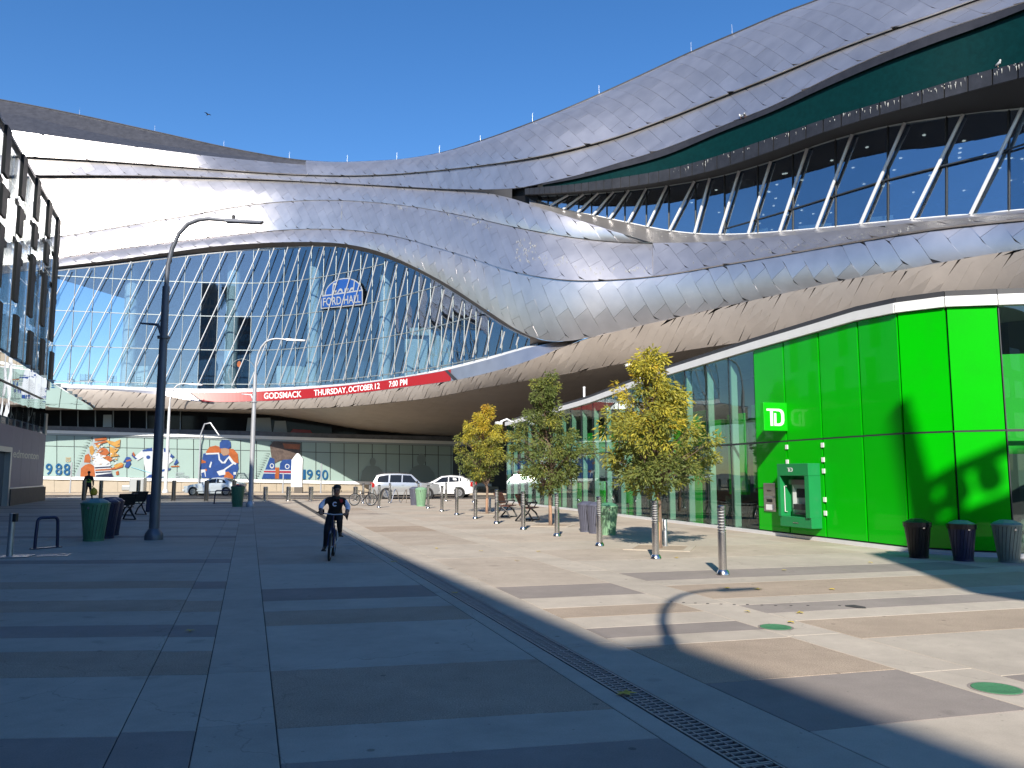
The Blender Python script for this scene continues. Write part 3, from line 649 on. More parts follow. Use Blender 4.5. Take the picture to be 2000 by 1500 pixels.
# roof edge capping and the roof behind it
E_roofb = Edge(Cv([(x, ROOF(x)-4) for x in np.linspace(XL, XR, 60)]), lambda x: OR(x)+0.1)
E_roofr = lambda x: E_roof(x)+Vector((0, 40, 2.0))
mb = MB(); mb.tube([loc(E_roof(x)) for x in np.linspace(XL, XR, 110)], 0.10, 6); mb.build('roof_edge_trim', 'charcoal_metal', arena, smooth=True)
strip('roof', 'charcoal_metal', E_roof, E_roofr, XL, XR, arena)
for x in (155, 302, 437, 565, 678, 775, 858, 938, 1040, 1170, 1350, 1430):
    p = E_roof(x); mb = MB(); hh = 0.75 if x not in (938,) else 0.5
    mb.tube([loc(p+Vector((0, 0, -0.1))), loc(p+Vector((0, 0, hh*0.5))), loc(p+Vector((0, 0, hh)))], [0.013, 0.009, 0.006], 5); mb.build('lightning_rod', 'grey_steel', arena)
# ---- recessed lounge on the right wing: LED strip, gutter, soffit, sloping glass, sill
E_gt = Edge(GRT, lambda x: O2(x)-0.28); E_gb = Edge(GRB, lambda x: O2(x)-0.24); E_gut = Edge(GRB, lambda x: O2(x)-0.5); E_gub = Edge(GUB, lambda x: O2(x)-0.45)
E_rgt = Edge(RGT, 0.9); E_rgb = Edge(RGB, 0.9); E_rgbs = Edge(RGB, 0.75)
E_ltop = Edge(L2, lambda x: O2(x)-LIP+0.02); E_ltb = Edge(Cv([(x, GRT(x)) for x in np.linspace(1060, XR, 40)]), lambda x: O2(x)-LIP-0.1)
strip('led_lip', 'gutter_metal', E_ltop, E_ltb, 1060, XR, arena); strip('led_lip', 'black_soffit', E_ltb, E_gt, 1060, XR, arena)
strip('led_screen', 'led_screen', E_gt, E_gb, 1060, XR, arena, nv=1)
strip('gutter_top', 'gutter_metal', E_gb, E_gut, 1025, XR, arena)
gp = [1025]
while gp[-1] < XR: gp.append(gp[-1]+9+max(0, (gp[-1]-1025))*0.045)
for a, b in zip(gp[:-1], gp[1:]):
    mb = MB(); f = 0.03
    A, B, C, D = E_gut(a+(b-a)*f), E_gut(b-(b-a)*f), E_gub(b-(b-a)*f), E_gub(a+(b-a)*f)
    mb.prism([loc(A), loc(D), loc(C), loc(B)], Vector((0.03, 0.10, 0))); mb.build('gutter_panel', 'gutter_metal', arena)
strip('gutter_back', 'black_soffit', E_gut.shift(0.06), E_gub.shift(0.06), 1025, XR, arena)
strip('lounge_soffit', 'black_soffit', E_gub, E_rgt, 1025, XR, arena)
strip('lounge_recess_shade', 'facade_black', Edge(L2, lambda x: O2(x)+0.3), Edge(B3T, lambda x: O2(x)+0.3), 930, 1050, arena)  # shade of the notch put in as a near-black strip
def part_empty(name):
    o = bpy.data.objects.new(name, None); COL.objects.link(o); o.parent = arena; return o
def bar(mb, p, q, wdt, dep, out=Vector((0, -1, 0))):
    p, q = Vector(p), Vector(q); t = (q-p).normalized(); sd_ = t.cross(out).normalized(); o2 = sd_.cross(t).normalized()
    mb.frame_box(p-sd_*wdt/2-o2*dep/2, sd_*wdt, o2*dep, q-p)
mull = [1055, 1070, 1088, 1108, 1130, 1155, 1185, 1220, 1262, 1306, 1358, 1415, 1480, 1548.5, 1632, 1734, 1848, 1970, 2060]
ROWZ = 16.0
def xz(E, x, z):                             # point on vertical line through E's plan position at height z
    p = E(x); return Vector((p.x, p.y, z))
lw_frame = MB(); lw_frame.tube([loc(E_rgt(x)) for x in np.linspace(1041, XR, 50)], 0.07, 6); fr = lw_frame.build('lounge_window_frame', 'mullion_grey', arena, smooth=True)
mb = MB(); mb.tube([loc(E_rgb(x)) for x in np.linspace(1041, XR, 50)], 0.06, 6); mb.build('lounge_window_frame', 'white_metal', arena, smooth=True)
for a, b in zip(mull[:-1], mull[1:]):
    for (lo, hi) in ((None, ROWZ), (ROWZ, None)):
        pa0, pa1 = E_rgb(a), E_rgt(a); pb0, pb1 = E_rgb(b), E_rgt(b)
        f = lambda p0, p1, z: p0.lerp(p1, min(max((z-p0.z)/(p1.z-p0.z), 0), 1))
        A0 = pa0 if lo is None else f(pa0, pa1, lo); A1 = pa1 if hi is None else f(pa0, pa1, hi)
        B0 = pb0 if lo is None else f(pb0, pb1, lo); B1 = pb1 if hi is None else f(pb0, pb1, hi)
        if (A1-A0).length+(B1-B0).length < 0.12: continue
        mb = MB(); mb.prism([loc(A0), loc(B0), loc(B1), loc(A1)] if (A1-A0).length > 0.01 and (B1-B0).length > 0.01 else ([loc(A0), loc(B0), loc(B1)] if (A1-A0).length <= 0.01 else [loc(A0), loc(B0), loc(A1)]), (0.006, 0.012, 0)); mb.build('window_pane', 'lounge_glass', fr)
for x in mull[:-1]:
    mb = MB(); bar(mb, loc(E_rgb(x)), loc(E_rgt(x)), 0.07, 0.14); mb.build('mullion', 'mullion_dark', fr)
mb = MB()
for a, b in zip(mull[8:-1], mull[9:]):
    pa, pb = E_rgb(a), E_rgb(b)
    if ROWZ > max(pa.z, pb.z)+0.05: bar(mb, loc(xz(E_rgb, a, ROWZ)), loc(xz(E_rgb, b, ROWZ)), 0.06, 0.10)
mb.build('transom', 'mullion_dark', fr)
brace = [(1075, 1110), (1100, 1140), (1128, 1168), (1158, 1198), (1190, 1228), (1226, 1262), (1264, 1302), (1307, 1356), (1356, 1386), (1405, 1443.5), (1461, 1505), (1522, 1576.5), (1594, 1664), (1680, 1767), (1779.5, 1881), (1895, 1996), (2020, 2110)]
for xb, xt in brace:
    p = E_rgb.shift(-0.22)(xb); q = E_rgt.shift(-0.22)(min(xt, 2100))
    mb = MB(); mb.tube([loc(p), loc(q)], 0.085, 8); mb.build('diagonal_brace', 'white_metal', fr, smooth=True)
# sill sheet sloping from the glass to the belt edge
SILLB = Cv([(1034, 399), (1080, 414), (1125, 428.5), (1200, 452), (1275, 474.5)])
E_sb = Edge(SILLB, lambda x: O2(x)*0.0-0.5); E_sb = Edge(B3T, lambda x: O2(x)+0.05)
strip('lounge_sill', 'panel_metal', E_rgbs, E_b3t, 1034, 1275, arena); strip('lounge_sill', 'panel_metal', E_rgbs, E_sub, 1275, XR, arena)
# lounge inside
mb = MB(); xs = np.linspace(1030, XR, 50)
fl, ce, bk = MB(), MB(), MB()
for a, b in zip(xs[:-1], xs[1:]):
    g0, g1 = E_rgb(a), E_rgb(b); t0, t1 = E_rgt(a), E_rgt(b)
    dn = Vector((9, 13, 0))
    fl.quad(loc(g0), loc(g1), loc(g1+dn), loc(g0+dn)); ce.quad(loc(t0+Vector((0, 0.02, 0))), loc(t0+dn+Vector((0, 0, .6))), loc(t1+dn+Vector((0, 0, .6))), loc(t1+Vector((0, 0.02, 0))))
    bk.quad(loc(g0+dn), loc(g1+dn), loc(t1+dn+Vector((0, 0, 1))), loc(t0+dn+Vector((0, 0, 1))))
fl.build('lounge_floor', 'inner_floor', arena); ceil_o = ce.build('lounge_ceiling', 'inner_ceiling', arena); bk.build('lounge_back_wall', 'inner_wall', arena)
rnd = random.Random(11)
for k in range(64):
    a = rnd.uniform(1300, 2010); u = rnd.uniform(0.1, 0.9); t0 = E_rgt(a); p = t0+Vector((9, 13, 0))*u+Vector((0, 0, 0.6*u-0.05)); mb = MB(); mb.lathe([(0.085, 0.0), (0.085, 0.03)], 8, loc(p)); mb.build('downlight', 'downlight', ceil_o)
mb = MB(); p = at(1452, 440, YF(1452)+3.4); mb.lathe([(0.72, -0.6), (0.72, 5.2)], 20, loc(p)); mb.build('inner_column', 'column_white', arena, smooth=True)
for (xa, xb, zt) in ((1560, 1625, 0.25), (1700, 1745, 0.32), (1405, 1425, .3), (1470, 1500, 0.3)):
    A = E_rgb.shift(0.5)(xa); B = E_rgb.shift(0.5)(xb); mb = MB(); mb.prism([loc(A), loc(B), loc(B+Vector((0, 0, zt))), loc(A+Vector((0, 0, zt)))], (0.02, 0.1, 0)); mb.build('guard_panel', 'inner_pale', arena)
# ---- the glass hall on the left
E_g0 = Edge(GLB, 0.0)
hx = np.linspace(60, 1050, 200); hp = [E_g0(x) for x in hx]; ha = [0.0]
for i in range(1, len(hp)): ha.append(ha[-1]+math.hypot(hp[i].x-hp[i-1].x, hp[i].y-hp[i-1].y))
HX = Lin(list(zip(ha, hx)))
def hall(a, z): x = HX(a); p = E_g0(x); return Vector((p.x, p.y, z))
def ztop(a):
    x = HX(a); p = E_g0(x); d = ray(x, GLT(x)); return EYE+d.z*p.y/d.y
def zbot(a): return E_g0(HX(a)).z
hall_len = ha[-1]; HS = 1.52; nb = int(hall_len/HS)
frame = MB(); frame.tube([loc(hall(a, ztop(a))) for a in np.linspace(0, hall_len, 90)], 0.07, 6); hf = frame.build('hall_window_frame', 'white_metal', arena, smooth=True)
ZR = [6.6, 9.7, 12.82, 15.94, 19.06, 22.18, 25.2]
for i in range(nb+1):
    a = i*HS
    if ztop(a)-zbot(a) < 0.2: continue
    mb = MB(); bar(mb, loc(hall(a, zbot(a))), loc(hall(a, ztop(a))), 0.045, 0.10); mb.build('mullion', 'mullion_grey', hf)
    a1 = min(a+HS, hall_len)
    for z0, z1 in zip(ZR[:-1], ZR[1:]):
        q = [(a, max(z0, zbot(a))), (a1, max(z0, zbot(a1))), (a1, min(z1, ztop(a1))), (a, min(z1, ztop(a)))]
        if q[3][1]-q[0][1] < 0.03 and q[2][1]-q[1][1] < 0.03: continue
        q[3] = (a, max(q[3][1], q[0][1]+0.005)); q[2] = (a1, max(q[2][1], q[1][1]+0.005))
        rx = random.uniform(-0.006, 0.006); P = [hall(*r) for r in q]; P[2] += Vector((0, rx, 0)); P[3] += Vector((0, -rx*0.7, 0))
        mb = MB(); mb.prism([loc(p) for p in P], (0, 0.012, 0)); mb.build('window_pane', 'hall_glass', hf)
        if z1 < 24 and z1 < min(ztop(a), ztop(a1)) and z1 > max(zbot(a), zbot(a1)):
            mb = MB(); bar(mb, loc(hall(a, z1)), loc(hall(a1, z1)), 0.07, 0.12); mb.build('transom', 'mullion_grey', hf)
# diagonal rods in front of the glass
k = -9
while k < nb+2:
    a0 = k*HS; P = []; 
    for t in np.linspace(0, 1, 60):
        z = 7.4+15.6*t; a = a0+(z-9.2)*0.40
        if 0 <= a <= hall_len and zbot(a) <= z <= ztop(a):
            n = hall(min(a+.2, hall_len), z)-hall(max(a-.2, 0), z); n = Vector((n.y, -n.x, 0)).normalized()
            P.append(hall(a, z)+n*0.42)
    if len(P) > 2:
        mb = MB(); mb.tube([loc(p) for p in P[::3]+[P[-1]]] if len(P) > 4 else [loc(p) for p in P], 0.050, 7); mb.build('diagonal_brace', 'brace_metal', hf, smooth=True)
    k += 1
strip('hall_lip', 'hull_metal_seam', E_5b, Edge(GLT, 0.05), 60, 1050, arena)
strip('hall_lip', 'hull_metal_seam', E_5b.shift(0.02), Edge(TKT, 0.3), 1035, 1170, arena)
strip('hall_sill', 'white_metal', Edge(GLB, -0.02), Edge(TKT, -0.55), XL+100, 1050, arena)
# inside the hall
fl, ce, bk = MB(), MB(), MB()
aa = np.linspace(0, hall_len, 50)
for a, b in zip(aa[:-1], aa[1:]):
    dn = Vector((3, 12, 0)); g0, g1 = hall(a, zbot(a)), hall(b, zbot(b)); t0, t1 = hall(a, ztop(a)), hall(b, ztop(b))
    fl.quad(loc(g0), loc(g1), loc(g1+dn), loc(g0+dn)); ce.quad(loc(t0), loc(t0+dn), loc(t1+dn), loc(t1)); bk.quad(loc(g0+dn), loc(g1+dn), loc(t1+dn), loc(t0+dn))
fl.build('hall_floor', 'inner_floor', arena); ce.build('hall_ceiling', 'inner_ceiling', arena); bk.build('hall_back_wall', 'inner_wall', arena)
for px, r in ((222, 0.6), (430, 0.6), (597, 0.6), (742, 0.56)):
    x0 = px; p = E_g0(px)+Vector((0, 2.4, 0)); zt = EYE+ray(px, GLT(px)).z*p.y/ray(px, GLT(px)).y+0.3
    mb = MB(); mb.lathe([(r, p.z-0.2), (r, zt)], 20, loc((p.x, p.y, 0))); mb.build('inner_column', 'column_white', arena, smooth=True)
    for zc in ZR[1:5]:
        pass
# pale inner walls low on the right of the hall
for (x0, x1, y0, y1, d) in ((790, 835, 662, 735, 4.0), (838, 880, 655, 722, 4.6), (800, 870, 640, 655, 5.0), (540, 600, 715, 752, 6.0), (240, 300, 715, 752, 6.5)):
    A, B, C, D = at(x0, y1, YF(x0)+d), at(x1, y1, YF(x0)+d), at(x1, y0, YF(x0)+d), at(x0, y0, YF(x0)+d)
    mb = MB(); mb.prism([loc(A), loc(B), loc(C), loc(D)], (0, 0.15, 0)); mb.build('inner_partition', 'inner_pale', arena)
# furniture silhouettes standing on the hall floor: dining chairs and stacked stools
def hall_chair(p, rz, h=1.0):
    mb = MB(); ca, sa = math.cos(rz), math.sin(rz)
    f = lambda x, y, z: Vector((p.x+ca*x-sa*y, p.y+sa*x+ca*y, p.z+z))
    for sx in (-.2, .2):
        mb.tube([loc(f(sx, -.2, 0)), loc(f(sx, -.2, .45*h))], .02, 5); mb.tube([loc(f(sx, .2, 0)), loc(f(sx, .25, .95*h))], .02, 5)
    for zz in (.55, .7, .85): mb.tube([loc(f(-.2, .22, zz*h)), loc(f(.2, .22, zz*h))], .03, 5)
    mb.frame_box(loc(f(-.23, -.23, .43*h)), Vector((ca, sa, 0))*.46, Vector((-sa, ca, 0))*.46, (0, 0, .05)); return mb
rnd = random.Random(5)
for px in (118, 140, 152, 166, 196, 206, 246, 256, 350, 362, 388, 398):
    p = E_g0(px)+Vector((0, 1.0+rnd.random(), 0)); tag(hall_chair(p+APOS*0, rnd.uniform(-.4, .4)+math.pi, 1.15).build('dining_chair', 'furniture_black'), 'black slatted chair standing behind the tall hall windows', 'chair', 'chairs inside the glass hall').location = APOS
# hall sign: blue oval with script and name box, before the glass, colours dimmed as if seen through it
sy = YF(665)+0.25
_sl = lambda x: YF(625)+(YF(711)-YF(625))*(x-625)/86.0
_sm = max(_sl(x)-YF(x) for x in range(625, 712))
def sp(px, py): return loc(at(px, py, _sl(px)-_sm-0.10))
sign = part_empty('hall_sign'); 
mb = MB(); mb.prism([sp(671+37*math.cos(a), 572-29*math.sin(a)+(-0.10*(37*math.cos(a)))) for a in np.linspace(0, 2*math.pi, 33)[:-1]], (0, 0.05, 0)); mb.build('oval', 'sign_white_dimmed', sign)
mb = MB(); mb.prism([sp(671+34.5*math.cos(a), 572-26.5*math.sin(a)+(-0.10*(34.5*math.cos(a))))+Vector((0, -.08, 0)) for a in np.linspace(0, 2*math.pi, 33)[:-1]], (0, 0.01, 0)); mb.build('oval_face', 'ford_blue', sign)
mb = MB(); text_on(mb, 'Ford', lambda u, v: sp(647+47*u, 590-36*v-4.5*u)+Vector((0, -.14, 0)), shear=0.25); mb.build('script', 'sign_white_dimmed', sign)
q = [(627, 578), (709, 566), (709, 596), (627, 604)]; mb = MB(); mb.prism([sp(*a) for a in q], (0, 0.05, 0)); bo = mb.build('name_box', 'sign_white_dimmed', sign); bo.location.y -= 0.12
q = [(629, 580.5), (707, 569), (707, 594), (629, 601.5)]; mb = MB(); mb.prism([sp(*a)+Vector((0, -.17, 0)) for a in q], (0, 0.01, 0)); mb.build('name_face', 'ford_blue', sign)
mb = MB(); text_on(mb, 'FORD HALL', lambda u, v: sp(632+73*u, 599-16*v-7*u)+Vector((0, -.23, 0)), bold=True); mb.build('name', 'sign_white_dimmed', sign)
# round team emblem on the glass, low centre: thin circle with an orange drop
mb = MB(); ey = YF(470)-0.08
mb.tube([loc(at(473+27*math.cos(a), 731-30*math.sin(a), ey)) for a in np.linspace(-0.2, math.pi*2-0.2, 40)], 0.022, 5); mb.build('round_emblem', 'mullion_grey', arena)
mb = MB(); mb.prism([loc(at(467+4*math.cos(a), 712-5.5*math.sin(a)*(1.0 if math.sin(a) < 0 else 1.25), ey)) for a in np.linspace(0, 2*math.pi, 17)[:-1]], (0, .03, 0)); mb.build('emblem_drop', 'print_orange', arena)
# ---- ticker fascia
E_tt = Edge(TKT, -0.55); E_tb = Edge(TKB, Lin([(-40, -0.7), (900, -0.75), (1140, -0.9)])); 
tick = strip('ticker_fascia', 'panel_metal', E_tt, E_tb, XL, 1140, arena)
def tkp(px, v, d=0.05): p = E_tt(px).lerp(E_tb(px), v); return loc(p+Vector((0.0, -d, 0)))
mb = MB(); xs = list(np.linspace(372, 880, 70))
for a, b in zip(xs[:-1], xs[1:]):
    f = lambda x: 0.02 if x > 395 else 0.02
    mb.quad(tkp(max(a, 372), .04), tkp(max(a, 392) if a < 392 else a, .97), tkp(max(b, 392) if b < 392 else b, .97), tkp(b, .04))
mb.build('led_ticker', 'ticker_red', arena)
mb = MB()
for x0, x1 in ((366, 388), (868, 884)):
    mb.quad(tkp(x0, .02, .055), tkp(x1+(4 if x0 < 500 else 2), .985, .055), tkp(x1+9, .985, .055), tkp(x0+6, .02, .055))
mb.build('ticker_end', 'dark_trim', arena)
for txt, x0, x1 in (('GODSMACK', 516, 589), ('THURSDAY', 613.5, 676), (',', 677, 678.6), ('OCTOBER', 681, 729), ('12', 732.5, 742), ('7:00', 760, 777), ('PM', 781.5, 795.5)):
    mb = MB(); text_on(mb, txt, lambda u, v, x0=x0, x1=x1: tkp(x0+(x1-x0)*u, (0.80-0.60*v) if txt != ',' else (0.90-0.22*v), 0.062), bold=True); mb.build('ticker_lettering', 'ticker_white', arena)
# ---- hull below: outer curved face, then the deep ceiling over the road
E_k = Edge(KC, Lin([(-40, -0.3), (450, -0.45), (800, -0.2), (950, 0.2), (1150, 0.35), (1400, -0.4), (2060, -0.7)]))
UP = Cv([(x, TKB(x) if x < 1090 else 0) for x in np.linspace(-40, 1085, 30)]+[(x, B5B(x)) for x in np.linspace(1160, 2060, 20)])
OUP = Lin([(-40, -0.7), (900, -0.75), (1100, -0.95), (1170, -1.45), (2060, -1.5)])
E_up = Edge(UP, OUP)
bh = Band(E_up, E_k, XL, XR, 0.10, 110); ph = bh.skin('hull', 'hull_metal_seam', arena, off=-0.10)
lay(bh, ph, w=1.1, Lp=2.4, ang1=-118, ang2=28, gap=0.003, hgt=0.006, seed=9, m='hull_reflection_metal', pname='hull_panel')
MC = Cv([(-40, 800), (175, 801), (400, 806), (520, 815), (600, 828), (690, 840), (800, 849), (900, 851), (1000, 845), (1100, 835), (1300, 800), (2060, 780)])
E_m = Edge(MC, Lin([(-40, 3.0), (300, 3.5), (450, 5.0), (700, 14), (900, 26), (1100, 26), (2060, 16)]))
E_k2 = Edge(Cv([(x, KC(x)+0.5) for x in np.linspace(-40, 2060, 50)]), lambda x: E_k.off(x)+1.4)
strip('hull_shadow_lip', 'hull_metal_seam', E_k, E_k2, XL, XR, arena)
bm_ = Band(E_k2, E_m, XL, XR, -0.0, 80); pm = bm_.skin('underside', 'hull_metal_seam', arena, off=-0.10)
lay(bm_, pm, w=1.3, Lp=4.0, ang1=-100, ang2=20, gap=0.003, hgt=0.006, seed=10, m='hull_reflection_metal', pname='underside_panel')
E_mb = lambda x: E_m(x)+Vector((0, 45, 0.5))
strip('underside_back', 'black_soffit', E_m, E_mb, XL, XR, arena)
# ---- put the panels down: the 300 largest in view one by one, the rest as joined parts
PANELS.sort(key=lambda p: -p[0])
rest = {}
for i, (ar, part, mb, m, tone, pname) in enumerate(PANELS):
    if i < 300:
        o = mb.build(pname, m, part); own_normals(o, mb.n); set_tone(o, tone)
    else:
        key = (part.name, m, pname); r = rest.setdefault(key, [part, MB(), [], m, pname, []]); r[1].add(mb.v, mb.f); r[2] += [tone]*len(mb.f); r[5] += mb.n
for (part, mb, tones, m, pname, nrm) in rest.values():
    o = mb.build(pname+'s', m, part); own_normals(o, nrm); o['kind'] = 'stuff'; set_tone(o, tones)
print('PANELS', len(PANELS))
# ---- bird droppings on ledges
mb = MB(); rnd = random.Random(21)
def drop(band, a, v, l, wd):
    v = min(max(v, 0.01), 0.99); n = band.N(a, v); p = band.P(a, v)+n*0.035; u = (band.P(a, min(v+.05, 1))-band.P(a, max(v-.05, 0))).normalized(); s_ = n.cross(u).normalized()
    mb.poly([loc(p-s_*wd), loc(p-u*l), loc(p+s_*wd), loc(p+u*l*0.3)])
b4 = Band(E_l3b, E_l4f, XL, 1275, 0.12); b4r = Band(E_sub, E_l4f, 1275, XR, 0.0)
def find_a(band, px): return min(band.a, key=lambda a: abs(proj(band.P(a, .5))[0]-px))
for px0, px1, v0, v1, n in ((1010, 1055, .25, .75, 60), (1055, 1110, .25, .5, 30), (860, 960, .8, .97, 50), (735, 800, .82, .97, 25), (662, 668, .3, .95, 22), (1110, 1270, .12, .3, 40)):
    a0, a1 = find_a(b4, px0), find_a(b4, px1)
    for k in range(n): drop(b4, rnd.uniform(a0, a1), rnd.uniform(v0, v1), rnd.uniform(.05, .22), rnd.uniform(.012, .03))
a0, a1 = find_a(b4r, 1290), find_a(b4r, 2030)
for k in range(260):
    u = rnd.random()**0.6; drop(b4r, a0+(a1-a0)*u, rnd.betavariate(2, 3)*(0.5+0.4*u)+0.08, rnd.uniform(.03, .09), rnd.uniform(.01, .03))
o = mb.build('bird_droppings', 'bird_dropping', arena); o['kind'] = 'stuff'
mb = MB()
for k in range(90):
    x = rnd.uniform(1300, 2020); p = E_gut(x).lerp(E_gub(x), rnd.uniform(0, .35)); l = rnd.uniform(.03, .25)
    p = p+Vector((-.02, -.03, 0)); s_ = Vector((.02, -.013, 0))*rnd.uniform(.4, 1); mb.poly([loc(p-s_), loc(p-Vector((0, 0, l))), loc(p+s_)])
o = mb.build('bird_droppings', 'bird_dropping', arena); o['kind'] = 'stuff'
# ================================================================ STREET-LEVEL WINDOW WALL WITH PRINTED FILM (far side of the road)
WY = Lin([(0, 72.6), (115, 72.8), (376, 74.6), (500, 76.2), (640, 78.5), (900, 84.0), (1400, 88.0)])
MWT = Lin([(60, 848.5), (82, 849), (250, 854), (487, 860), (650, 865), (875, 871), (1000, 874)]); MWB = Lin([(60, 929.5), (82, 930), (375, 935), (450, 935.5), (700, 940), (1000, 945)]); MWM = Lin([(60, 870), (82, 871), (250, 875), (487, 880), (650, 884), (875, 889), (1000, 891)])
mural = thing('mural_wall', (0, 74.0, 0), 'long mint window wall with printed hockey players across the road', 'wall')
MPOS = Vector((0, 74.0, 0))
def ml(px, py, d=0.0): p = at(px, py, WY(px)-d); return p-MPOS
def mstrip(name, m, top, bot, x0, x1, d, thick=0.1, n=12):
    mb = MB(); xs = np.linspace(x0, x1, n+1)
    for a, b in zip(xs[:-1], xs[1:]): mb.prism([ml(a, bot(a), d), ml(b, bot(b), d), ml(b, top(b), d), ml(a, top(a), d)], (0, thick, 0))
    return mb.build(name, m, mural)
bayx = [78-33.5, 78]
jn = [111, 145, 180, 214, 248, 282, 314, 346, 378, 409.5, 439, 470, 501, 531, 560, 589, 617, 645, 672, 700, 727, 754, 780, 806, 831, 856, 881, 905, 929, 953]
bayx = [44, 78]+jn
for a, b in zip(bayx[:-1], bayx[1:]):
    for lo, hi in ((MWM, MWT), (MWB, MWM)):
        g0 = 0.7
        mb = MB(); mb.prism([ml(a+g0, lo(a)-0.6), ml(b-g0, lo(b)-0.6), ml(b-g0, hi(b)+0.6), ml(a+g0, hi(a)+0.6)], (0, 0.03, 0)); mb.build('window_pane', 'mural_film', mural)
mstrip('window_frame', 'mullion_dark', MWT, MWB, 44, 953, -0.06, 0.05)
sub = lambda f, d: (lambda x: f(x)+d)
mstrip('head_trim', 'mullion_grey', sub(MWT, -3.5), MWT, 40, 960, 0.10)
mstrip('head_trim', 'white_paint', sub(MWT, -9.5), sub(MWT, -3.5), 40, 960, 0.22, 0.3)
mstrip('canopy_edge', 'charcoal_metal', sub(MWT, -18), sub(MWT, -9.5), 40, 960, 0.12, 0.3)
mstrip('sill_trim', 'white_paint', MWB, sub(MWB, 6), 40, 960, 0.14, 0.25)
for a, b in zip(np.arange(44, 950, 31.0), np.arange(44, 950, 31.0)+31.0):
    mb = MB(); mb.prism([ml(a+.25, 964.5), ml(b-.25, 964.5), ml(b-.25, MWB(b)+6), ml(a+.25, MWB(a)+6)], (0, 0.06, 0)); mb.build('base_panel', 'wall_stone', mural)
mstrip('wall_core', 'dark_trim', sub(MWT, -17), lambda x: 968.0, 40, 1500, -0.12, 0.3)
# dark clerestory above, under the hull, with thin mullions and pale panes
mstrip('clerestory', 'mural_dark_glass', lambda x: 770.0, sub(MWT, -18), 40, 1500, -0.5, 0.2)
for x in (118, 152, 186, 221, 253, 286, 320, 352):
    mb = MB(); mb.prism([ml(x-.8, 845, -.35), ml(x+.8, 845, -.35), ml(x+.8, 780, -.35), ml(x-.8, 780, -.35)], (0, .08, 0)); mb.build('mullion', 'mullion_grey', mural)
mb = MB(); mb.prism([ml(201, 834, -.38), ml(218, 834, -.38), ml(218, 810, -.38), ml(202, 810, -.38)], (0, .02, 0)); mb.build('pale_pane', 'mullion_grey', mural)
for (x0, x1, y0, y1) in ((480, 531, 816, 846), (533, 561, 822, 846)):
    mb = MB(); mb.prism([ml(x0, y1, -.38), ml(x1, y1, -.38), ml(x1-3, y0, -.38), ml(x0+4, y0, -.38)], (0, .02, 0)); mb.build('pale_pane', 'print_grey', mural)
mb = MB(); mb.prism([ml(565, 847, -.38), ml(612, 848, -.38), ml(606, 840, -.38), ml(572, 838, -.38)], (0, .02, 0)); mb.build('red_pane', 'print_redline', mural)
# ---- flat prints on the film (thin decals): numerals, names and players in loose shapes
def decal(name, m, polys, d=0.02):
    mb = MB()
    for P in polys: mb.prism([ml(x, y, d*1.3+0.05) for x, y in P], (0, 0.006, 0))
    return mb.build(name, m, mural)
def dtext(name, m, txt, x0, x1, y0, y1, bold=True, sl=0.006, d=0.03):
    mb = MB(); text_on(mb, txt, lambda u, v: ml(x0+(x1-x0)*u, y1-(y1-y0)*v+sl*(x1-x0)*u, d+.06), bold=bold); return mb.build(name, m, mural)
def ell(cx, cy, rx, ry, rot=0.0, n=18, a0=0, a1=2*math.pi):
    c, s = math.cos(rot), math.sin(rot)
    return [(cx+rx*math.cos(a)*c-ry*math.sin(a)*s, cy+rx*math.cos(a)*s+ry*math.sin(a)*c) for a in np.linspace(a0, a1, n+1)[:-1 if a1-a0 > 6 else None]]
dtext('numeral', 'print_year', '1', 79, 83, 905, 927); dtext('numeral', 'print_year', '9', 89, 102, 905, 927.5)
dtext('numeral', 'print_year', '8', 108, 121, 905, 928); dtext('numeral', 'print_year', '8', 124, 137, 905.5, 928.5)
dtext('numeral', 'print_year', '1', 590, 597, 917, 936); dtext('numeral', 'print_year', '9', 599, 611, 917, 936.5); dtext('numeral', 'print_year', '9', 617, 627, 917.5, 936.8); dtext('numeral', 'print_year', '0', 629, 641, 917.5, 937)
dtext('small_caption', 'print_gold', 'STANLEY', 128, 138, 893, 897); dtext('small_caption', 'print_gold', 'CUP', 128, 138, 897.5, 902)
dtext('name_print', 'print_grey', 'MARK', 343, 360, 922, 928, bold=False); dtext('name_print', 'print_grey', 'MESSIER', 342, 370, 929, 935)
dtext('name_print', 'print_grey', 'WAYNE', 469, 487, 924, 929.5, bold=False); dtext('name_print', 'print_grey', 'GRETZKY', 468.5, 496, 930, 935.5)
# halftone edge: rows of black dots along the slanted edge of each photo panel
def halftone(xa, ya, xb, yb, n=16):
    P = []
    for k in range(n):
        t = k/(n-1); x = xa+(xb-xa)*t; y = ya+(yb-ya)*t
        for j in range(4): r = 1.0-0.2*j; P.append(ell(x-1.5-2.6*j, y-0.3*j, r*0.9, r, n=6))
    decal('halftone', 'print_black', P, 0.03)
halftone(180, 855, 143, 930); halftone(527, 886, 504, 934, 12)
decal('photo_ground', 'print_grey', [[(146, 931), (178, 866), (186, 852), (222, 931.5)]], 0.012)
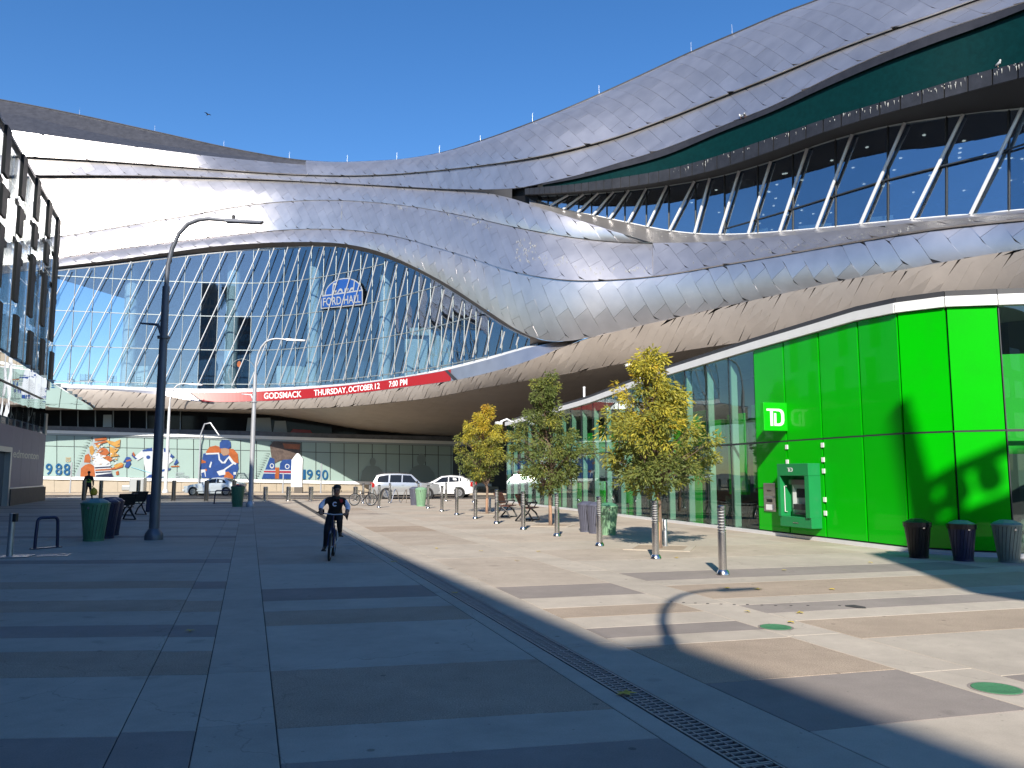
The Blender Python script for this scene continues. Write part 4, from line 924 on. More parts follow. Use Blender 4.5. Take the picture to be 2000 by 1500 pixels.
# celebrating players in orange and white, left of the post
decal('player_orange', 'print_orange', [[(157, 931), (158, 915), (166, 908), (176, 905), (184, 911), (186, 931)], [(164, 903), (166, 889), (173, 886), (177, 893), (176, 904)], [(184, 857), (207, 853), (209, 858), (186, 862)], [(183, 866), (206, 860), (212, 863), (188, 869)],
      [(190, 880), (199, 874), (208, 876), (214, 884), (207, 890), (196, 888)], [(200, 893), (212, 890), (222, 897), (214, 902)], [(211, 917), (228, 910), (241, 906), (240, 912), (224, 917)], [(226, 922), (231, 919), (232, 927), (227, 928)]], 0.03)
decal('player_gold', 'print_gold', [[(206, 859), (224, 863), (235, 858), (234, 872), (228, 874), (212, 866)], [(174, 873), (180, 870), (186, 878), (180, 890), (176, 886)], [(214, 872), (232, 877), (226, 884), (233, 890), (216, 893)], [(222, 909), (236, 903), (242, 906), (226, 915)], [(186, 870), (196, 868), (192, 876)]], 0.036)
rnd = random.Random(8); fl = []; fl2 = []; fl3 = []
for k in range(70):
    x = rnd.uniform(176, 232); y = rnd.uniform(866, 908); l = rnd.uniform(2, 7); h = rnd.uniform(.5, 1.4)
    (fl, fl2, fl3)[k % 3].append([(x-l/2, y+rnd.uniform(-1, 1)), (x, y-h), (x+l/2, y+rnd.uniform(-1.5, 1)), (x, y+h)])
decal('confetti', 'print_white', fl, 0.05); decal('confetti', 'print_brown', fl2, 0.046); decal('confetti', 'print_gold', fl3, 0.048)
decal('player_jersey', 'print_white', [[(180, 888), (192, 884), (204, 886), (214, 900), (218, 920), (216, 931), (186, 931), (183, 912)]], 0.024)
decal('jersey_stripe', 'print_orange', [[(186, 917), (217, 915), (217, 918.5), (186, 920)]], 0.04)
decal('jersey_stripe', 'print_navy', [[(185, 912.5), (217, 910.5), (217, 913), (185, 915)], [(186, 921.5), (217, 920), (217, 922.5), (187, 924)], [(188, 928), (218, 924), (221, 931), (187, 931)]], 0.042)
# white-jersey skater reaching left, behind the lamp post
decal('player_white', 'print_white', [[(279, 880), (297, 875), (318, 876), (332, 884), (338, 900), (330, 906), (326, 931), (287, 931), (281, 905)], [(262, 893), (279, 878), (284, 890), (268, 900)]], 0.02)
decal('player_blue', 'print_blue', [[(243, 912), (247, 902), (254, 900), (256, 906), (250, 914)], [(240, 903), (247, 892), (254, 893), (257, 899), (248, 902)], [(258, 884), (262, 891), (269, 897), (263, 896), (257, 890)], [(278, 879), (297, 874), (298, 881), (279, 882)], [(320, 875), (331, 878), (330, 887), (320, 882)], [(334, 886), (341, 892), (336, 895), (332, 892)], [(345, 896), (349, 903), (342, 908), (339, 907)],
      [(284, 933.5), (292, 927), (312, 925), (318, 933.8)], [(312, 918), (334, 914), (332, 918), (314, 922)], ell(289.5, 893, 4, 3.6)], 0.03)
decal('player_orange', 'print_orange', [[(260, 882), (264, 888), (262, 892), (258.5, 887)], [(246, 899), (255, 897), (256, 899.5), (247, 902)], [(333, 910), (350, 909.5), (350, 911.5), (334, 912)]], 0.034)
decal('hockey_stick', 'print_teal', [[(255, 911), (256, 912.3), (296, 925), (296, 923.6)]], 0.03)
# kneeling player: blue jersey, orange shoulders, blue helmet
decal('player_jersey', 'print_blue', [[(397, 886), (408, 884), (430, 886), (446, 888), (464, 894), (466, 915), (458, 934), (398, 934), (392, 928), (390, 912), (394, 905)]], 0.02)
decal('player_orange', 'print_orange', [[(402, 883), (409, 873), (421, 870), (430, 873), (433, 884), (420, 886), (404, 886)], [(446, 876), (456, 877), (464, 886), (466, 905), (458, 903), (450, 893), (444, 886)], [(392.5, 897), (402, 901), (402, 904), (393.5, 905)], [(399, 916), (404, 916), (404, 920), (400, 920)], [(440, 922), (446, 921), (456, 930), (455, 935), (436, 935)]], 0.03)
decal('player_white', 'print_white', [[(402, 885), (428, 884), (430, 897), (436, 903), (443, 895), (448, 890), (457, 902), (462, 905), (460, 908), (454, 906), (446, 895), (440, 905), (433, 905), (427, 898), (426, 887), (402, 888)], [(391, 917), (401, 917), (402, 931), (396, 934), (392, 928)], [(408, 912), (412, 901), (414, 903), (411, 914)], [(423, 921), (436, 917), (458, 902), (459, 904.5), (440, 918), (440, 927), (428, 929)], [(456, 922), (461, 922), (461, 927), (456, 927)]], 0.036)
decal('player_helmet', 'print_blue', [[(429, 876), (429, 865), (433, 860), (443, 859), (450, 862), (451, 872), (447, 877), (440, 875)]], 0.05)
decal('player_face', 'print_skin', [[(431, 876), (440, 875), (447, 877), (448, 884), (444, 889), (436, 890), (432, 885)]], 0.044)
decal('player_blue', 'print_blue', [[(391, 909), (405, 907), (407, 914), (394, 917)], [(393, 924), (399, 922), (401, 933), (394, 934)]], 0.042)
# two blue jerseys under a dark blurred head
decal('photo_ground', 'print_brown', [[(527, 870), (534, 862), (560, 862), (588, 865), (587, 886), (575, 905), (548, 899), (536, 905), (530, 892)]], 0.015)
decal('player_orange', 'print_orange', [[(552, 866), (586, 868), (585, 878), (556, 876)], [(537, 913), (545, 913), (545, 935), (537, 935)]], 0.024)
decal('player_jersey', 'print_blue', [[(511, 935), (520, 912), (527, 893), (536, 896), (538, 935)], [(545, 935), (547, 905), (552, 898), (570, 897), (577, 904), (580, 936)]], 0.022)
decal('jersey_stripe', 'print_white', [[(516, 917.5), (538, 917.8), (538, 919.3), (515.5, 919)], [(514.5, 923), (538, 923.6), (538, 925), (514, 924.5)], [(546, 917.8), (579, 918.4), (579, 920), (546, 919.4)], [(546, 924), (580, 924.7), (580, 926.2), (546, 925.4)], ell(531, 910, 4.2, 5), ell(561, 911, 4.6, 5)], 0.03)
decal('jersey_stripe', 'print_redline', [[(515.5, 919.6), (538, 919.9), (538, 922.8), (515, 922.4)], [(546, 920), (579, 920.6), (579, 923.8), (546, 923.2)]], 0.03)
decal('jersey_badge', 'print_blue', [ell(531, 909.5, 2.6, 3), ell(561, 911, 3, 3.2)], 0.036)
decal('player_silhouette', 'print_faint', [[(704, 939), (708, 920), (716, 911), (728, 908), (740, 912), (748, 922), (752, 940)], ell(728, 902, 6, 8), [(796, 941), (799, 922), (808, 912), (822, 906), (838, 911), (848, 924), (852, 942)], ell(823, 897, 9, 11)], 0.02)  # faint head and shoulder silhouettes printed on the film
# ================================================================ BANK PAVILION (green panels, glass wall)
bank = thing('bank_pavilion', (6.3, 22.0, 0), 'low bank pavilion with bright green panels and a long glass wall', 'building')
BPOS = Vector((6.3, 22.0, 0))
def bl(p): return Vector(p)-BPOS
def bline(px):                               # where the photo column meets the wall's ground line X = 8.2-0.29(Y-16.9)
    k = (px-1000.0)/F; Y = (8.2+0.29*16.9)/(k+0.29); return Vector((k*Y, Y, 0))
jpx = [1477, 1537, 1607, 1686, 1765, 1862, 1965]
J = [bline(x) for x in jpx]
for q_, (x_, y_) in ((5, (1862, 16.05)), (6, (1965, 15.6))): J[q_] = Vector(((x_-1000.0)/F*y_, y_, 0))
wdir = (J[0]-J[4]).normalized()              # pointing away (towards far end)
WN = Vector((-wdir.y, wdir.x, 0)); 
if WN.x > 0: WN = -WN                        # outward normal, towards the plaza
far = []; p = J[0].copy()
while p.y < 45.2: p = p+wdir*1.33; far.append(p.copy())
J += [Vector((J[-1].x+0.95, J[-1].y-0.25, 0)), Vector((J[-1].x+2.0, J[-1].y-0.35, 0)), Vector((J[-1].x+3.4, J[-1].y-0.4, 0)), Vector((J[-1].x+7, J[-1].y-0.4, 0))]
PTS = far[::-1]+J                            # far -> near
ZT = Lin([(15.2, 4.90), (15.6, 4.93), (16.05, 4.99), (16.8, 5.02), (18, 5.08), (19.3, 5.06), (22, 5.03), (27.2, 4.92), (33.9, 4.58), (45, 4.38)])
TR = 2.45; nf = len(far)
def wp(i, u, z, out=0.0):                    # point on bay i (between PTS[i] and PTS[i+1])
    a, b = PTS[i], PTS[i+1]; d = (b-a).normalized(); n = Vector((-d.y, d.x, 0)); 
    if n.dot(Vector((0, 0, 0))-a) < 0: n = -n
    p = a.lerp(b, u)+n*out; return bl((p.x, p.y, z))
def wbox(mb, i, u0, u1, z0, z1, o0, o1, mi=0):
    P = [wp(i, u0, z0, o0), wp(i, u1, z0, o0), wp(i, u1, z0, o1), wp(i, u0, z0, o1), wp(i, u0, z1, o0), wp(i, u1, z1, o0), wp(i, u1, z1, o1), wp(i, u0, z1, o1)]
    mb.add(P, [(0, 1, 2, 3), (7, 6, 5, 4), (0, 4, 5, 1), (1, 5, 6, 2), (2, 6, 7, 3), (3, 7, 4, 0)], mi); return mb
def wquadz(i, u0, u1, z0a, z0b, z1a, z1b, o0, o1):
    mb = MB(); P = [wp(i, u0, z0a, o0), wp(i, u1, z0b, o0), wp(i, u1, z0b, o1), wp(i, u0, z0a, o1), wp(i, u0, z1a, o0), wp(i, u1, z1b, o0), wp(i, u1, z1b, o1), wp(i, u0, z1a, o1)]
    mb.add(P, [(0, 1, 2, 3), (7, 6, 5, 4), (0, 4, 5, 1), (1, 5, 6, 2), (2, 6, 7, 3), (3, 7, 4, 0)]); return mb
NB = len(PTS)-1
hw = MB()
for i in range(NB):
    za, zb = ZT(PTS[i].y), ZT(PTS[i+1].y); green = nf <= i < nf+6
    g = 0.012
    u0, u1 = 0.02, 0.98
    if green:
        if i == nf:                          # bay with the night deposit: split panels round it
            for z0, z1 in ((0.12, 0.70), (1.24, TR-0.02)): wbox(MB(), i, u0, u1, z0, z1, -0.02, 0.02).build('green_panel', 'green_panel', bank)
            wbox(MB(), i, u0, 0.22, 0.73, 1.21, -0.02, 0.02).build('green_panel', 'green_panel', bank); wbox(MB(), i, 0.62, u1, 0.73, 1.21, -0.02, 0.02).build('green_panel', 'green_panel', bank)
        else: wbox(MB(), i, u0, u1, 0.12, TR-0.02, -0.02, 0.02).build('green_panel', 'green_panel', bank)
        wquadz(i, u0, u1, TR+0.02, TR+0.02, za-0.02, zb-0.02, -0.02, 0.02).build('green_panel', 'green_panel', bank)
        wquadz(i, 0, 1, 0.0, 0.0, za, zb, -0.12, -0.06).build('backing', 'dark_trim', bank)
    else:
        wbox(MB(), i, u0, u1, 0.12, TR-0.03, -0.006, 0.006).build('window_pane', 'bank_glass', bank)
        wquadz(i, u0, u1, TR+0.03, TR+0.03, za-0.02, zb-0.02, -0.006, 0.006).build('window_pane', 'bank_glass', bank)
        mb = MB(); wbox(mb, i, 0.0, 0.018, 0.1, za-0.01, -0.05, 0.012); mb.build('mullion', 'mullion_dark', bank)
        if i < nf:
            mb = MB(); wbox(mb, i, 0.02, 0.05, 0.1, za-0.01, -0.24, -0.05); mb.build('glass_fin', 'fin_mint', bank)
    wbox(MB(), i, 0, 1, TR-0.025 if not green else TR-0.018, TR+0.025 if not green else TR+0.018, -0.055, 0.016).build('transom', 'mullion_dark', bank)
    wquadz(i, -0.002, 1.002, za, zb, za+0.21, zb+0.21, -0.15, 0.10).build('white_fascia', 'white_paint', bank)
    wquadz(i, -0.002, 1.002, za+0.215, zb+0.215, za+0.33, zb+0.33, -0.3, 0.05).build('roof_cap', 'dark_trim', bank)
    wbox(MB(), i, -0.002, 1.002, 0.0, 0.085, -0.1, 0.06).build('kick_plate', 'white_metal', bank)
# roof and floor, closing walls, interior
roof_in = [p+Vector((7.5, 5.0, 0)) for p in PTS]
mb = MB(); fl = MB(); bw = MB()
for i in range(NB):
    a, b = PTS[i], PTS[i+1]; c, d = roof_in[i+1], roof_in[i]; za, zb = ZT(a.y)+0.2, ZT(b.y)+0.2
    mb.quad(bl((a.x, a.y, za)), bl((d.x, d.y, za)), bl((c.x, c.y, zb)), bl((b.x, b.y, zb)))
    fl.quad(bl((a.x, a.y, 0.02)), bl((b.x, b.y, 0.02)), bl((c.x, c.y, 0.02)), bl((d.x, d.y, 0.02)))
    e, f = a+Vector((3.6, 2.0, 0)), b+Vector((3.6, 2.0, 0)); bw.quad(bl((e.x, e.y, 0)), bl((f.x, f.y, 0)), bl((f.x, f.y, zb)), bl((e.x, e.y, za)))
mb.build('roof', 'roof_membrane', bank); fl.build('floor', 'inner_floor', bank); bw.build('inner_wall', 'office_wall', bank)
# end wall towards the street
mb = MB(); a, d = PTS[0], roof_in[0]; n = 5
for k in range(n):
    p = a.lerp(d, k/n); q = a.lerp(d, (k+0.97)/n); mb.prism([bl((p.x, p.y, .05)), bl((q.x, q.y, .05)), bl((q.x, q.y, ZT(45))), bl((p.x, p.y, ZT(45)))], (0, -0.02, 0))
mb.build('end_glazing', 'bank_glass', bank)
# green feature walls and furniture seen through the glass
for (i, o, h0, h1, u0, u1) in ((nf-1, -1.6, 1.2, 3.6, .1, .8), (nf-2, -1.4, 1.0, 3.4, .2, .9), (nf-5, -1.5, 2.3, 3.6, .0, 1.0), (nf-6, -1.3, 2.3, 3.4, .0, 1.), (nf-8, -1.5, 0.0, 3.4, .1, 1.0), (nf-11, -1.4, 2.3, 3.4, .0, 1.), (nf-12, -1.4, 0, 1.2, .1, .9), (nf-4, -1.3, 0.0, 1.9, .5, 1.0), (nf+6, -1.0, 2.0, 4.0, 0.05, .95), (nf+7, -1.0, 2.5, 3.2, 0, 1), (nf-3, -1.6, 2.6, 3.3, 0, 1), (nf-4, -1.5, 2.9, 3.5, 0, 1), (nf-7, -1.2, 2.5, 3.4, 0, 1), (nf-9, -1.3, 2.4, 3.3, 0, 1), (nf-10, -1.3, 0.1, 1.3, .2, .9), (nf-13, -1.3, 2.4, 3.4, 0, 1), (nf-14, -1.3, 0, 3.2, 0, 1)):
    if 0 <= i < NB: wbox(MB(), i, u0, u1, h0, h1, o*.4-0.12, o*.4).build('feature_wall', 'green_inner', bank)
for i in range(1, nf):
    wbox(MB(), i, 0.0, 1.0, 2.52, 3.25 if i % 3 else 3.7, -0.92, -0.86).build('green_bulkhead', 'green_inner', bank)
for i in range(1, nf, 2):
    mb = MB(); wbox(mb, i, .15, .85, .70, .74, -1.6, -0.7); 
    for u in (.2, .8): wbox(mb, i, u, u+.03, 0.02, .70, -1.2, -1.15)
    mb.build('inner_table', 'furniture_black', bank)
    mb = MB(); wbox(mb, i, .3, .65, .42, .48, -.65, -.35); wbox(mb, i, .3, .65, .48, .95, -.38, -.34)
    for u in (.31, .62): wbox(mb, i, u, u+.02, .02, .42, -.6, -.57); wbox(mb, i, u, u+.02, .02, .42, -.40, -.37)
    mb.build('inner_chair', 'furniture_black', bank)
mb = MB(); wbox(mb, nf-3, 0.05, .95, 2.3, 2.42, -2.2, -1.5); mb.build('counter_light', 'inner_pale', bank)
mb = MB(); text_on(mb, 'the green', lambda u, v: wp(2, 0.05+0.9*u, 1.25+0.26*v, 0.012), bold=True); mb.build('window_lettering', 'green_sign', bank)
# hinge blocks along two joints
for jx, zs in ((nf+1, (2.30, 1.92)), (nf+2, (2.30, 1.95, 1.68, 1.00, 0.68))):
    for z in zs:
        mb = MB(); wbox(mb, jx, -0.03, 0.035, z-0.06, z+0.05, 0.021, 0.045); mb.build('hinge', 'white_paint', bank)
# ---- night deposit unit
t = thing('deposit_box', tuple(BPOS), 'scratched steel deposit box set low into the green wall', 'deposit box')
wbox(MB(), nf, 0.23, 0.61, 0.62, 1.36, 0.0215, 0.05).build('plate', 'stainless', t, bevel=0.004)
wbox(MB(), nf, 0.27, 0.57, 0.98, 1.02, 0.052, 0.075).build('shelf', 'grey_steel', t); wbox(MB(), nf, 0.3, 0.55, 0.66, 0.80, 0.051, 0.056).build('label_plate', 'white_paint', t)
wbox(MB(), nf, 0.33, 0.50, 0.86, 0.94, 0.051, 0.058).build('slot', 'screen_dark', t); wbox(MB(), nf, 0.36, 0.47, 1.14, 1.18, 0.051, 0.07).build('handle', 'steel_dark', t)
# ---- cash machine
t = thing('cash_machine', tuple(BPOS), 'green cash machine housing with screen and keypad on the green wall', 'cash machine')
i = nf+1; a, b = 0.02, 0.90; zb_, zt_ = 0.30, 1.86; O = 0.36
wbox(MB(), i, a, b, 1.56, zt_, 0.021, O).build('header', 'green_machine', t, bevel=0.008)
wbox(MB(), i, a, b, zb_, 0.55, 0.021, O-0.04).build('base', 'green_machine', t, bevel=0.008)
for u0, u1 in ((a, a+0.07), (b-0.11, b)): wbox(MB(), i, u0, u1, 0.552, 1.558, 0.021, O-0.003).build('side_cheek', 'green_machine', t)
wbox(MB(), i, a+0.072, b-0.112, 0.552, 1.558, 0.021, 0.06).build('recess', 'green_machine', t)
fa = wbox(MB(), i, a+0.16, b-0.17, 0.60, 1.40, 0.062, 0.10).build('fascia', 'mullion_grey', t)
wbox(MB(), i, a+0.17, b-0.18, 1.34, 1.46, 0.062, 0.20).build('light_hood', 'steel_dark', t)
mb = MB(); P = [wp(i, a+.18, .66, .102), wp(i, a+.18, 1.34, .102), wp(i, a+.30, 1.12, .03+.075), wp(i, a+.30, .80, .03+.075)]; mb.poly(P); mb.build('bezel', 'white_paint', t)
wbox(MB(), i, a+0.30, b-0.20, 1.02, 1.24, 0.102, 0.112).build('screen', 'screen_dark', t)
wbox(MB(), i, a+0.28, b-0.19, 0.72, 0.86, 0.102, 0.20).build('keypad', 'black_plastic', t)
for k in range(3):
    for q in range(4): wbox(MB(), i, a+0.33+0.07*q, a+0.37+0.07*q, 0.862+0.0, 0.868, 0.118+0.024*k, 0.134+0.024*k).build('key', 'grey_steel', t)
wbox(MB(), i, a+0.26, b-0.18, 0.60, 0.64, 0.102, 0.15).build('cash_slot', 'black_plastic', t)
mb = MB()
for k in range(2): pass
hr = MB(); hr.tube([wp(i, a+0.10, 1.30, .20), wp(i, a+0.10, 1.30, .26), wp(i, a+0.10, .66, .26), wp(i, a+0.10, .66, .20)], 0.012, 6); hr.build('grab_rail', 'white_metal', t)
def td_logo(mb, f):                          # interlocked T and D as flat bars, f maps the unit box to the surface
    q = lambda pts: mb.poly([f(x, y) for x, y in pts])
    q([(0.0, 0.88), (0.0, 1.0), (0.55, 1.0), (0.55, 0.88)]); q([(0.20, 0.0), (0.20, 0.88), (0.36, 0.88), (0.36, 0.0)])
    q([(0.42, 0.0), (0.42, 0.74), (0.55, 0.74), (0.55, 0.0)])
    out = [(0.55, 1.0), (0.72, 1.0), (0.86, 0.96), (0.96, 0.85), (1.0, 0.68), (1.0, 0.32), (0.96, 0.15), (0.86, 0.04), (0.72, 0.0), (0.55, 0.0)]
    inn = [(0.55, 0.86), (0.68, 0.86), (0.76, 0.83), (0.81, 0.76), (0.83, 0.64), (0.83, 0.36), (0.81, 0.24), (0.76, 0.17), (0.68, 0.14), (0.55, 0.14)]
    for k in range(len(out)-1): mb.poly([f(*out[k]), f(*inn[k]), f(*inn[k+1]), f(*out[k+1])])
mb = MB(); td_logo(mb, lambda u, v: wp(i, 0.32+0.16*u, 1.66+0.10*v, O+0.003)); mb.build('logo', 'white_paint', t)
mb = MB(); wbox(mb, i, .40, .55, .40, .42, O-.039, O-.03); mb.build('badge', 'stainless', t)
# ---- blade sign on the joint left of the cash machine
t = thing('blade_sign', tuple(BPOS), 'square green blade sign with white letters projecting from the green wall', 'sign')
d_ = (PTS[nf+2]-PTS[nf+1]).normalized(); nn = WN
base = PTS[nf+1]; z0, z1 = 2.70, 3.43
def sg(u, z, k): p = base+nn*(0.02+0.70*(1-u))+d_*k; return bl((p.x, p.y, z))
mb = MB(); mb.add([sg(0, z0, -.07), sg(1, z0, -.07), sg(1, z0, .07), sg(0, z0, .07), sg(0, z1, -.07), sg(1, z1, -.07), sg(1, z1, .07), sg(0, z1, .07)], [(0, 1, 2, 3), (7, 6, 5, 4), (0, 4, 5, 1), (1, 5, 6, 2), (2, 6, 7, 3), (3, 7, 4, 0)]); bs = mb.build('panel', 'green_sign', t, bevel=0.012)
for kk in (0.072, -0.072):
    mb = MB(); td_logo(mb, lambda u, v: sg(0.12+0.74*u if kk > 0 else 0.88-0.74*u, z0+.13+.44*v, kk)); mb.build('letters', 'white_paint', t)
# ---- small roof things: cameras, vent pipe, folded bracket
def cam_at(px, py, Y, lab, rz):
    p = at(px, py, Y); t = thing('security_camera', p, lab, 'camera', rz)
    mb = MB(); mb.tube([(0, 0, 0), (0, -0.34, -0.05)], 0.055, 10); mb.build('body', 'white_paint', t, smooth=True)
    mb = MB(); mb.tube([(0, -0.342, -0.05), (0, -0.36, -0.053)], 0.042, 10); mb.build('lens', 'screen_dark', t)
    mb = MB(); mb.tube([(0, -0.05, -0.05), (0.05, 0.0, -0.22), (0.10, 0.1, -0.30)], 0.022, 6); mb.build('bracket', 'grey_steel', t)
cam_at(1236, 712, 29.6, 'white bullet camera sticking out above the roof edge behind the tallest tree', -1.2)
cam_at(1262, 738, 28.6, 'white camera mounted low on the roof edge among the leaves', -1.0)
p = at(1141, 770, 34.8); t = thing('vent_pipe', (p.x, p.y, 4.85), 'short white vent pipe on the bank roof edge', 'pipe'); mb = MB(); mb.lathe([(.05, 0), (.05, .5)], 12); mb.build('pipe', 'white_paint', t, smooth=True); mb = MB(); mb.lathe([(.062, .5), (.062, .54), (.03, .56)], 12); mb.build('cap', 'white_paint', t)
p = at(990, 828, 44.6); t = thing('floodlight', (p.x, p.y, p.z), 'white floodlight on a bent bracket at the far roof corner', 'light'); mb = MB(); mb.tube([(0.5, .2, -.3), (0.3, 0, .1), (0, -.2, .25), (-.35, -.3, .1)], .06, 8); mb.build('bracket', 'white_paint', t, smooth=True); mb = MB(); mb.box((-.45, -.32, .02), (.34, .3, .16), .4); mb.build('head', 'white_paint', t, bevel=.02)
# ================================================================ OFFICE BUILDING ON THE LEFT (casts the big plaza shadow)
def FL(Y, out=0.0, z=0.0):                   # point on the facade line X = -10-0.38Y, moved out towards the plaza
    n = Vector((0.935, 0.355, 0)); p = Vector((-10.0-0.38*Y, Y, 0))+n*out; return Vector((p.x, p.y, z))
office = thing('office_building', FL(48.5), 'glass office building with staggered black vertical fins beside the plaza', 'building')
OPOS = FL(48.5)
def ol(p): return Vector(p)-OPOS
def fbox(mb, Y0, Y1, z0, z1, o0, o1):
    P = [FL(Y0, o0, z0), FL(Y1, o0, z0), FL(Y1, o1, z0), FL(Y0, o1, z0), FL(Y0, o0, z1), FL(Y1, o0, z1), FL(Y1, o1, z1), FL(Y0, o1, z1)]
    mb.add([ol(p) for p in P], [(3, 2, 1, 0), (4, 5, 6, 7), (1, 5, 4, 0), (2, 6, 5, 1), (3, 7, 6, 2), (0, 4, 7, 3)]); return mb
ZROOF = 17.5; YEND = 48.5
# masses: front block in view and the slightly taller rear block behind the camera
fbox(MB(), -21.5, 20.0, 3.9, ZROOF-0.12, -14, -0.5).build('core', 'inner_wall', office)
fbox(MB(), 20.02, YEND-0.1, 3.9, 7.6, -14, -0.5).build('low_wing', 'inner_wall', office)
fbox(MB(), -21.5, YEND-1.0, 0.0, 3.88, -14, -0.3).build('ground_core', 'facade_lavender', office)
fbox(MB(), -21.5, 20.0, ZROOF-0.1, ZROOF+0.05, -14.1, 0.12).build('roof_edge', 'charcoal_metal', office)
fbox(MB(), 20.01, YEND+0.02, ZROOF-0.1, ZROOF+0.05, -0.15, 0.12).build('roof_edge', 'charcoal_metal', office)
fbox(MB(), -75, -21.52, 0.0, ZROOF+1.05, -14, -0.02).build('rear_block', 'office_wall', office)
for z in (2.0, 5.5, 9, 12.5):
    for k in range(12):
        y = -24-k*4.2; fbox(MB(), y-2.6, y, z, z+2.2, -0.018, 0.03).build('rear_window', 'office_glass', office)
# curtain wall panes: clear glass on top so sunlight reaches the road, tinted glass below
ys = [YEND-1.58*k for k in range(0, 19)]
for a, b in zip(ys[1:], ys[:-1]):
    for z0, z1, m in ((4.4, 7.0, 'tower_glass'), (7.0, 9.4, 'atrium_glass'), (9.4, 11.6, 'atrium_glass'), (11.6, 13.6, 'atrium_glass'), (13.6, 15.6, 'atrium_glass'), (15.6, 17.38, 'atrium_glass')):
        fbox(MB(), a+0.02, b-0.02, z0+0.02, z1-0.02, -0.03, 0.0).build('curtain_panel', m, office)
fbox(MB(), ys[-1], YEND, 4.38, 7.6, -0.2, -0.05).build('curtain_backing', 'inner_wall', office)
fbox(MB(), -21.4, 19.99, 4.4, 17.3, -0.45, -0.02).build('near_glazing', 'office_glass', office)
# end face of the upper storeys (turned to the street)
# staggered fins
cols = [(38.3, [(15.2, 17.35), (13.3, 14.7), (10.0, 12.9)], (2.6, 9.4)), (41.6, [(15.2, 17.4), (13.6, 14.9), (9.9, 13.2)], (3.0, 9.2)), (44.8, [(15.2, 17.3), (13.6, 14.8), (10.0, 13.0)], (3.0, 9.3)), (47.6, [(9.6, 17.2)], (3.0, 9.0)), (35.0, [(15.1, 17.35), (13.2, 14.6), (10.0, 12.8)], (2.6, 9.4))]
rods = MB()
for Y, up, low in cols:
    for z0, z1 in up: fbox(MB(), Y-0.42, Y+0.42, z0, z1, 0.16, 0.30).build('fin', 'facade_black', office)
    fbox(MB(), Y-0.35+0.5, Y+0.45+0.5, max(low[0]+3.6, 6.2), low[1], 0.16, 0.31).build('fin', 'facade_black', office)
    for zc in (13.05, 14.95): fbox(MB(), Y-0.35, Y+0.35, zc-0.14, zc+0.12, 0.02, 0.08).build('bracket', 'facade_black', office)
    fbox(MB(), Y-0.02, Y+0.02, 6.3, 17.2, 0.04, 0.09).build('fin_rail', 'charcoal_metal', office)
    for zc in (12.2, 14.6): fbox(MB(), Y+1.3, Y+1.7, zc, zc+.3, 0.02, 0.10).build('vent', 'facade_black', office)
# canopy: flat glass plate on thin fins with a pointed end
cz = 6.05
P = [FL(24, 0.05, cz), FL(24, 2.15, cz), FL(52.0, 2.0, cz), FL(54.4, 1.85, cz), FL(54.9, 1.4, cz), FL(54.6, 0.6, cz), FL(53.4, -0.6, cz), FL(50.0, -0.7, cz)]
mb = MB(); mb.prism([ol(p) for p in P], (0, 0, 0.03)); mb.build('canopy_glass', 'canopy_glass', office)
for k in range(16):
    y = 26+k*1.8
    mb = MB(); fbox(mb, y, y+0.05, cz+0.035, cz+0.20, 0.05, 2.1); mb.build('canopy_rib', 'mullion_grey', office)
for k in range(8):
    y = 48.2+k*0.78; mb = MB(); fbox(mb, y, y+0.34, cz+0.032, cz+0.16, 1.85, 2.02); mb.build('canopy_clip', 'facade_black', office)
mb = MB(); fbox(mb, 24, 47.5, cz-0.02, cz+0.12, -0.02, 0.10); mb.build('canopy_beam', 'charcoal_metal', office)
mb = MB(); fbox(mb, 24, 48.6, cz-0.75, cz-0.05, -0.02, 0.0); mb.build('canopy_fascia', 'door_glass_dark', office)
# ground storey: clerestory, lavender wall panels, door, lettering, plinth
fbox(MB(), 20, 48.9, 4.05, 5.14, -0.16, -0.06).build('clerestory_glass', 'door_glass_dark', office)
for k in range(12): fbox(MB(), 48.8-k*1.5, 48.86-k*1.5, 4.05, 5.14, -0.06, 0.0).build('clerestory_mullion', 'mullion_grey', office)
fbox(MB(), 48.9, 49.4, 4.0, 5.3, -0.7, 0.02).build('corner_glass', 'frame_pale', office)
edges = [20, 24, 28, 31.5, 35.2, 37.2]; 
for a, b in zip(edges[:-1], edges[1:]): fbox(MB(), a+.01, b-.01, 0.0, 4.04, -0.28, 0.0).build('wall_panel', 'facade_lavender', office)
for a, b in ((40.8, 43.2), (43.2, 45.4), (45.4, 47.4), (47.4, 49.3)): fbox(MB(), a+.01, b-.01, 0.92, 4.04, -0.28, 0.0).build('wall_panel', 'facade_lavender', office)
fbox(MB(), 37.2, 40.8, 2.95, 4.04, -0.28, 0.0).build('wall_panel', 'facade_lavender', office)
fbox(MB(), 40.8, 49.6, 0.0, 0.84, -0.28, 0.12).build('plinth', 'plinth_brown', office)
fbox(MB(), 40.8, 49.4, 0.85, 0.91, -0.2, 0.05).build('ledge', 'white_metal', office)
fbox(MB(), 37.5, 40.5, 0.0, 2.7, -0.26, -0.2).build('door', 'door_glass_dark', office)
for a, b, z0, z1 in ((37.2, 37.5, 0, 2.95), (40.5, 40.8, 0, 2.95), (37.5, 40.5, 2.7, 2.95)): fbox(MB(), a, b, z0, z1, -0.28, 0.06).build('door_frame', 'frame_pale', office)
fbox(MB(), 38.95, 39.05, 0, 2.7, -0.199, -0.17).build('door_stile', 'charcoal_metal', office)
mb = MB(); text_on(mb, 'edmonton', lambda u, v: ol(FL(41.2+6.2*u, 0.015, 2.45+0.42*v)), bold=True); mb.build('wall_lettering', 'frame_pale', office)
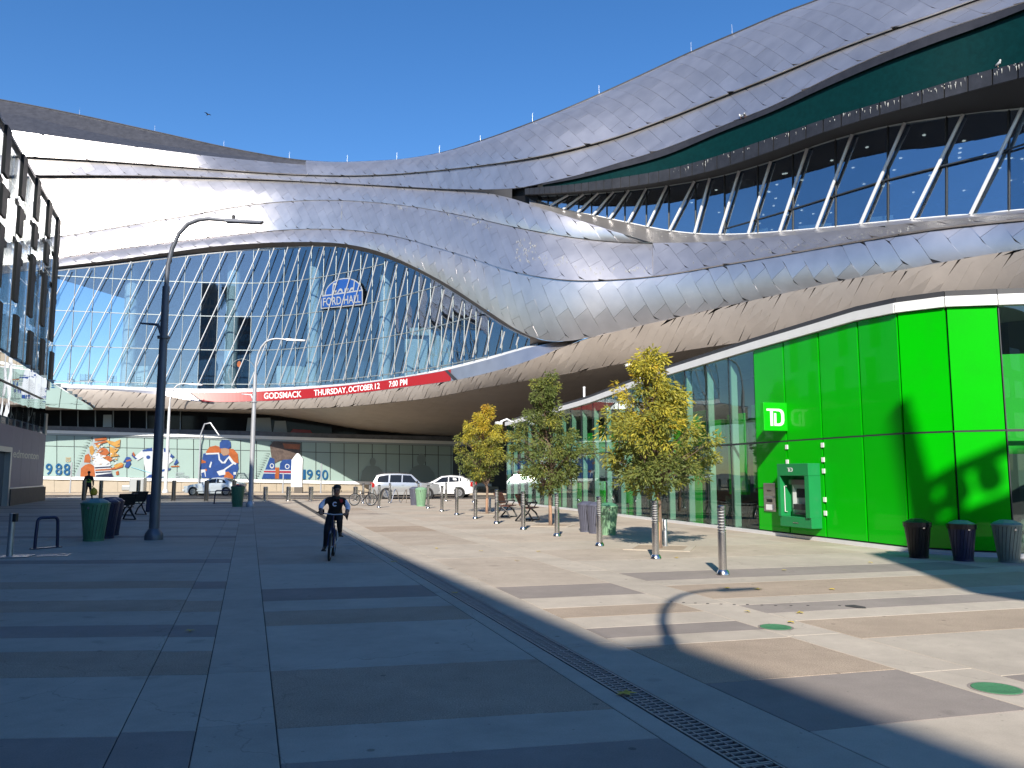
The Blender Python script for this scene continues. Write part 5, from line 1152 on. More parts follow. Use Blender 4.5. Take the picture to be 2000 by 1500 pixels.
# ================================================================ buildings behind the camera, seen only as reflections in the glass
def back_block(name, lab, x0, x1, y0, y1, h, bay, st_, m1, m2):
    t = thing(name, ((x0+x1)/2, (y0+y1)/2, 0), lab, 'building'); mb = MB(); mb.box((0, 0, h/2), (x1-x0, y1-y0, h)); mb.build('wall', m1, t)
    win = MB(); n = int((x1-x0)/bay); W = None
    for i in range(n):
        for j in range(int(h/st_)-1):
            win.box((-(x1-x0)/2+bay*(i+.5), (y1-y0)/2+0.02, st_*(j+1)), (bay*.7, 0.06, st_*.6))
    o = win.build('windows', m2, t); o['kind'] = 'stuff'
back_block('office_tower', 'dark stone office tower standing behind the viewer', 30, 52, -150, -128, 44, 2.4, 3.6, 'office_wall', 'office_glass')
back_block('slab_block', 'long low grey office block behind the viewer', -130, -46, -140, -120, 24, 3.0, 3.5, 'office_wall', 'office_glass')
back_block('office_tower', 'tall slim dark tower behind the viewer with the wider tower beside it', -72, -58, -150, -132, 66, 2.2, 3.5, 'office_wall', 'office_glass')
back_block('office_tower', 'wide tall dark tower behind the viewer beyond the long low block', -104, -82, -156, -142, 58, 2.4, 3.6, 'plinth_brown', 'office_glass')
back_block('slab_block', 'squat brown block behind the viewer on the right', 60, 110, -110, -90, 16, 3.0, 3.5, 'plinth_brown', 'office_glass')
# ================================================================ unseen mast added and shaped to cast the shadow on the green wall
mast = thing('shadow_mast', (0, -4.5, 0), 'unseen mast with a plate and two discs behind the viewer, shaped to cast the wall shadow', 'mast')
def back(px, py, ypl=-4.5):
    """wall point seen at (px, py) followed back along the sunlight to the vertical plane y = ypl"""
    d = ray(px, py); o = Vector((0, 0, EYE)); # intersect the ground line plane of the green wall
    # plane X+0.29Y = 8.2+0.29*16.9
    t = (8.2+0.29*16.9)/(d.x+0.29*d.y); p = o+d*t
    for a, b in zip(PTS[:-1], PTS[1:]):      # the faceted wall itself
        e = b-a; den = d.x*e.y-d.y*e.x
        if abs(den) < 1e-6: continue
        t_ = (a.x*e.y-a.y*e.x)/den; s_ = (a.x*d.y-a.y*d.x)/den
        if 0 <= s_ <= 1 and t_ > 0: p = o+d*t_; break
    k = (ypl-p.y)/LIGHT.y; return p+LIGHT*k
def backg(px, py, ypl=-4.5): p = gnd(px, py); k = (ypl-p.y)/LIGHT.y; return p+LIGHT*k
mo = Vector((0, -4.5, 0))
def mbar(name, a, b, r0, r1=None):
    mb = MB(); mb.tube([a-mo, b-mo], [r0, r1 or r0], 10); return mb.build(name, 'grey_steel', mast, smooth=True)
top = back(1756, 795); elb = back(1815, 1010); mid = back(1812, 1050)
foot = Vector((mid.x+0.6, -4.5, 0))
mbar('mast_head', top, mid, 0.15, 0.25)
mbar('mast_leg', mid, foot, 0.25, 0.25)
e1 = back(1815, 950); e2 = back(2040, 856); mbar('boom', e1, e2, 0.13)
e1 = back(1820, 988); e2 = back(1880, 992); mbar('boom', e1, e2, 0.11)
for (px, py) in ((1869, 957), (1931, 934)):
    c = back(px, py)-mo; mb = MB(); mb.tube([c+Vector((0, -.15, 0)), c+Vector((0, .15, 0))], 0.22, 16); mb.build('floodlight', 'charcoal_metal', mast, smooth=True)  # discs placed to cast the two round shadows
    q = back(px, py-26)-mo; mb = MB(); mb.tube([c, q], 0.03, 6); mb.build('yoke', 'grey_steel', mast)
bp = [back(1836, 1026), back(1975, 968), back(2080, 945)]
low = [backg(1700, 1082), backg(1800, 1118), backg(1898, 1158), backg(2000, 1174), backg(2150, 1196)]
poly = [bp[0], bp[1], bp[2]]+low[::-1]
mb = MB(); mb.prism([p-mo for p in poly], (0, 0.12, 0)); mb.build('shadow_plate', 'charcoal_metal', mast)  # plate outlined from the shadow on wall and paving, added to cast it
mbar('mast_leg', Vector((bp[2].x, -4.5, bp[2].z)), Vector((bp[2].x, -4.5, 0)), 0.12)
# ================================================================ STREET LAMPS
def lamp(name, loc_, lab, m, h=8.1, arm=2.35, base=True, rz=0.0, brk=True):
    t = thing(name, loc_, lab, 'street lamp', rz, 'curved-arm street lamps'); k = h/8.1
    mb = MB()
    mb.lathe([(0.215*k, 0.0), (0.215*k, 0.10*k), (0.20*k, 0.16*k), (0.145*k, 0.24*k), (0.125*k, 0.27*k)], 20); mb.build('base_cover', m, t, smooth=True)
    mb = MB(); mb.tube([(0, 0, 0.25*k), (0, 0, 2.5*k), (0, 0, 6.35*k)], [0.122*k, 0.115*k, 0.088*k], 18); mb.build('pole', m, t, smooth=True)
    pts = [(0, 0, 6.2*k), (0.02*k, 0, 6.9*k), (0.11*k, 0, 7.35*k), (0.26*k, 0, 7.72*k), (0.48*k, 0, 7.98*k), (0.75*k, 0, 8.09*k), (1.0*k, 0, 8.12*k), (arm*0.7*k, 0, 8.06*k)]
    mb = MB(); mb.tube(pts, [0.058*k, 0.056*k, 0.054*k, 0.052*k, 0.05*k, 0.048*k, 0.045*k, 0.04*k], 12); mb.build('arm', m, t, smooth=True)
    mb = MB(); mb.add([(arm*.62*k, -.10*k, 8.03*k), (arm*.62*k, .10*k, 8.03*k), (arm*k, .08*k, 7.99*k), (arm*k, -.08*k, 7.99*k), (arm*.62*k, -.07*k, 8.12*k), (arm*.62*k, .07*k, 8.12*k), (arm*1.03*k, .05*k, 8.05*k), (arm*1.03*k, -.05*k, 8.05*k)], [(0, 1, 2, 3), (7, 6, 5, 4), (4, 5, 1, 0), (5, 6, 2, 1), (6, 7, 3, 2), (7, 4, 0, 3)]); hd = mb.build('lamp_head', m, t)
    mb = MB(); mb.lathe([(.045*k, 0), (.045*k, .07*k), (.025*k, .10*k)], 10, (arm*.70*k, 0, 8.12*k)); mb.build('photocell', 'black_plastic', t)
    if brk:
        mb = MB(); mb.tube([(-0.03*k, 0, 5.05*k), (-0.16*k, 0, 5.36*k), (-0.62*k, 0, 5.40*k)], [0.05*k, 0.04*k, 0.022*k], 8); mb.build('banner_bracket', m, t, smooth=True)
        mb = MB(); mb.lathe([(.15*k, 5.0*k), (.15*k, 5.06*k)], 14); mb.build('collar', m, t)
    return t
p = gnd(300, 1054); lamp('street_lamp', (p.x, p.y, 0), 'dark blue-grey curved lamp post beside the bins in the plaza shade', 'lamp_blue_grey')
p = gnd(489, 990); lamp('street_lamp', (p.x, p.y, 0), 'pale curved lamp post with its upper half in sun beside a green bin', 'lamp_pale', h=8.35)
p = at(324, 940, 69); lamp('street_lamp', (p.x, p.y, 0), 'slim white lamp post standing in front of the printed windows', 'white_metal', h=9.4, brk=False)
lamp('street_lamp', (0.38, -2.0, 0), 'curved lamp post behind the viewer that throws its shadow on the sunny paving', 'lamp_blue_grey', arm=1.75, rz=R(25))
# ================================================================ BOLLARDS
def bollard_tall():
    t = thing('light_bollard', (0, 0, 0), 'x', 'bollard', 0, 'tall steel light bollards on the plaza')
    mb = MB(); mb.lathe([(.105, 0), (.105, .02), (.09, .06), (.072, .085)], 18); mb.build('base_flange', 'stainless', t, smooth=True)
    mb = MB(); mb.lathe([(.066, .08), (.066, .68)], 20); mb.build('post', 'stainless', t, smooth=True)
    mb = MB(); mb.lathe([(.050, .68), (.050, 1.06)], 16); mb.build('lamp_core', 'white_metal', t, smooth=True)
    mb = MB()
    for k in range(8): z = .695+k*.046; mb.lathe([(.068, z), (.068, z+.012), (.052, z+.026)], 18)
    mb.build('louvres', 'stainless', t, smooth=True)
    mb = MB(); mb.lathe([(.067, 1.055), (.067, 1.09), (.05, 1.10)], 18); mb.build('cap', 'stainless', t, smooth=True)
    return t
proto = bollard_tall(); first = True
row = [(1412, 1123, 'light bollard standing alone on the open paving nearest the green panels'), (1281, 1091.5, 'light bollard right beside the trunk of the widest tree'), (1171, 1066.5, 'light bollard in front of the slate bins under the trees'), (1088, 1047.5, 'light bollard close to the wrapped trunk of the darkest green tree'), (1022, 1034.5, 'light bollard in front of the nearer brown bench'), (970, 1023, 'light bollard in front of the farther brown bench'), (928.5, 1013.5, 'light bollard just plaza-side of the yellow tree'),
       (892, 1006, 'light bollard next after the yellow tree towards the road'), (863, 999, 'light bollard two along from the yellow tree towards the road'), (836, 993, 'light bollard beside the pale green and grey bins')]
for px, py, lab in row:
    p = gnd(px, py); place(proto, (p.x, p.y, 0), random.uniform(0, 3), lab, first=first); first = False
for px, py, wh in ((740, 992, 'between the parked bicycle and the wave rack, plaza side'), (722, 987, 'right in front of the parked bicycle'), (709, 983.5, 'at the kerb beside the parked bicycle wheel'), (925, 981, 'near the trunk of the yellow tree, on the kerb'), (871, 979, 'at the kerb in front of the white crossover'), (761, 982, 'rising behind the wave rack'), (817, 981, 'just behind the pale green bin')):
    p = gnd(px, py); place(proto, (p.x, p.y, 0), 0, 'slim light bollard '+wh, sc=1.0)
def bollard_plain(h, r, name, m, grp, lab):
    t = thing(name, (0, 0, 0), lab, 'bollard', 0, grp)
    mb = MB(); mb.lathe([(r, 0), (r, h-.02), (r*.85, h)], 16); mb.build('post', m, t, smooth=True)
    mb = MB(); mb.lathe([(r*1.5, 0), (r*1.5, .015), (r*1.1, .03)], 16); mb.build('base_ring', m, t); mb = MB(); mb.lathe([(r*1.02, h*.82), (r*1.02, h*.86)], 16); mb.build('band', 'steel_dark', t); return t
bp_ = bollard_plain(0.85, 0.14, 'kerb_bollard', 'stainless', 'short fat bollards along the kerb', 'short stout steel bollard at the kerb between the plaza and road'); first = True
for px, wh in ((518, 'nearest the pale lamp post'), (563, 'second along from the pale lamp post'), (607, 'midway along the row, next to the white pylon'), (652, 'second along from the bike rack'), (694, 'nearest the parked bicycle')): p = gnd(px, 978.5); place(bp_, (p.x, p.y, 0), 0, 'short stout steel kerb bollard '+wh, first=first); first = False
bd = bollard_plain(1.22, 0.12, 'dark_bollard', 'steel_dark', 'tall dark bollards at the shaded kerb', 'tall dark steel bollard in a row at the shaded kerb'); first = True
for px, py, wh in ((163, 977, 'right behind the walking person'), (196, 976, 'next past the walking person with the bag'), (269, 976, 'between the walking person and the dark lamp post'), (338.5, 978, 'just past the dark lamp post'), (402.5, 979, 'in front of the white sedan'), (456, 979, 'right behind the green bin')): p = gnd(px, py); place(bd, (p.x, p.y, 0), 0, 'tall dark steel bollard '+wh, first=first); first = False
# ================================================================ LITTER BINS (tapered, slatted drums)
def bin_(loc_, lab, m, lid, h=0.95, rz=0.0, bag=False, sc=1.0):
    t = thing('litter_bin', loc_, lab, 'bin', rz, 'slatted litter bins', sc)
    n = 22; mb = MB(); r0, r1 = 0.235, 0.335; tw = 0.32
    for k in range(n):
        P = []
        for j in range(5):
            f = j/4; z = 0.05+f*(h-0.09); r = r0+(r1-r0)*f; a = 2*math.pi*k/n+tw*f; w2 = math.pi/n*0.86
            for s_, rr in ((-1, r-0.012), (-1, r), (1, r), (1, r-0.012)): P.append((rr*math.cos(a+s_*w2), rr*math.sin(a+s_*w2), z))
        fs = []
        for j in range(4):
            for q in range(4): fs.append((j*4+q, j*4+(q+1) % 4, j*4+4+(q+1) % 4, j*4+4+q))
        fs += [(3, 2, 1, 0), (16, 17, 18, 19)]; mb.add(P, [tuple(reversed(f)) for f in fs])
    mb.build('slats', m, t)
    mb = MB(); mb.lathe([(r0-.03, .04), (r1-.035, h-.05)], 22); mb.build('liner', 'bag_liner', t)
    mb = MB(); mb.lathe([(r0+.008, .0), (r0+.008, .05), (r0-.02, .055)], 24); mb.build('foot_ring', m, t, smooth=True)
    mb = MB(); mb.lathe([(r1-.02, h-.045), (r1+.012, h-.04), (r1+.012, h), (r1-.03, h+.004)], 24); mb.build('rim', m, t, smooth=True)
    if bag:
        mb = MB(); rn = random.Random(3); pr = []
        mb.lathe([(r1+.018, h-.11), (r1+.02, h+.012), (r1-.01, h+.02)], 22); mb.build('bag', 'bag_liner', t)
    mb = MB(); mb.lathe([(r1+.0, h+.001), (r1-.03, h+.035), (.16, h+.10), (.15, h+.09), (.0, h+.07)], 8, mi=0); mb.build('lid', lid, t)
    mb = MB(); a = -math.pi/2; mb.lathe([(.028, 0), (.028, .012)], 10); bd_ = mb.build('badge', 'stainless', t); bd_.rotation_euler = (math.pi/2, 0, 0); bd_.location = (0, -r1-.002, h-.12)
    return t
def bin_at(px, py, lab, m, lid, **k): p = gnd(px, py); return bin_((p.x, p.y+0.25, 0), lab, m, lid, **k)
bin_at(172, 1058, 'dark green slatted bin with teal lid in front of the navy bins', 'bin_green', 'bin_lid_teal', h=0.95, sc=0.96)
bin_at(193, 1053, 'navy slatted bin just behind the dark green bin', 'bin_navy', 'bin_navy', h=0.95, sc=0.95)
bin_at(204, 1047, 'navy slatted bin farthest from the dark green bin, towards the black benches', 'bin_navy', 'bin_navy', h=0.95, sc=0.95)
bin_at(460, 990, 'green slatted bin beside the pale lamp post', 'bin_green', 'bin_black', h=0.98)
bin_at(821, 989, 'pale green slatted bin standing in sun by the road', 'bin_green_pale', 'bin_green_pale', h=0.95, sc=0.9)
bin_at(809, 987, 'grey slatted bin half behind the pale green bin by the road', 'bin_slate', 'bin_slate', h=0.95, sc=0.9)
bin_at(1148, 1040, 'slate grey slatted bin nearest the bench under the trees', 'bin_slate', 'bin_slate', h=0.98, sc=0.78)
bin_at(1166, 1043, 'slate grey slatted bin between another slate bin and a green one', 'bin_slate', 'bin_slate', h=0.98, sc=0.78)
bin_at(1191, 1046, 'light green slatted bin dappled with leaf shade under the tree', 'bin_green_pale', 'bin_green', h=0.98, sc=0.78)
bin_at(1808, 1092, 'black slatted bin against the green wall', 'bin_black', 'bag_liner', h=0.93, bag=True, sc=0.72)
bin_at(1897, 1098, 'navy slatted bin with black liner between the black and green bins', 'bin_navy', 'bin_lid_teal', h=0.93, bag=True, sc=0.72)
bin_at(1988, 1101, 'grey-green slatted bin with grey lid next to the navy bin by the wall', 'bin_grey_green', 'bin_lid_teal', h=0.93, sc=0.74)
# ================================================================ BENCHES
def bench(loc_, lab, rz, seatm, frame, w=1.3):
    t = thing('bench', loc_, lab, 'bench', rz, 'slatted benches')
    for sx in (-w/2+.06, w/2-.06):
        mb = MB()
        mb.tube([(sx, .30, 0.02), (sx, .12, .22), (sx, .0, .42)], [.03, .028, .028], 8); mb.tube([(sx, -.32, .02), (sx, -.18, .26), (sx, .02, .42), (sx, .16, .60), (sx, .30, .90)], [.03, .03, .03, .026, .022], 8)
        mb.tube([(sx, -.32, .02), (sx, .30, .02)], .018, 6); mb.tube([(sx, -.24, .62), (sx, .16, .60)], .022, 6); mb.tube([(sx, -.24, .62), (sx, -.10, .42)], .02, 6)
        mb.build('side_frame', frame, t, smooth=True)
    for k in range(4):
        mb = MB(); mb.box((0, -.24+k*.105, .44+.004*k), (w, .09, .03)); mb.build('seat_slat', seatm, t, bevel=.004)
    for k in range(4):
        f = k/3; mb = MB(); mb.frame_box((-w/2, .105+f*.13, .53+f*.30), (w, 0, 0), Vector((0, .045, .095)), Vector((0, .028, -.013))); mb.build('back_slat', seatm, t)
    return t
p = gnd(238, 1016); bench((p.x, p.y, 0), 'black bench next to the navy bins in the shade', R(245), 'bench_black', 'bench_black', 0.75)
p = gnd(262, 1006); bench((p.x, p.y, 0), 'black bench farther along from the navy bins by the lamp post', R(245), 'bench_black', 'bench_black', 0.75)
p = gnd(1030, 1017); bench((p.x+.0, p.y, 0), 'brown slatted bench between the trees, next to the dark green tree', R(75), 'bench_wood', 'bench_black', 1.1)
p = gnd(987, 1011); bench((p.x, p.y, 0), 'brown slatted bench between the trees, next to the yellow tree', R(75), 'bench_wood', 'bench_black', 1.1)
# ================================================================ BIKE RACKS, POSTS, BOXES
def hoop(loc_, lab, rz, w=.42, h=.82, m='rack_navy'):
    t = thing('bike_rack', loc_, lab, 'bike rack', rz); mb = MB(); r = .09; P = [(-w/2, 0, 0), (-w/2*.96, 0, h*.5)]
    for a in np.linspace(math.pi, 0.5*math.pi, 5): P.append((-w/2*.9+r+r*math.cos(a), 0, h-r+r*math.sin(a)))
    for a in np.linspace(0.5*math.pi, 0, 5): P.append((w/2*.9-r+r*math.cos(a), 0, h-r+r*math.sin(a)))
    P += [(w/2*.96, 0, h*.5), (w/2, 0, 0)]; mb.tube(P, .034, 10); mb.build('hoop', m, t, smooth=True)
    mb = MB(); mb.box((0, 0, .012), (w+.14, .14, .02)); mb.build('base_plate', m, t); return t
p = gnd(90, 1071); hoop((p.x, p.y, 0), 'navy loop bike rack on the shaded paving beside a slim post', R(62), .5, .66)
p = gnd(436, 984); hoop((p.x, p.y, 0), 'dark loop bike rack near the green bin by the road', R(8), .95, .72)
p = gnd(291, 1000); t = thing('utility_post', (p.x, p.y, 0), 'short navy service post with slanted top behind the lamp post', 'post'); mb = MB(); mb.box((0, 0, .37), (.26, .2, .72), .4); mb.build('cabinet', 'rack_navy', t, bevel=.03); mb = MB(); mb.box((0, 0, .74), (.29, .23, .03), .4); mb.build('lid', 'bin_lid_teal', t)
p = gnd(18, 1088); t = thing('key_post', (p.x, p.y, 0), 'grey steel post with a small reader box on a square plate', 'post')
mb = MB(); mb.tube([(0, 0, .02), (.01, 0, .84)], .055, 14); mb.build('post', 'grey_steel', t, smooth=True); mb = MB(); mb.box((.08, -.02, .76), (.07, .09, .16)); mb.build('reader', 'black_plastic', t, bevel=.01); mb = MB(); mb.box((.08, 0, .012), (.62, .5, .02), .2); mb.build('plate', 'grey_steel', t)
p = gnd(105, 1085); t = thing('floor_hatch', (p.x, p.y, 0), 'dark hatch plate in the paving near the slim post', 'hatch'); mb = MB(); mb.box((0, 0, .004), (.55, .5, .018), .3); mb.build('cover', 'grate_iron', t, bevel=.004); mb = MB(); mb.box((.1, .1, .017), (.14, .03, .01), .3); mb.build('handle', 'steel_dark', t)
p = gnd(84, 1054); t = thing('floor_hatch', (p.x, p.y, 0), 'pale hatch cover behind the navy loop rack', 'hatch'); mb = MB(); mb.box((0, 0, .004), (.9, .6, .014), .3); mb.build('cover', 'slab_light', t, bevel=.004); mb = MB(); mb.box((.2, 0, .014), (.14, .03, .01), .3); mb.build('handle', 'steel_dark', t)
# wave rack by the road with a bicycle leaning on it
p = gnd(762, 983); t = thing('wave_rack', (p.x, p.y, 0), 'steel wave bike rack by the road in front of the silver car', 'bike rack', R(12)); mb = MB(); P = []
for k in range(33): a = k/32*math.pi*6; P.append((-.9+k*.056, .22*math.sin(a*.5+.4), .40+.36*math.cos(a)))
mb.tube(P, .026, 8); mb.build('wave', 'stainless', t, smooth=True)
for sx in (-.9, .89): mb = MB(); mb.tube([(sx, P[0][1] if sx < 0 else P[-1][1], .76), (sx, 0, .0)], .026, 8); mb.build('leg', 'stainless', t)
# supports for small trees: grey stake posts and tree grates
for px, py, lab in ((1300, 1067, 'short grey stake post beside the widest tree'), (957, 999, 'short grey stake post beside the yellow tree')):
    p = gnd(px, py); t = thing('stake_post', (p.x, p.y, 0), lab, 'post'); mb = MB(); mb.lathe([(.045, 0), (.045, .58), (.03, .60)], 12); mb.build('post', 'grey_steel', t, smooth=True); mb = MB(); mb.lathe([(.08, 0), (.08, .012)], 12); mb.build('foot', 'grey_steel', t)
for px, py, lab in ((1290, 1070, 'square paving grate around the widest tree'), (1077, 1026, 'square paving grate around the dark green tree'), (952, 1003, 'square paving grate around the yellow tree')):
    p = gnd(px, py); t = thing('tree_grate', (p.x, p.y, 0), lab, 'grate', R(-18), 'tree grates'); mb = MB()
    for k in range(4): a = k*math.pi/2; mb.box((.62*math.cos(a), .62*math.sin(a), .004), (.16, 1.40 if k % 2 == 0 else 1.08, .016), a if False else 0) if k % 2 == 0 else mb.box((.62*math.cos(a), .62*math.sin(a), .004), (1.08, .16, .016), 0)
    mb.build('frame', 'slab_light', t); mb = MB(); mb.box((0, 0, .0025), (1.08, 1.08, .009)); mb.build('soil', 'slab_tan', t)
# street signs across the road, white pylon, tripod
p = at(580, 940, 68.6); t = thing('white_pylon', (p.x, p.y, 0), 'white pointed pylon with dark base across the road', 'pylon', R(8))
w_, h_ = .92, 3.35; mb = MB(); mb.prism([(-w_/2, -.3, .5), (w_/2, -.3, .5), (w_/2, -.3, h_-.45), (.1, -.3, h_), (-.06, -.3, h_), (-w_/2, -.3, h_-.55)], (0, .6, 0)); mb.build('body', 'white_paint', t, bevel=.03); mb = MB(); mb.box((.16, 0, .25), (w_*.75, .5, .5)); mb.build('base', 'plinth_brown', t)
for px, py, h in ((556-3, 962, 1.7), (627, 962, 2.5), (138, 962, 2.6), (388, 962, 6.0)):
    p = at(px, 940, 69.0); t = thing('sign_post', (p.x, p.y, 0), {2.6: 'thin sign post before the big blue numerals', 1.7: 'short post on the far pavement beside the white pylon', 2.5: 'thin pole before the dark blue numerals', 6.0: 'bent grey pole in front of the kneeling player print'}[h], 'post'); mb = MB()
    mb.tube([(0, 0, 0), (0, 0, h*.6), (0, 0, h)] if h < 5 else [(0, 0, 0), (0, 0, 5.0), (.3, 0, 5.9), (.8, 0, 6.0), (1.6, 0, 4.9)], .06, 8); mb.build('pole', 'lamp_pale', t, smooth=True); mb = MB(); mb.lathe([(.12, 0), (.12, .02)], 10); mb.build('foot', 'lamp_pale', t)
p = at(908, 950, 68.5); t = thing('barrier_trestle', (p.x, p.y, 0), 'grey trestle barrier standing in the dark underpass', 'barrier'); mb = MB()
for sx in (-.45, .45): mb.tube([(sx, -.4, 0), (sx, 0, .5), (sx, .4, 0)], .03, 6); mb.tube([(sx, 0, .5), (sx, 0, 2.2)], .035, 6)
mb.tube([(-.45, 0, .5), (.45, 0, .5)], .03, 6); mb.build('frame', 'grey_steel', t); mb = MB(); mb.box((0, 0, .08), (1.3, .2, .08)); mb.build('foot_bar', 'grey_steel', t)
p = at(270, 940, 70.5); t = thing('salt_box', (p.x, p.y, 0), 'grey wrapped street box at the foot of the printed windows', 'box'); mb = MB(); mb.box((0, 0, .65), (1.3, .7, 1.3)); mb.build('body', 'frame_pale', t, bevel=.12); mb = MB(); mb.box((-.9, 0, .4), (.9, .6, .5), .3); mb.build('cover', 'frame_pale', t, bevel=.1)
# ================================================================ CARS
def car(loc_, lab, rz, kind, m):
    L, Wd = {'sedan': (4.65, 1.80), 'suv': (4.75, 1.86), 'cross': (4.55, 1.88)}[kind]
    t = thing('parked_car', loc_, lab, 'car', rz, 'cars on the road'); hw = Wd/2
    # stations along x (front = -x): x, z_low, z_belt, z_top, w_belt, w_top
    if kind == 'sedan': S_ = [(-2.32, .42, .60, .60, .62, .60), (-2.22, .26, .70, .70, .80, .74), (-1.7, .20, .86, .87, .93, .84), (-1.0, .18, .95, .96, .97, .86), (-.78, .18, .97, 1.02, .98, .84), (-.05, .18, .98, 1.40, .99, .66), (.45, .18, .98, 1.45, .99, .66), (1.05, .18, .99, 1.38, .99, .66), (1.60, .20, 1.00, 1.09, .97, .78), (2.15, .26, .98, 1.02, .90, .76), (2.32, .40, .90, .92, .80, .70)]
    elif kind == 'suv': S_ = [(-2.37, .50, .85, .86, .74, .70), (-2.28, .34, 1.00, 1.01, .88, .80), (-1.7, .30, 1.06, 1.08, .96, .86), (-1.12, .30, 1.10, 1.12, .98, .88), (-.95, .30, 1.10, 1.16, .99, .84), (-.35, .30, 1.11, 1.72, .99, .74), (.6, .30, 1.11, 1.78, .99, .75), (1.5, .30, 1.11, 1.76, .99, .75), (2.02, .32, 1.11, 1.66, .97, .74), (2.30, .36, 1.10, 1.14, .93, .84), (2.37, .50, .80, .82, .88, .84)]
    else: S_ = [(-2.27, .46, .75, .76, .70, .66), (-2.15, .30, .92, .93, .86, .78), (-1.5, .26, 1.02, 1.04, .96, .86), (-.95, .26, 1.06, 1.10, .98, .86), (-.15, .26, 1.08, 1.56, .99, .72), (.55, .26, 1.09, 1.63, .99, .72), (1.30, .26, 1.12, 1.57, .99, .72), (1.90, .28, 1.14, 1.32, .96, .74), (2.20, .34, 1.05, 1.08, .90, .78), (2.27, .48, .85, .87, .84, .76)]
    mb = MB()
    for (x, zl, zb, zt, wb, wt) in S_:
        w0 = hw*wb*0.93; w1 = hw*wb; w2 = hw*wt; zm = zl+(zb-zl)*0.55
        for sg_ in (-1, 1):
            ring = [(sg_*w0, zl), (sg_*w1*1.0, zm), (sg_*w1*0.97, zb), (sg_*w2, zt-0.03 if zt > zb+.1 else zt-0.005), (sg_*w2*0.75, zt+.015)]
            for (yy, zz) in (ring if sg_ < 0 else ring[::-1]): mb.v.append((x, yy, zz))
    n = 10
    for i in range(len(S_)-1):
        for k in range(n):
            a, b = i*n+k, i*n+(k+1) % n; mb.f.append((a, b, b+n, a+n)); mb.mi.append(0)
    mb.f += [tuple(range(n)), tuple(reversed(range((len(S_)-1)*n, len(S_)*n)))]; mb.mi += [0, 0]
    mb.f = [tuple(reversed(f)) for f in mb.f]
    o = mb.build('body', m, t, smooth=True)
    bm = bmesh.new(); bm.from_mesh(o.data); bmesh.ops.recalc_face_normals(bm, faces=bm.faces); bm.to_mesh(o.data); bm.free()
    st_ = {round(s[0], 2): s for s in S_}
    def side(x, f):                          # point on the window flank at x, fraction f from belt to roof
        for i in range(len(S_)-1):
            if S_[i][0] <= x <= S_[i+1][0]:
                k = (x-S_[i][0])/(S_[i+1][0]-S_[i][0]); z0 = S_[i][2]*(1-k)+S_[i+1][2]*k; z1 = S_[i][3]*(1-k)+S_[i+1][3]*k-.03
                w0 = hw*(S_[i][4]*(1-k)+S_[i+1][4]*k)*.97; w1 = hw*(S_[i][5]*(1-k)+S_[i+1][5]*k); return w0+(w1-w0)*f, z0+(z1-z0)*f
    wins = {'sedan': [[(-.52, .10), (.42, .08), (.38, .86), (.0, .86)], [(.50, .08), (1.30, .10), (1.02, .80), (.46, .86)]], 'suv': [[(-.72, .10), (.28, .08), (.24, .88), (-.30, .88)], [(.36, .08), (1.16, .08), (1.10, .88), (.32, .88)], [(1.26, .08), (2.05, .10), (1.92, .84), (1.22, .88)]], 'cross': [[(-.60, .10), (.42, .10), (.40, .86), (-.05, .86)], [(.50, .10), (1.25, .12), (1.18, .84), (.47, .86)], [(1.32, .14), (1.80, .30), (1.62, .72), (1.26, .82)]]}[kind]
    for W in wins:
        for sg_ in (-1, 1):
            P = [(x, sg_*(side(x, f)[0]+.012), side(x, f)[1]) for x, f in W]; mb = MB(); mb.poly(P if sg_ < 0 else P[::-1]); mb.build('side_window', 'screen_dark', t)
    a, b = {'sedan': ((-.74, .1), (-.12, .9)), 'suv': ((-.92, .1), (-.40, .9)), 'cross': ((-.9, .1), (-.22, .9))}[kind]
    def topc(x):
        for i in range(len(S_)-1):
            if S_[i][0] <= x <= S_[i+1][0]: k = (x-S_[i][0])/(S_[i+1][0]-S_[i][0]); return S_[i][3]*(1-k)+S_[i+1][3]*k+.03
    mb = MB(); mb.poly([(a[0], .66, topc(a[0])), (a[0], -.66, topc(a[0])), (b[0], -.52, topc(b[0])), (b[0], .52, topc(b[0]))]); mb.build('windscreen', 'screen_dark', t)
    c, d = {'sedan': (1.18, 1.66), 'suv': (2.06, 2.30), 'cross': (1.45, 2.0)}[kind]
    mb = MB(); mb.poly([(c, .50, topc(c)), (c, -.50, topc(c)), (d, -.64, topc(d)), (d, .64, topc(d))]); mb.build('rear_window', 'screen_dark', t)
    wr = .33 if kind == 'sedan' else .37
    for wx in (-L/2+.92, L/2-1.0):
        for sg_ in (-1, 1):
            mb = MB(); mb.tube([(wx, sg_*(hw-.24), wr), (wx, sg_*(hw+.004), wr)], wr+.06, 20); mb.build('wheel_arch', 'black_plastic', t)
            wq = MB(); wq.tube([(wx, sg_*(hw-.22), wr), (wx, sg_*(hw+.018), wr)], wr, 20); wo_ = wq.build('wheel', 'tyre', t)
            rm = MB(); rm.tube([(wx, sg_*(hw+.019), wr), (wx, sg_*(hw+.028), wr)], wr*.68, 16); rm.build('rim', 'rim', wo_)
            sp_ = MB()
            for k in range(5): an = k*2*math.pi/5; sp_.box((wx+.11*math.cos(an), sg_*(hw+.030), wr+.11*math.sin(an)), (.05, .012, .05))
            sp_.build('rim_holes', 'black_plastic', wo_)
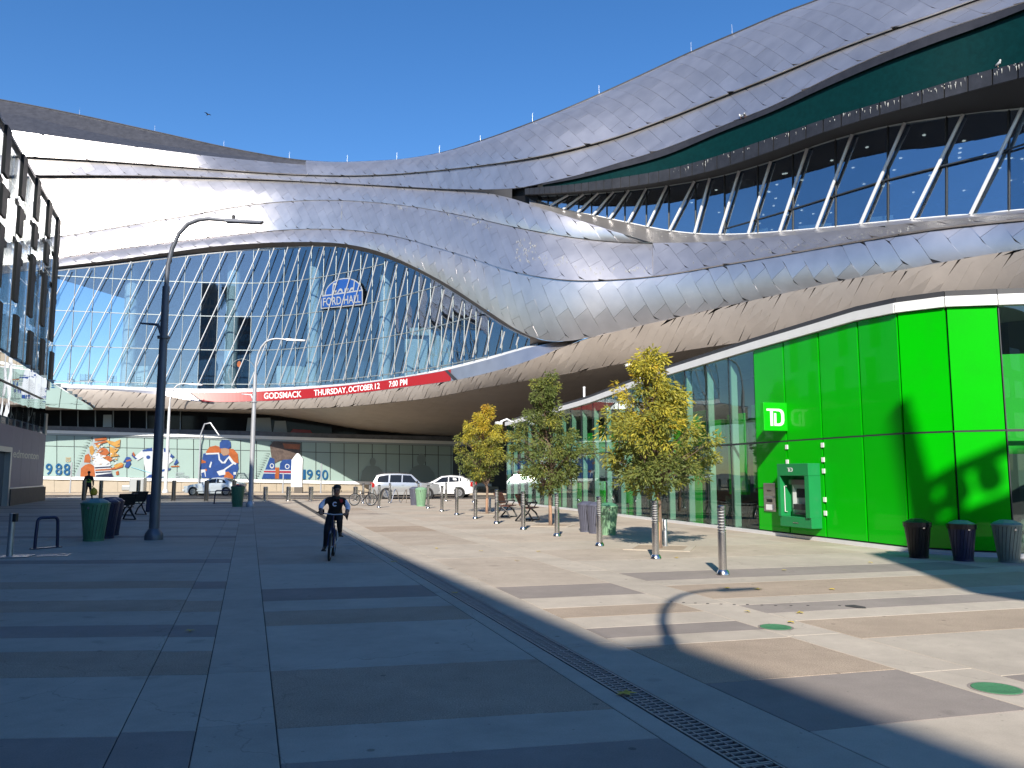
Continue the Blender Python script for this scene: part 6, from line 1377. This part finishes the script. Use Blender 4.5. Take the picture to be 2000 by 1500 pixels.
    for sg_ in (-1, 1):
        mb = MB(); mb.box((-L/2+.16, sg_*(hw*.68), .70 if kind == 'sedan' else .86), (.22, .30, .15)); mb.build('headlight', 'head_lamp', t, bevel=.03)
        mb = MB(); mb.box((L/2-.10, sg_*(hw*.82), .84 if kind == 'sedan' else .98), (.18, .22, .18 if kind == 'sedan' else .34)); mb.build('tail_light', 'tail_red', t, bevel=.02)
        mb = MB(); x = {'sedan': -.66, 'suv': -.72, 'cross': -.72}[kind]; mb.box((x, sg_*(hw+.08), side(x+.1, .15)[1]+.04), (.12, .18, .12)); mb.build('mirror', 'black_plastic' if kind == 'suv' else m, t, bevel=.03)
        mb = MB(); mb.box((.0, sg_*(hw+.0), .40), (L*.62, .03, .20 if kind != 'sedan' else .10)); mb.build('side_cladding', 'car_grey' if kind == 'suv' else m, t)
        for hx in (.25, 1.12): mb = MB(); mb.box((hx, sg_*(hw*.985), .86 if kind == 'sedan' else .98), (.18, .03, .03)); mb.build('door_handle', m, t)
    for xx in (-L/2+.05, L/2-.05): mb = MB(); mb.box((xx, 0, .42), (.16, Wd*.86, .20)); mb.build('bumper', 'car_grey' if kind == 'suv' else m, t, bevel=.05)
    mb = MB(); mb.box((0, 0, .27), (L*.78, Wd*.72, .14)); mb.build('underbody', 'black_plastic', t)
    if kind == 'suv':
        for sg_ in (-1, 1): mb = MB(); mb.tube([(-.1, sg_*.62, 1.80), (.0, sg_*.62, 1.85), (1.6, sg_*.62, 1.85), (1.75, sg_*.62, 1.80)], .02, 6); mb.build('roof_rail', 'black_plastic', t)
    return t
zr = -0.12
p = gnd(428, 964, zr); car((-24.2, 65.6, zr), 'small white sedan passing the printed windows', R(-4), 'sedan', 'car_white')
p = gnd(787, 975, zr); car((p.x, p.y+1.0, zr), 'silver boxy four-wheel-drive waiting at the edge of the underpass', math.pi+R(14), 'suv', 'car_silver')
p = gnd(872, 966, zr); car((-5.0, 60.0, zr), 'white crossover car in the shade of the underpass', R(-8), 'cross', 'car_white')
# ================================================================ BICYCLES
def bicycle(loc_, lab, rz, m='bike_black', wr=.255, lean=0.0, wb=.92):
    t = thing('bicycle', loc_, lab, 'bicycle', rz); t.rotation_euler = (0, lean, rz)
    for nm, y in (('front_wheel', 0.0), ('rear_wheel', wb)):
        P = [(0, y+wr*.94*math.cos(a), wr+wr*.94*math.sin(a)) for a in np.linspace(0, 2*math.pi, 29)]; mb = MB(); mb.tube(P, .024, 8, cap=False); wq = mb.build(nm, 'tyre', t, smooth=True)
        P = [(0, y+wr*.84*math.cos(a), wr+wr*.84*math.sin(a)) for a in np.linspace(0, 2*math.pi, 25)]; mb = MB(); mb.tube(P, .012, 6, cap=False); mb.build('rim', 'grey_steel', wq, smooth=True)
        mb = MB(); mb.tube([(-.05, y, wr), (.05, y, wr)], .02, 8)
        for k in range(14): a = k*2*math.pi/14; mb.tube([(.015*(-1)**k, y, wr), (0, y+wr*.84*math.cos(a), wr+wr*.84*math.sin(a))], .002, 4)
        mb.build('spokes', 'grey_steel', wq)
    hd0, hd1 = (0, .20, .58), (0, .17, .70); bb = (0, .46, .28); st_ = (0, .62, .60)
    mb = MB(); mb.tube([hd0, bb], .024, 8); mb.tube([hd1, st_], .020, 8); mb.tube([bb, st_], .020, 8)
    for s_ in (-1, 1): mb.tube([(0, bb[1], bb[2]), (s_*.05, wb, wr)], .012, 6); mb.tube([st_, (s_*.05, wb, wr)], .010, 6)
    mb.tube([hd0, hd1], .026, 8); mb.build('frame', m, t, smooth=True)
    mb = MB()
    for s_ in (-1, 1): mb.tube([(s_*.02, .19, .58), (s_*.05, .14, .50), (s_*.052, 0, wr)], .014, 6)
    mb.tube([(0, .17, .70), (0, .145, .84)], .016, 8); mb.build('fork', m, t, smooth=True)
    mb = MB(); mb.tube([(-.26, .19, .86), (-.12, .14, .85), (0, .14, .84), (.12, .14, .85), (.26, .19, .86)], .012, 8); hb = mb.build('handlebar', 'grey_steel', t, smooth=True)
    for s_ in (-1, 1): mb = MB(); mb.tube([(s_*.17, .158, .853), (s_*.27, .192, .861)], .017, 8); mb.build('grip', 'black_plastic', hb)
    mb = MB(); mb.tube([st_, (0, .65, .72)], .013, 8); mb.build('seat_post', 'grey_steel', t); mb = MB(); mb.add([(-.02, .52, .73), (.02, .52, .73), (.07, .76, .74), (-.07, .76, .74), (-.02, .52, .76), (.02, .52, .76), (.07, .77, .78), (-.07, .77, .78)], [(3, 2, 1, 0), (4, 5, 6, 7), (0, 1, 5, 4), (1, 2, 6, 5), (2, 3, 7, 6), (3, 0, 4, 7)]); mb.build('saddle', 'black_plastic', t, bevel=.012)
    mb = MB(); mb.tube([(.05, .46, .28), (.055, .46, .28)], .075, 20); mb.tube([(-.12, .42, .14), (-.06, .46, .28), (.06, .46, .28), (.12, .50, .42)], .012, 6); mb.build('crank', 'grey_steel', t)
    for s_, y, z in ((-1, .42, .14), (1, .50, .42)): mb = MB(); mb.box((s_*.15, y, z), (.09, .08, .022)); mb.build('pedal', 'black_plastic', t)
    return t
cyc = gnd(643, 1095)
CR = R(8)
bicycle((cyc.x, cyc.y, 0), 'small dark bicycle ridden across the shaded plaza', CR, 'bike_blue', lean=R(3))
p = gnd(724, 988); bicycle((p.x, p.y, 0), 'dark bicycle parked among the bollards by the road', R(75), 'bike_black', wr=.32, lean=R(8))
# ================================================================ PEOPLE
def skin_mesh(J, E, root):
    names = list(J); me = bpy.data.meshes.new('s'); me.from_pydata([J[n][0] for n in names], [(names.index(a), names.index(b)) for a, b in E], [])
    ob = bpy.data.objects.new('s', me); COL.objects.link(ob); ob.modifiers.new('k', 'SKIN'); sub_ = ob.modifiers.new('u', 'SUBSURF'); sub_.levels = 2; sub_.render_levels = 2
    sv = me.skin_vertices[0].data
    for i, n in enumerate(names): r = J[n][1]; sv[i].radius = r if isinstance(r, tuple) else (r, r); sv[i].use_root = (n == root)
    bpy.context.view_layer.update(); dg = bpy.context.evaluated_depsgraph_get(); out = bpy.data.meshes.new_from_object(ob.evaluated_get(dg)); bpy.data.objects.remove(ob); return out
def body_from(t, J, E, root, classify, mats, hands):
    me = skin_mesh(J, E, root); bm = bmesh.new(); bm.from_mesh(me)
    for (w_, d, n_, curl, thumb) in hands:       # fingers: short bent chains rooted in the palm
        for k in range(4):
            base_ = w_+n_*(-.024+.016*k); JJ = {'a': (base_, .011), 'b': (base_+d*.035+curl*.012, .010), 'c': (base_+d*.05+curl*.036, .009), 'd': (base_+d*.036+curl*(.056+(.006 if k in (1, 2) else 0)), .008)}
            fm = skin_mesh(JJ, [('a', 'b'), ('b', 'c'), ('c', 'd')], 'a'); bm.from_mesh(fm); bpy.data.meshes.remove(fm)
        JJ = {'a': (w_+n_*(-.02), .012), 'b': (w_+n_*(-.036)+curl*.02+d*.01, .011), 'c': (w_+n_*(-.03)+curl*.045+d*.03, .009)}
        fm = skin_mesh(JJ, [('a', 'b'), ('b', 'c')], 'a'); bm.from_mesh(fm); bpy.data.meshes.remove(fm)
    for f in bm.faces: f.material_index = classify(f.calc_center_median()); f.smooth = True
    me2 = bpy.data.meshes.new('body'); bm.to_mesh(me2); bm.free()
    for m in mats: me2.materials.append(M[m])
    o = bpy.data.objects.new('body', me2); COL.objects.link(o); o.parent = t; return o
V3 = Vector
t = thing('person', (cyc.x, cyc.y, 0), 'person in black jacket with white sleeves riding a small bicycle', 'person', CR); t.rotation_euler = (0, R(3), CR)
J = {'hip': (V3((0, .60, .80)), (.125, .10)), 'waist': (V3((0, .52, .92)), (.125, .095)), 'chest': (V3((0, .43, 1.05)), (.15, .105)), 'neck0': (V3((0, .40, 1.145)), .055), 'neck1': (V3((.01, .375, 1.19)), .046),
     'jaw': (V3((.018, .345, 1.225)), (.055, .064)), 'face': (V3((.02, .345, 1.285)), (.074, .088)), 'crown': (V3((.015, .36, 1.345)), (.060, .070)),
     'shL': (V3((.155, .42, 1.105)), .062), 'elL': (V3((.255, .36, .985)), .054), 'wrL': (V3((.245, .235, .895)), .042), 'haL': (V3((.235, .185, .875)), (.036, .022)),
     'shR': (V3((-.155, .42, 1.105)), .062), 'elR': (V3((-.265, .36, .985)), .054), 'wrR': (V3((-.245, .235, .895)), .042), 'haR': (V3((-.235, .185, .875)), (.036, .022)),
     'thL': (V3((.085, .57, .785)), .092), 'knL': (V3((.11, .30, .755)), .066), 'caL': (V3((.115, .41, .60)), .058), 'anL': (V3((.125, .50, .49)), .042), 'toL': (V3((.14, .40, .445)), (.036, .03)), 'tiL': (V3((.145, .34, .44)), (.03, .024)),
     'thR': (V3((-.085, .57, .785)), .092), 'knR': (V3((-.115, .36, .53)), .066), 'caR': (V3((-.12, .42, .36)), .056), 'anR': (V3((-.135, .47, .215)), .042), 'toR': (V3((-.15, .37, .165)), (.036, .03)), 'tiR': (V3((-.155, .31, .16)), (.03, .024))}
E = [('hip', 'waist'), ('waist', 'chest'), ('chest', 'neck0'), ('neck0', 'neck1'), ('neck1', 'jaw'), ('jaw', 'face'), ('face', 'crown')]
for s_ in 'LR': E += [('chest', 'sh'+s_), ('sh'+s_, 'el'+s_), ('el'+s_, 'wr'+s_), ('wr'+s_, 'ha'+s_), ('hip', 'th'+s_), ('th'+s_, 'kn'+s_), ('kn'+s_, 'ca'+s_), ('ca'+s_, 'an'+s_), ('an'+s_, 'to'+s_), ('to'+s_, 'ti'+s_)]
def cl(c):
    if c.z > 1.165 and abs(c.x) < .1: return 3
    if abs(c.x) > .185 and c.z > .80:
        if c.y < .235: return 3
        return 2 if abs(c.x) > .195 and c.y > .245 else 0
    if c.z < .235 and c.x < 0: return 4
    if c.z < .515 and c.x > 0: return 4
    return 1 if c.z < .84 else 0
hands = [(V3((s_*.225, .185, .878)), V3((0, -1, .05)), V3((s_*1.0, 0, 0)), V3((0, .1, -1)), 1) for s_ in (-1, 1)]
body_from(t, J, E, 'hip', cl, ['jacket_black', 'trousers_black', 'sleeve_white', 'skin', 'shoe_black'], hands)
mb = MB()                                    # hair: close cap with a low fade
for k in range(10):
    for q in range(6):
        pass
prof = [(.070, 1.312), (.0765, 1.335), (.075, 1.365), (.060, 1.388), (.03, 1.402), (.0, 1.405)]
mb.lathe([(r, z) for r, z in prof], 18, (.016, .372, 0)); hr = mb.build('hair', 'hair_black', t, smooth=True)
for s_ in (-1, 1):
    mb = MB(); mb.lathe([(.004, 0), (.009, .004), (.004, .008)], 8); e = mb.build('eye', 'hair_black', t); e.location = (.02+s_*.028, .2665, 1.29); e.rotation_euler = (math.pi/2, 0, 0)
    mb = MB(); mb.box((.02+s_*.028, .265, 1.308), (.03, .006, .006)); mb.build('eyebrow', 'hair_black', t)
    mb = MB(); mb.lathe([(.006, -.02), (.014, -.01), (.014, .012), (.006, .02)], 8); e = mb.build('ear', 'skin', t); e.location = (.018+s_*.082, .36, 1.28); e.scale = (.5, 1, 1)
mb = MB(); mb.add([(.02, .262, 1.29), (.008, .262, 1.255), (.032, .262, 1.255), (.02, .235, 1.262)], [(0, 1, 3), (0, 3, 2), (1, 2, 3)]); mb.build('nose', 'skin', t)
mb = MB(); mb.box((.02, .272, 1.232), (.034, .008, .007)); mb.build('mouth', 'cloth_red', t)
mb = MB(); mb.lathe([(.085, 0), (.088, .03), (.066, .07)], 16, (.003, .395, 1.125)); mb.build('collar', 'jacket_black', t, smooth=True)
mb = MB(); mb.poly([(.07, .312, 1.13), (.135, .345, 1.135), (.15, .335, 1.08), (.11, .305, 1.06)]); mb.build('hood_lining', 'cloth_red', t)
def chest(u, v, d=0.0): return V3((u, .322-d+.25*abs(u)**1.2*.6+ (1.02-v)*-.10*0+ (v-1.02)*.45*0.3, v))
for a0, a1, m, rad in ((.65, 2*math.pi-.65, 'sleeve_white', .045), (1.9, 4.4, 'cloth_red', .026)):
    mb = MB(); an = np.linspace(a0, a1, 18)
    for q, r_ in zip(an[:-1], an[1:]): mb.quad(chest(rad*math.cos(q), 1.03+rad*math.sin(q), .012), chest(rad*math.cos(r_), 1.03+rad*math.sin(r_), .012), chest(rad*.55*math.cos(r_), 1.03+rad*.55*math.sin(r_), .012), chest(rad*.55*math.cos(q), 1.03+rad*.55*math.sin(q), .012))
    mb.build('chest_logo', m, t)
mb = MB(); mb.add([(-.20, .42, .93), (-.20, .52, .86), (-.37, .47, .84), (-.23, .40, .85)], [(0, 1, 2), (0, 2, 3), (1, 3, 2)]); mb.build('jacket_tail', 'jacket_black', t)
mb = MB(); mb.add([(.20, .50, .90), (.27, .45, .86), (.25, .42, .72), (.20, .44, .80)], [(0, 1, 2), (0, 2, 3), (1, 3, 2)]); mb.build('jacket_tail', 'jacket_black', t)
# man with a yellow bag walking away near the office corner
p = gnd(171, 976.5); t = thing('person', (p.x, p.y, 0), 'person in dark work clothes with lime reflective stripes carrying a yellow bag', 'person', R(20))
J = {'hip': (V3((0, 0, .95)), (.15, .11)), 'waist': (V3((0, .02, 1.12)), (.16, .11)), 'chest': (V3((0, .03, 1.34)), (.19, .125)), 'neck0': (V3((0, .0, 1.49)), .065), 'neck1': (V3((0, -.03, 1.55)), .055), 'jaw': (V3((0, -.06, 1.59)), (.06, .07)), 'face': (V3((0, -.05, 1.66)), (.075, .09)), 'crown': (V3((0, -.03, 1.73)), (.06, .07)),
     'shL': (V3((.19, .02, 1.42)), .075), 'elL': (V3((.25, .04, 1.14)), .06), 'wrL': (V3((.27, -.03, .92)), .042), 'haL': (V3((.27, -.05, .86)), (.035, .022)), 'shR': (V3((-.19, .02, 1.42)), .075), 'elR': (V3((-.24, -.04, 1.14)), .06), 'wrR': (V3((-.22, -.16, .96)), .042), 'haR': (V3((-.22, -.19, .91)), (.035, .022)),
     'thL': (V3((.10, 0, .88)), .10), 'knL': (V3((.14, .08, .50)), .075), 'anL': (V3((.22, .22, .12)), .048), 'toL': (V3((.24, .10, .05)), (.045, .03)), 'thR': (V3((-.10, 0, .88)), .10), 'knR': (V3((-.12, -.04, .48)), .075), 'anR': (V3((-.14, -.05, .09)), .048), 'toR': (V3((-.16, -.18, .045)), (.045, .03))}
E = [('hip', 'waist'), ('waist', 'chest'), ('chest', 'neck0'), ('neck0', 'neck1'), ('neck1', 'jaw'), ('jaw', 'face'), ('face', 'crown')]
for s_ in 'LR': E += [('chest', 'sh'+s_), ('sh'+s_, 'el'+s_), ('el'+s_, 'wr'+s_), ('wr'+s_, 'ha'+s_), ('hip', 'th'+s_), ('th'+s_, 'kn'+s_), ('kn'+s_, 'an'+s_), ('an'+s_, 'to'+s_)]
def cl2(c):
    if c.z > 1.52: return 2
    if abs(c.x) > .2 and c.z < .93 and c.z > .7: return 2
    if 1.10 < c.z < 1.15 and abs(c.x) < .22: return 3
    if 1.17 < c.z < 1.32 and abs(c.x) < .22 and abs(abs(c.x)-(1.32-c.z)*.9) < .03: return 3
    if c.z < .10: return 4
    return 1 if c.z < .95 else 0
body_from(t, J, E, 'hip', cl2, ['jacket_black', 'trousers_black', 'skin', 'hi_vis', 'shoe_black'], [(V3((.27, -.05, .875)), V3((0, -.2, -1)), V3((0, 1, 0)), V3((-1, 0, -.2)), 1), (V3((-.22, -.19, .925)), V3((0, -.3, -1)), V3((0, 1, 0)), V3((1, 0, -.2)), 1)])
mb = MB(); mb.lathe([(.085, 1.66), (.088, 1.70), (.078, 1.76), (.05, 1.79), (0, 1.80)], 16, (0, -.03, 0)); mb.box((0, -.14, 1.68), (.13, .10, .012)); mb.build('cap', 'jacket_black', t, smooth=True)
q = t.matrix_world if False else None
bx = p+Vector((.38, -.05, 0)); tb_ = thing('carrier_bag', (bx.x, bx.y, 0.28), 'bulging yellow carrier bag in the walking person\'s hand', 'bag')
mb = MB(); mb.lathe([(.10, .0), (.20, .08), (.22, .22), (.18, .36), (.07, .46), (.03, .50)], 14); mb.build('sack', 'yellow_bag', tb_, smooth=True); mb = MB(); mb.tube([(-.04, 0, .48), (-.07, 0, .56), (-.11, 0, .60), (-.10, 0, .50), (0, 0, .47)], .014, 6); mb.build('handle', 'yellow_bag', tb_)
# ================================================================ TREES
def leaf_mat(name, green, yellow, orange):
    m, nt, b = nodes(name); a = nt.nodes.new('ShaderNodeAttribute'); a.attribute_name = 'hue'
    cr = nt.nodes.new('ShaderNodeValToRGB'); cr.color_ramp.elements[0].color = (*green, 1); cr.color_ramp.elements[0].position = 0.15
    cr.color_ramp.elements[1].color = (*orange, 1); cr.color_ramp.elements[1].position = 1.0
    e = cr.color_ramp.elements.new(0.7); e.color = (*yellow, 1); e = cr.color_ramp.elements.new(0.4); e.color = tuple((g_*.6+y_*.4) for g_, y_ in zip(green, yellow))+(1,)
    lk(nt, a.outputs['Fac'], cr.inputs[0]); lk(nt, cr.outputs[0], b.inputs['Base Color']); b.inputs['Roughness'].default_value = 0.5; b.inputs['Specular IOR Level'].default_value = 0.35
    tl = nt.nodes.new('ShaderNodeBsdfTranslucent'); lk(nt, cr.outputs[0], tl.inputs[0]); mx = nt.nodes.new('ShaderNodeMixShader'); mx.inputs[0].default_value = 0.35
    o = nt.nodes['Material Output']; lk(nt, b.outputs[0], mx.inputs[1]); lk(nt, tl.outputs[0], mx.inputs[2]); lk(nt, mx.outputs[0], o.inputs[0])
leaf_mat('leaf', (0.16, 0.20, 0.055), (0.58, 0.50, 0.06), (0.56, 0.36, 0.04))
def tree(base, lab, prof, cx, zb, nclump, nleaf, yel, seed, trunk_r=.05, waist=None, twigs=False):
    """prof: list of (z, half width, centre offset) describing the crown's outline"""
    rnd = random.Random(seed); t = thing('street_tree', (base.x, base.y, 0), lab, 'tree', 0, 'young ash trees on the plaza')
    zt = prof[-1][0]; W = Lin([(a, b) for a, b, c in prof]); Cx = Lin([(a, c) for a, b, c in prof])
    trunk = MB(); P = [(0, 0, 0)]; n = 9; zz = np.linspace(0.0, zt*.93, n)
    P = [(Cx(z)*min(1, z/zb)+rnd.uniform(-.015, .015)*(i > 1), rnd.uniform(-.02, .02)*(i > 1), z) for i, z in enumerate(zz)]
    trunk.tube(P, [trunk_r*(1-.82*i/(n-1))+.008 for i in range(n)], 10); trunk.build('trunk', 'bark', t, smooth=True)
    mb = MB(); mb.tube([(0, 0, 0), (0, 0, .45), (P[1][0], P[1][1], .62)], [trunk_r*1.12, trunk_r*1.1, trunk_r*1.06], 12); mb.build('trunk_wrap', 'tree_wrap', t, smooth=True)
    limbs = MB(); clumps = []
    zs = [p[0] for p in prof]; ws = [max(p[1], .04) for p in prof]
    tries = 0
    while len(clumps) < nclump and tries < nclump*40:
        tries += 1; z = rnd.uniform(zs[0], zt); w_ = W(z)
        if rnd.random() > (w_/max(ws))**1.1+.08: continue
        a = rnd.uniform(0, 2*math.pi); r = w_*rnd.random()**.55*rnd.choice((.9, .95, 1.0, 1.05, 1.18))
        c = Vector((Cx(z)+r*math.cos(a), r*math.sin(a), z))
        if any((c-q).length < .11 for q, _ in clumps): continue
        clumps.append((c, r/max(w_, .01)))
    for c, f in clumps:
        zo = max(zb*.9, c.z-.25-.55*Vector((c.x-Cx(c.z), c.y, 0)).length); s0 = Vector((Cx(zo), 0, zo)); m_ = s0.lerp(c, .55)+Vector((0, 0, .06))
        limbs.tube([s0, m_, c], [.016, .010, .004], 5, cap=False)
    if twigs:
        for k in range(10):
            a = rnd.uniform(0, 6.28); s0 = Vector((Cx(zt)*1, 0, zt-.35)); e_ = s0+Vector((.16*math.cos(a), .16*math.sin(a), rnd.uniform(.25, .5))); limbs.tube([s0, (s0+e_)/2+Vector((.02, 0, .05)), e_], [.008, .006, .003], 4)
    limbs.build('limbs', 'bark', t)
    verts, faces, hue = [], [], []
    for c, f in clumps:
        rad = rnd.uniform(.14, .25); ch = rnd.gauss(0, .14)
        for k in range(nleaf):
            d = Vector((rnd.gauss(0, 1), rnd.gauss(0, 1), rnd.gauss(0, .8))); d = d.normalized()*rad*rnd.random()**.45
            p = c+d; out = Vector((p.x-Cx(p.z), p.y, 0)); out = out.normalized() if out.length > .01 else Vector((1, 0, 0))
            ax = (d.normalized()*.7+out*.6+Vector((0, 0, rnd.uniform(-1.1, .25)))+Vector((rnd.gauss(0, .4), rnd.gauss(0, .4), 0))).normalized()
            sd_ = ax.cross(Vector((rnd.gauss(0, 1), rnd.gauss(0, 1), rnd.gauss(0, 1)))).normalized(); up = sd_.cross(ax)
            l = rnd.uniform(.075, .135); w_ = l*rnd.uniform(.14, .20); o = len(verts)
            verts += [tuple(p), tuple(p+ax*l*.45+sd_*w_+up*.006), tuple(p+ax*l-up*l*.12), tuple(p+ax*l*.45-sd_*w_+up*.006)]; faces += [(o, o+1, o+2), (o, o+2, o+3)]
            h = yel(p.z/zt, f)+ch+rnd.gauss(0, .10); hue += [min(max(h, 0), 1)]*2
    me = bpy.data.meshes.new('crown'); me.from_pydata(verts, [], faces); me.materials.append(M['leaf']); a = me.attributes.new('hue', 'FLOAT', 'FACE'); a.data.foreach_set('value', hue)
    o = bpy.data.objects.new('crown', me); COL.objects.link(o); o.parent = t; return t
def prof_px(base_px, Y, rows, k=0.93):               # photo rows (y, xl, xr) -> (z, half width, centre offset)
    out = []
    for y, xl, xr in rows: out.append((EYE+ray(1000, y).z*Y/ray(1000, y).y, (xr-xl)/2/F*Y*k, ((xl+xr)/2-base_px)/F*Y))
    return sorted(out)
b3 = gnd(1289, 1071); tree(b3, 'widest young ash tree with yellow-tipped crown in front of the glass wall', prof_px(1289, b3.y, [(965, 1282, 1300), (944, 1228, 1342), (929, 1184, 1372), (905, 1172, 1408), (875, 1174, 1410), (830, 1180, 1374), (785, 1200, 1360), (740, 1212, 1308), (703, 1240, 1304), (688, 1268, 1290)]), 0, 1.5, 165, 88, lambda z, f: .14+.62*max(0, z-.38)*1.2+.05*f, 31, .045)
b2 = gnd(1075, 1026); tree(b2, 'dark green young ash tree with a narrow waisted top between bench and bins', prof_px(1076, b2.y, [(962, 1062, 1088), (948, 1042, 1108), (930, 1020, 1136), (905, 1008, 1148), (875, 998, 1156), (830, 998, 1130), (806, 1035, 1100), (797, 1052, 1084), (772, 1030, 1098), (750, 1045, 1096), (731, 1070, 1087)]), 0, 1.2, 160, 86, lambda z, f: .05+.22*max(0, z-.6), 37, .05)
b1 = gnd(951, 1003); tree(b1, 'small yellow ash tree with bare twigs on top beside the dark underpass', prof_px(950, b1.y, [(942, 944, 957), (932, 916, 970), (914, 893, 976), (890, 890, 990), (866, 890, 995), (845, 897, 984), (818, 921, 972), (794, 940, 960)]), 0, 1.2, 112, 88, lambda z, f: .16+1.25*max(0, z-.42), 41, .05, twigs=True)
# ================================================================ BIRDS
def pigeon(loc_, lab, rz, m='bird_grey', sc=1.0):
    t = thing('pigeon', loc_, lab, 'bird', rz, None, sc); mb = MB()
    mb.tube([(0, .20, .10), (0, .12, .11), (0, .02, .13), (0, -.06, .17), (0, -.085, .22), (0, -.10, .265), (0, -.115, .285)], [.012, .035, .062, .058, .035, .032, .012], 12); mb.build('body', m, t, smooth=True)
    for s_ in (-1, 1): mb = MB(); mb.add([(s_*.05, -.04, .18), (s_*.066, .05, .15), (s_*.03, .20, .12), (s_*.05, .04, .10), (s_*.055, -.02, .11)], [(0, 1, 2), (0, 2, 3), (0, 3, 4)]); mb.build('wing', 'bird_dark', t); mb = MB(); mb.tube([(s_*.025, 0, .09), (s_*.025, -.01, 0)], .006, 5); mb.build('leg', 'print_orange', t)
    mb = MB(); mb.tube([(0, -.12, .275), (0, -.15, .268)], [.008, .002], 6); mb.build('beak', 'bird_dark', t)
p = Edge(Cv([(x, GRB(x)) for x in np.linspace(1060, XR, 40)]), lambda x: O2(x)-0.25)(1950); pigeon((p.x, p.y, p.z+.0), 'pigeon perched on the ledge under the dark green strip', R(20), sc=1.1)
for x, lab in ((1447, 'pale pigeon perched on the lip above the dark green strip'), (1454, 'pigeon beside another on the lip above the dark green strip')):
    p = Edge(L2, lambda x: O2(x)-LIP-.08)(x); pigeon((p.x, p.y, p.z-.02), lab, R(200 if x < 1450 else 160), 'white_paint' if x < 1450 else 'bird_grey', 1.1)
p = at(406, 224, 45); t = thing('flying_bird', p, 'dark bird flying in the clear blue sky', 'bird', R(60), None, 0.55); mb = MB(); mb.tube([(0, -.25, 0), (0, -.1, .02), (0, .1, 0), (0, .25, -.02)], [.02, .06, .05, .01], 8); mb.build('body', 'bird_dark', t)
for s_ in (-1, 1): mb = MB(); mb.add([(0, -.1, .03), (s_*.22, -.06, .14), (s_*.48, .05, .10), (s_*.2, .1, .11), (0, .1, .02)], [(0, 1, 3, 4), (1, 2, 3)]); mb.build('wing', 'bird_dark', t)
print('OBJECTS', len(bpy.data.objects))
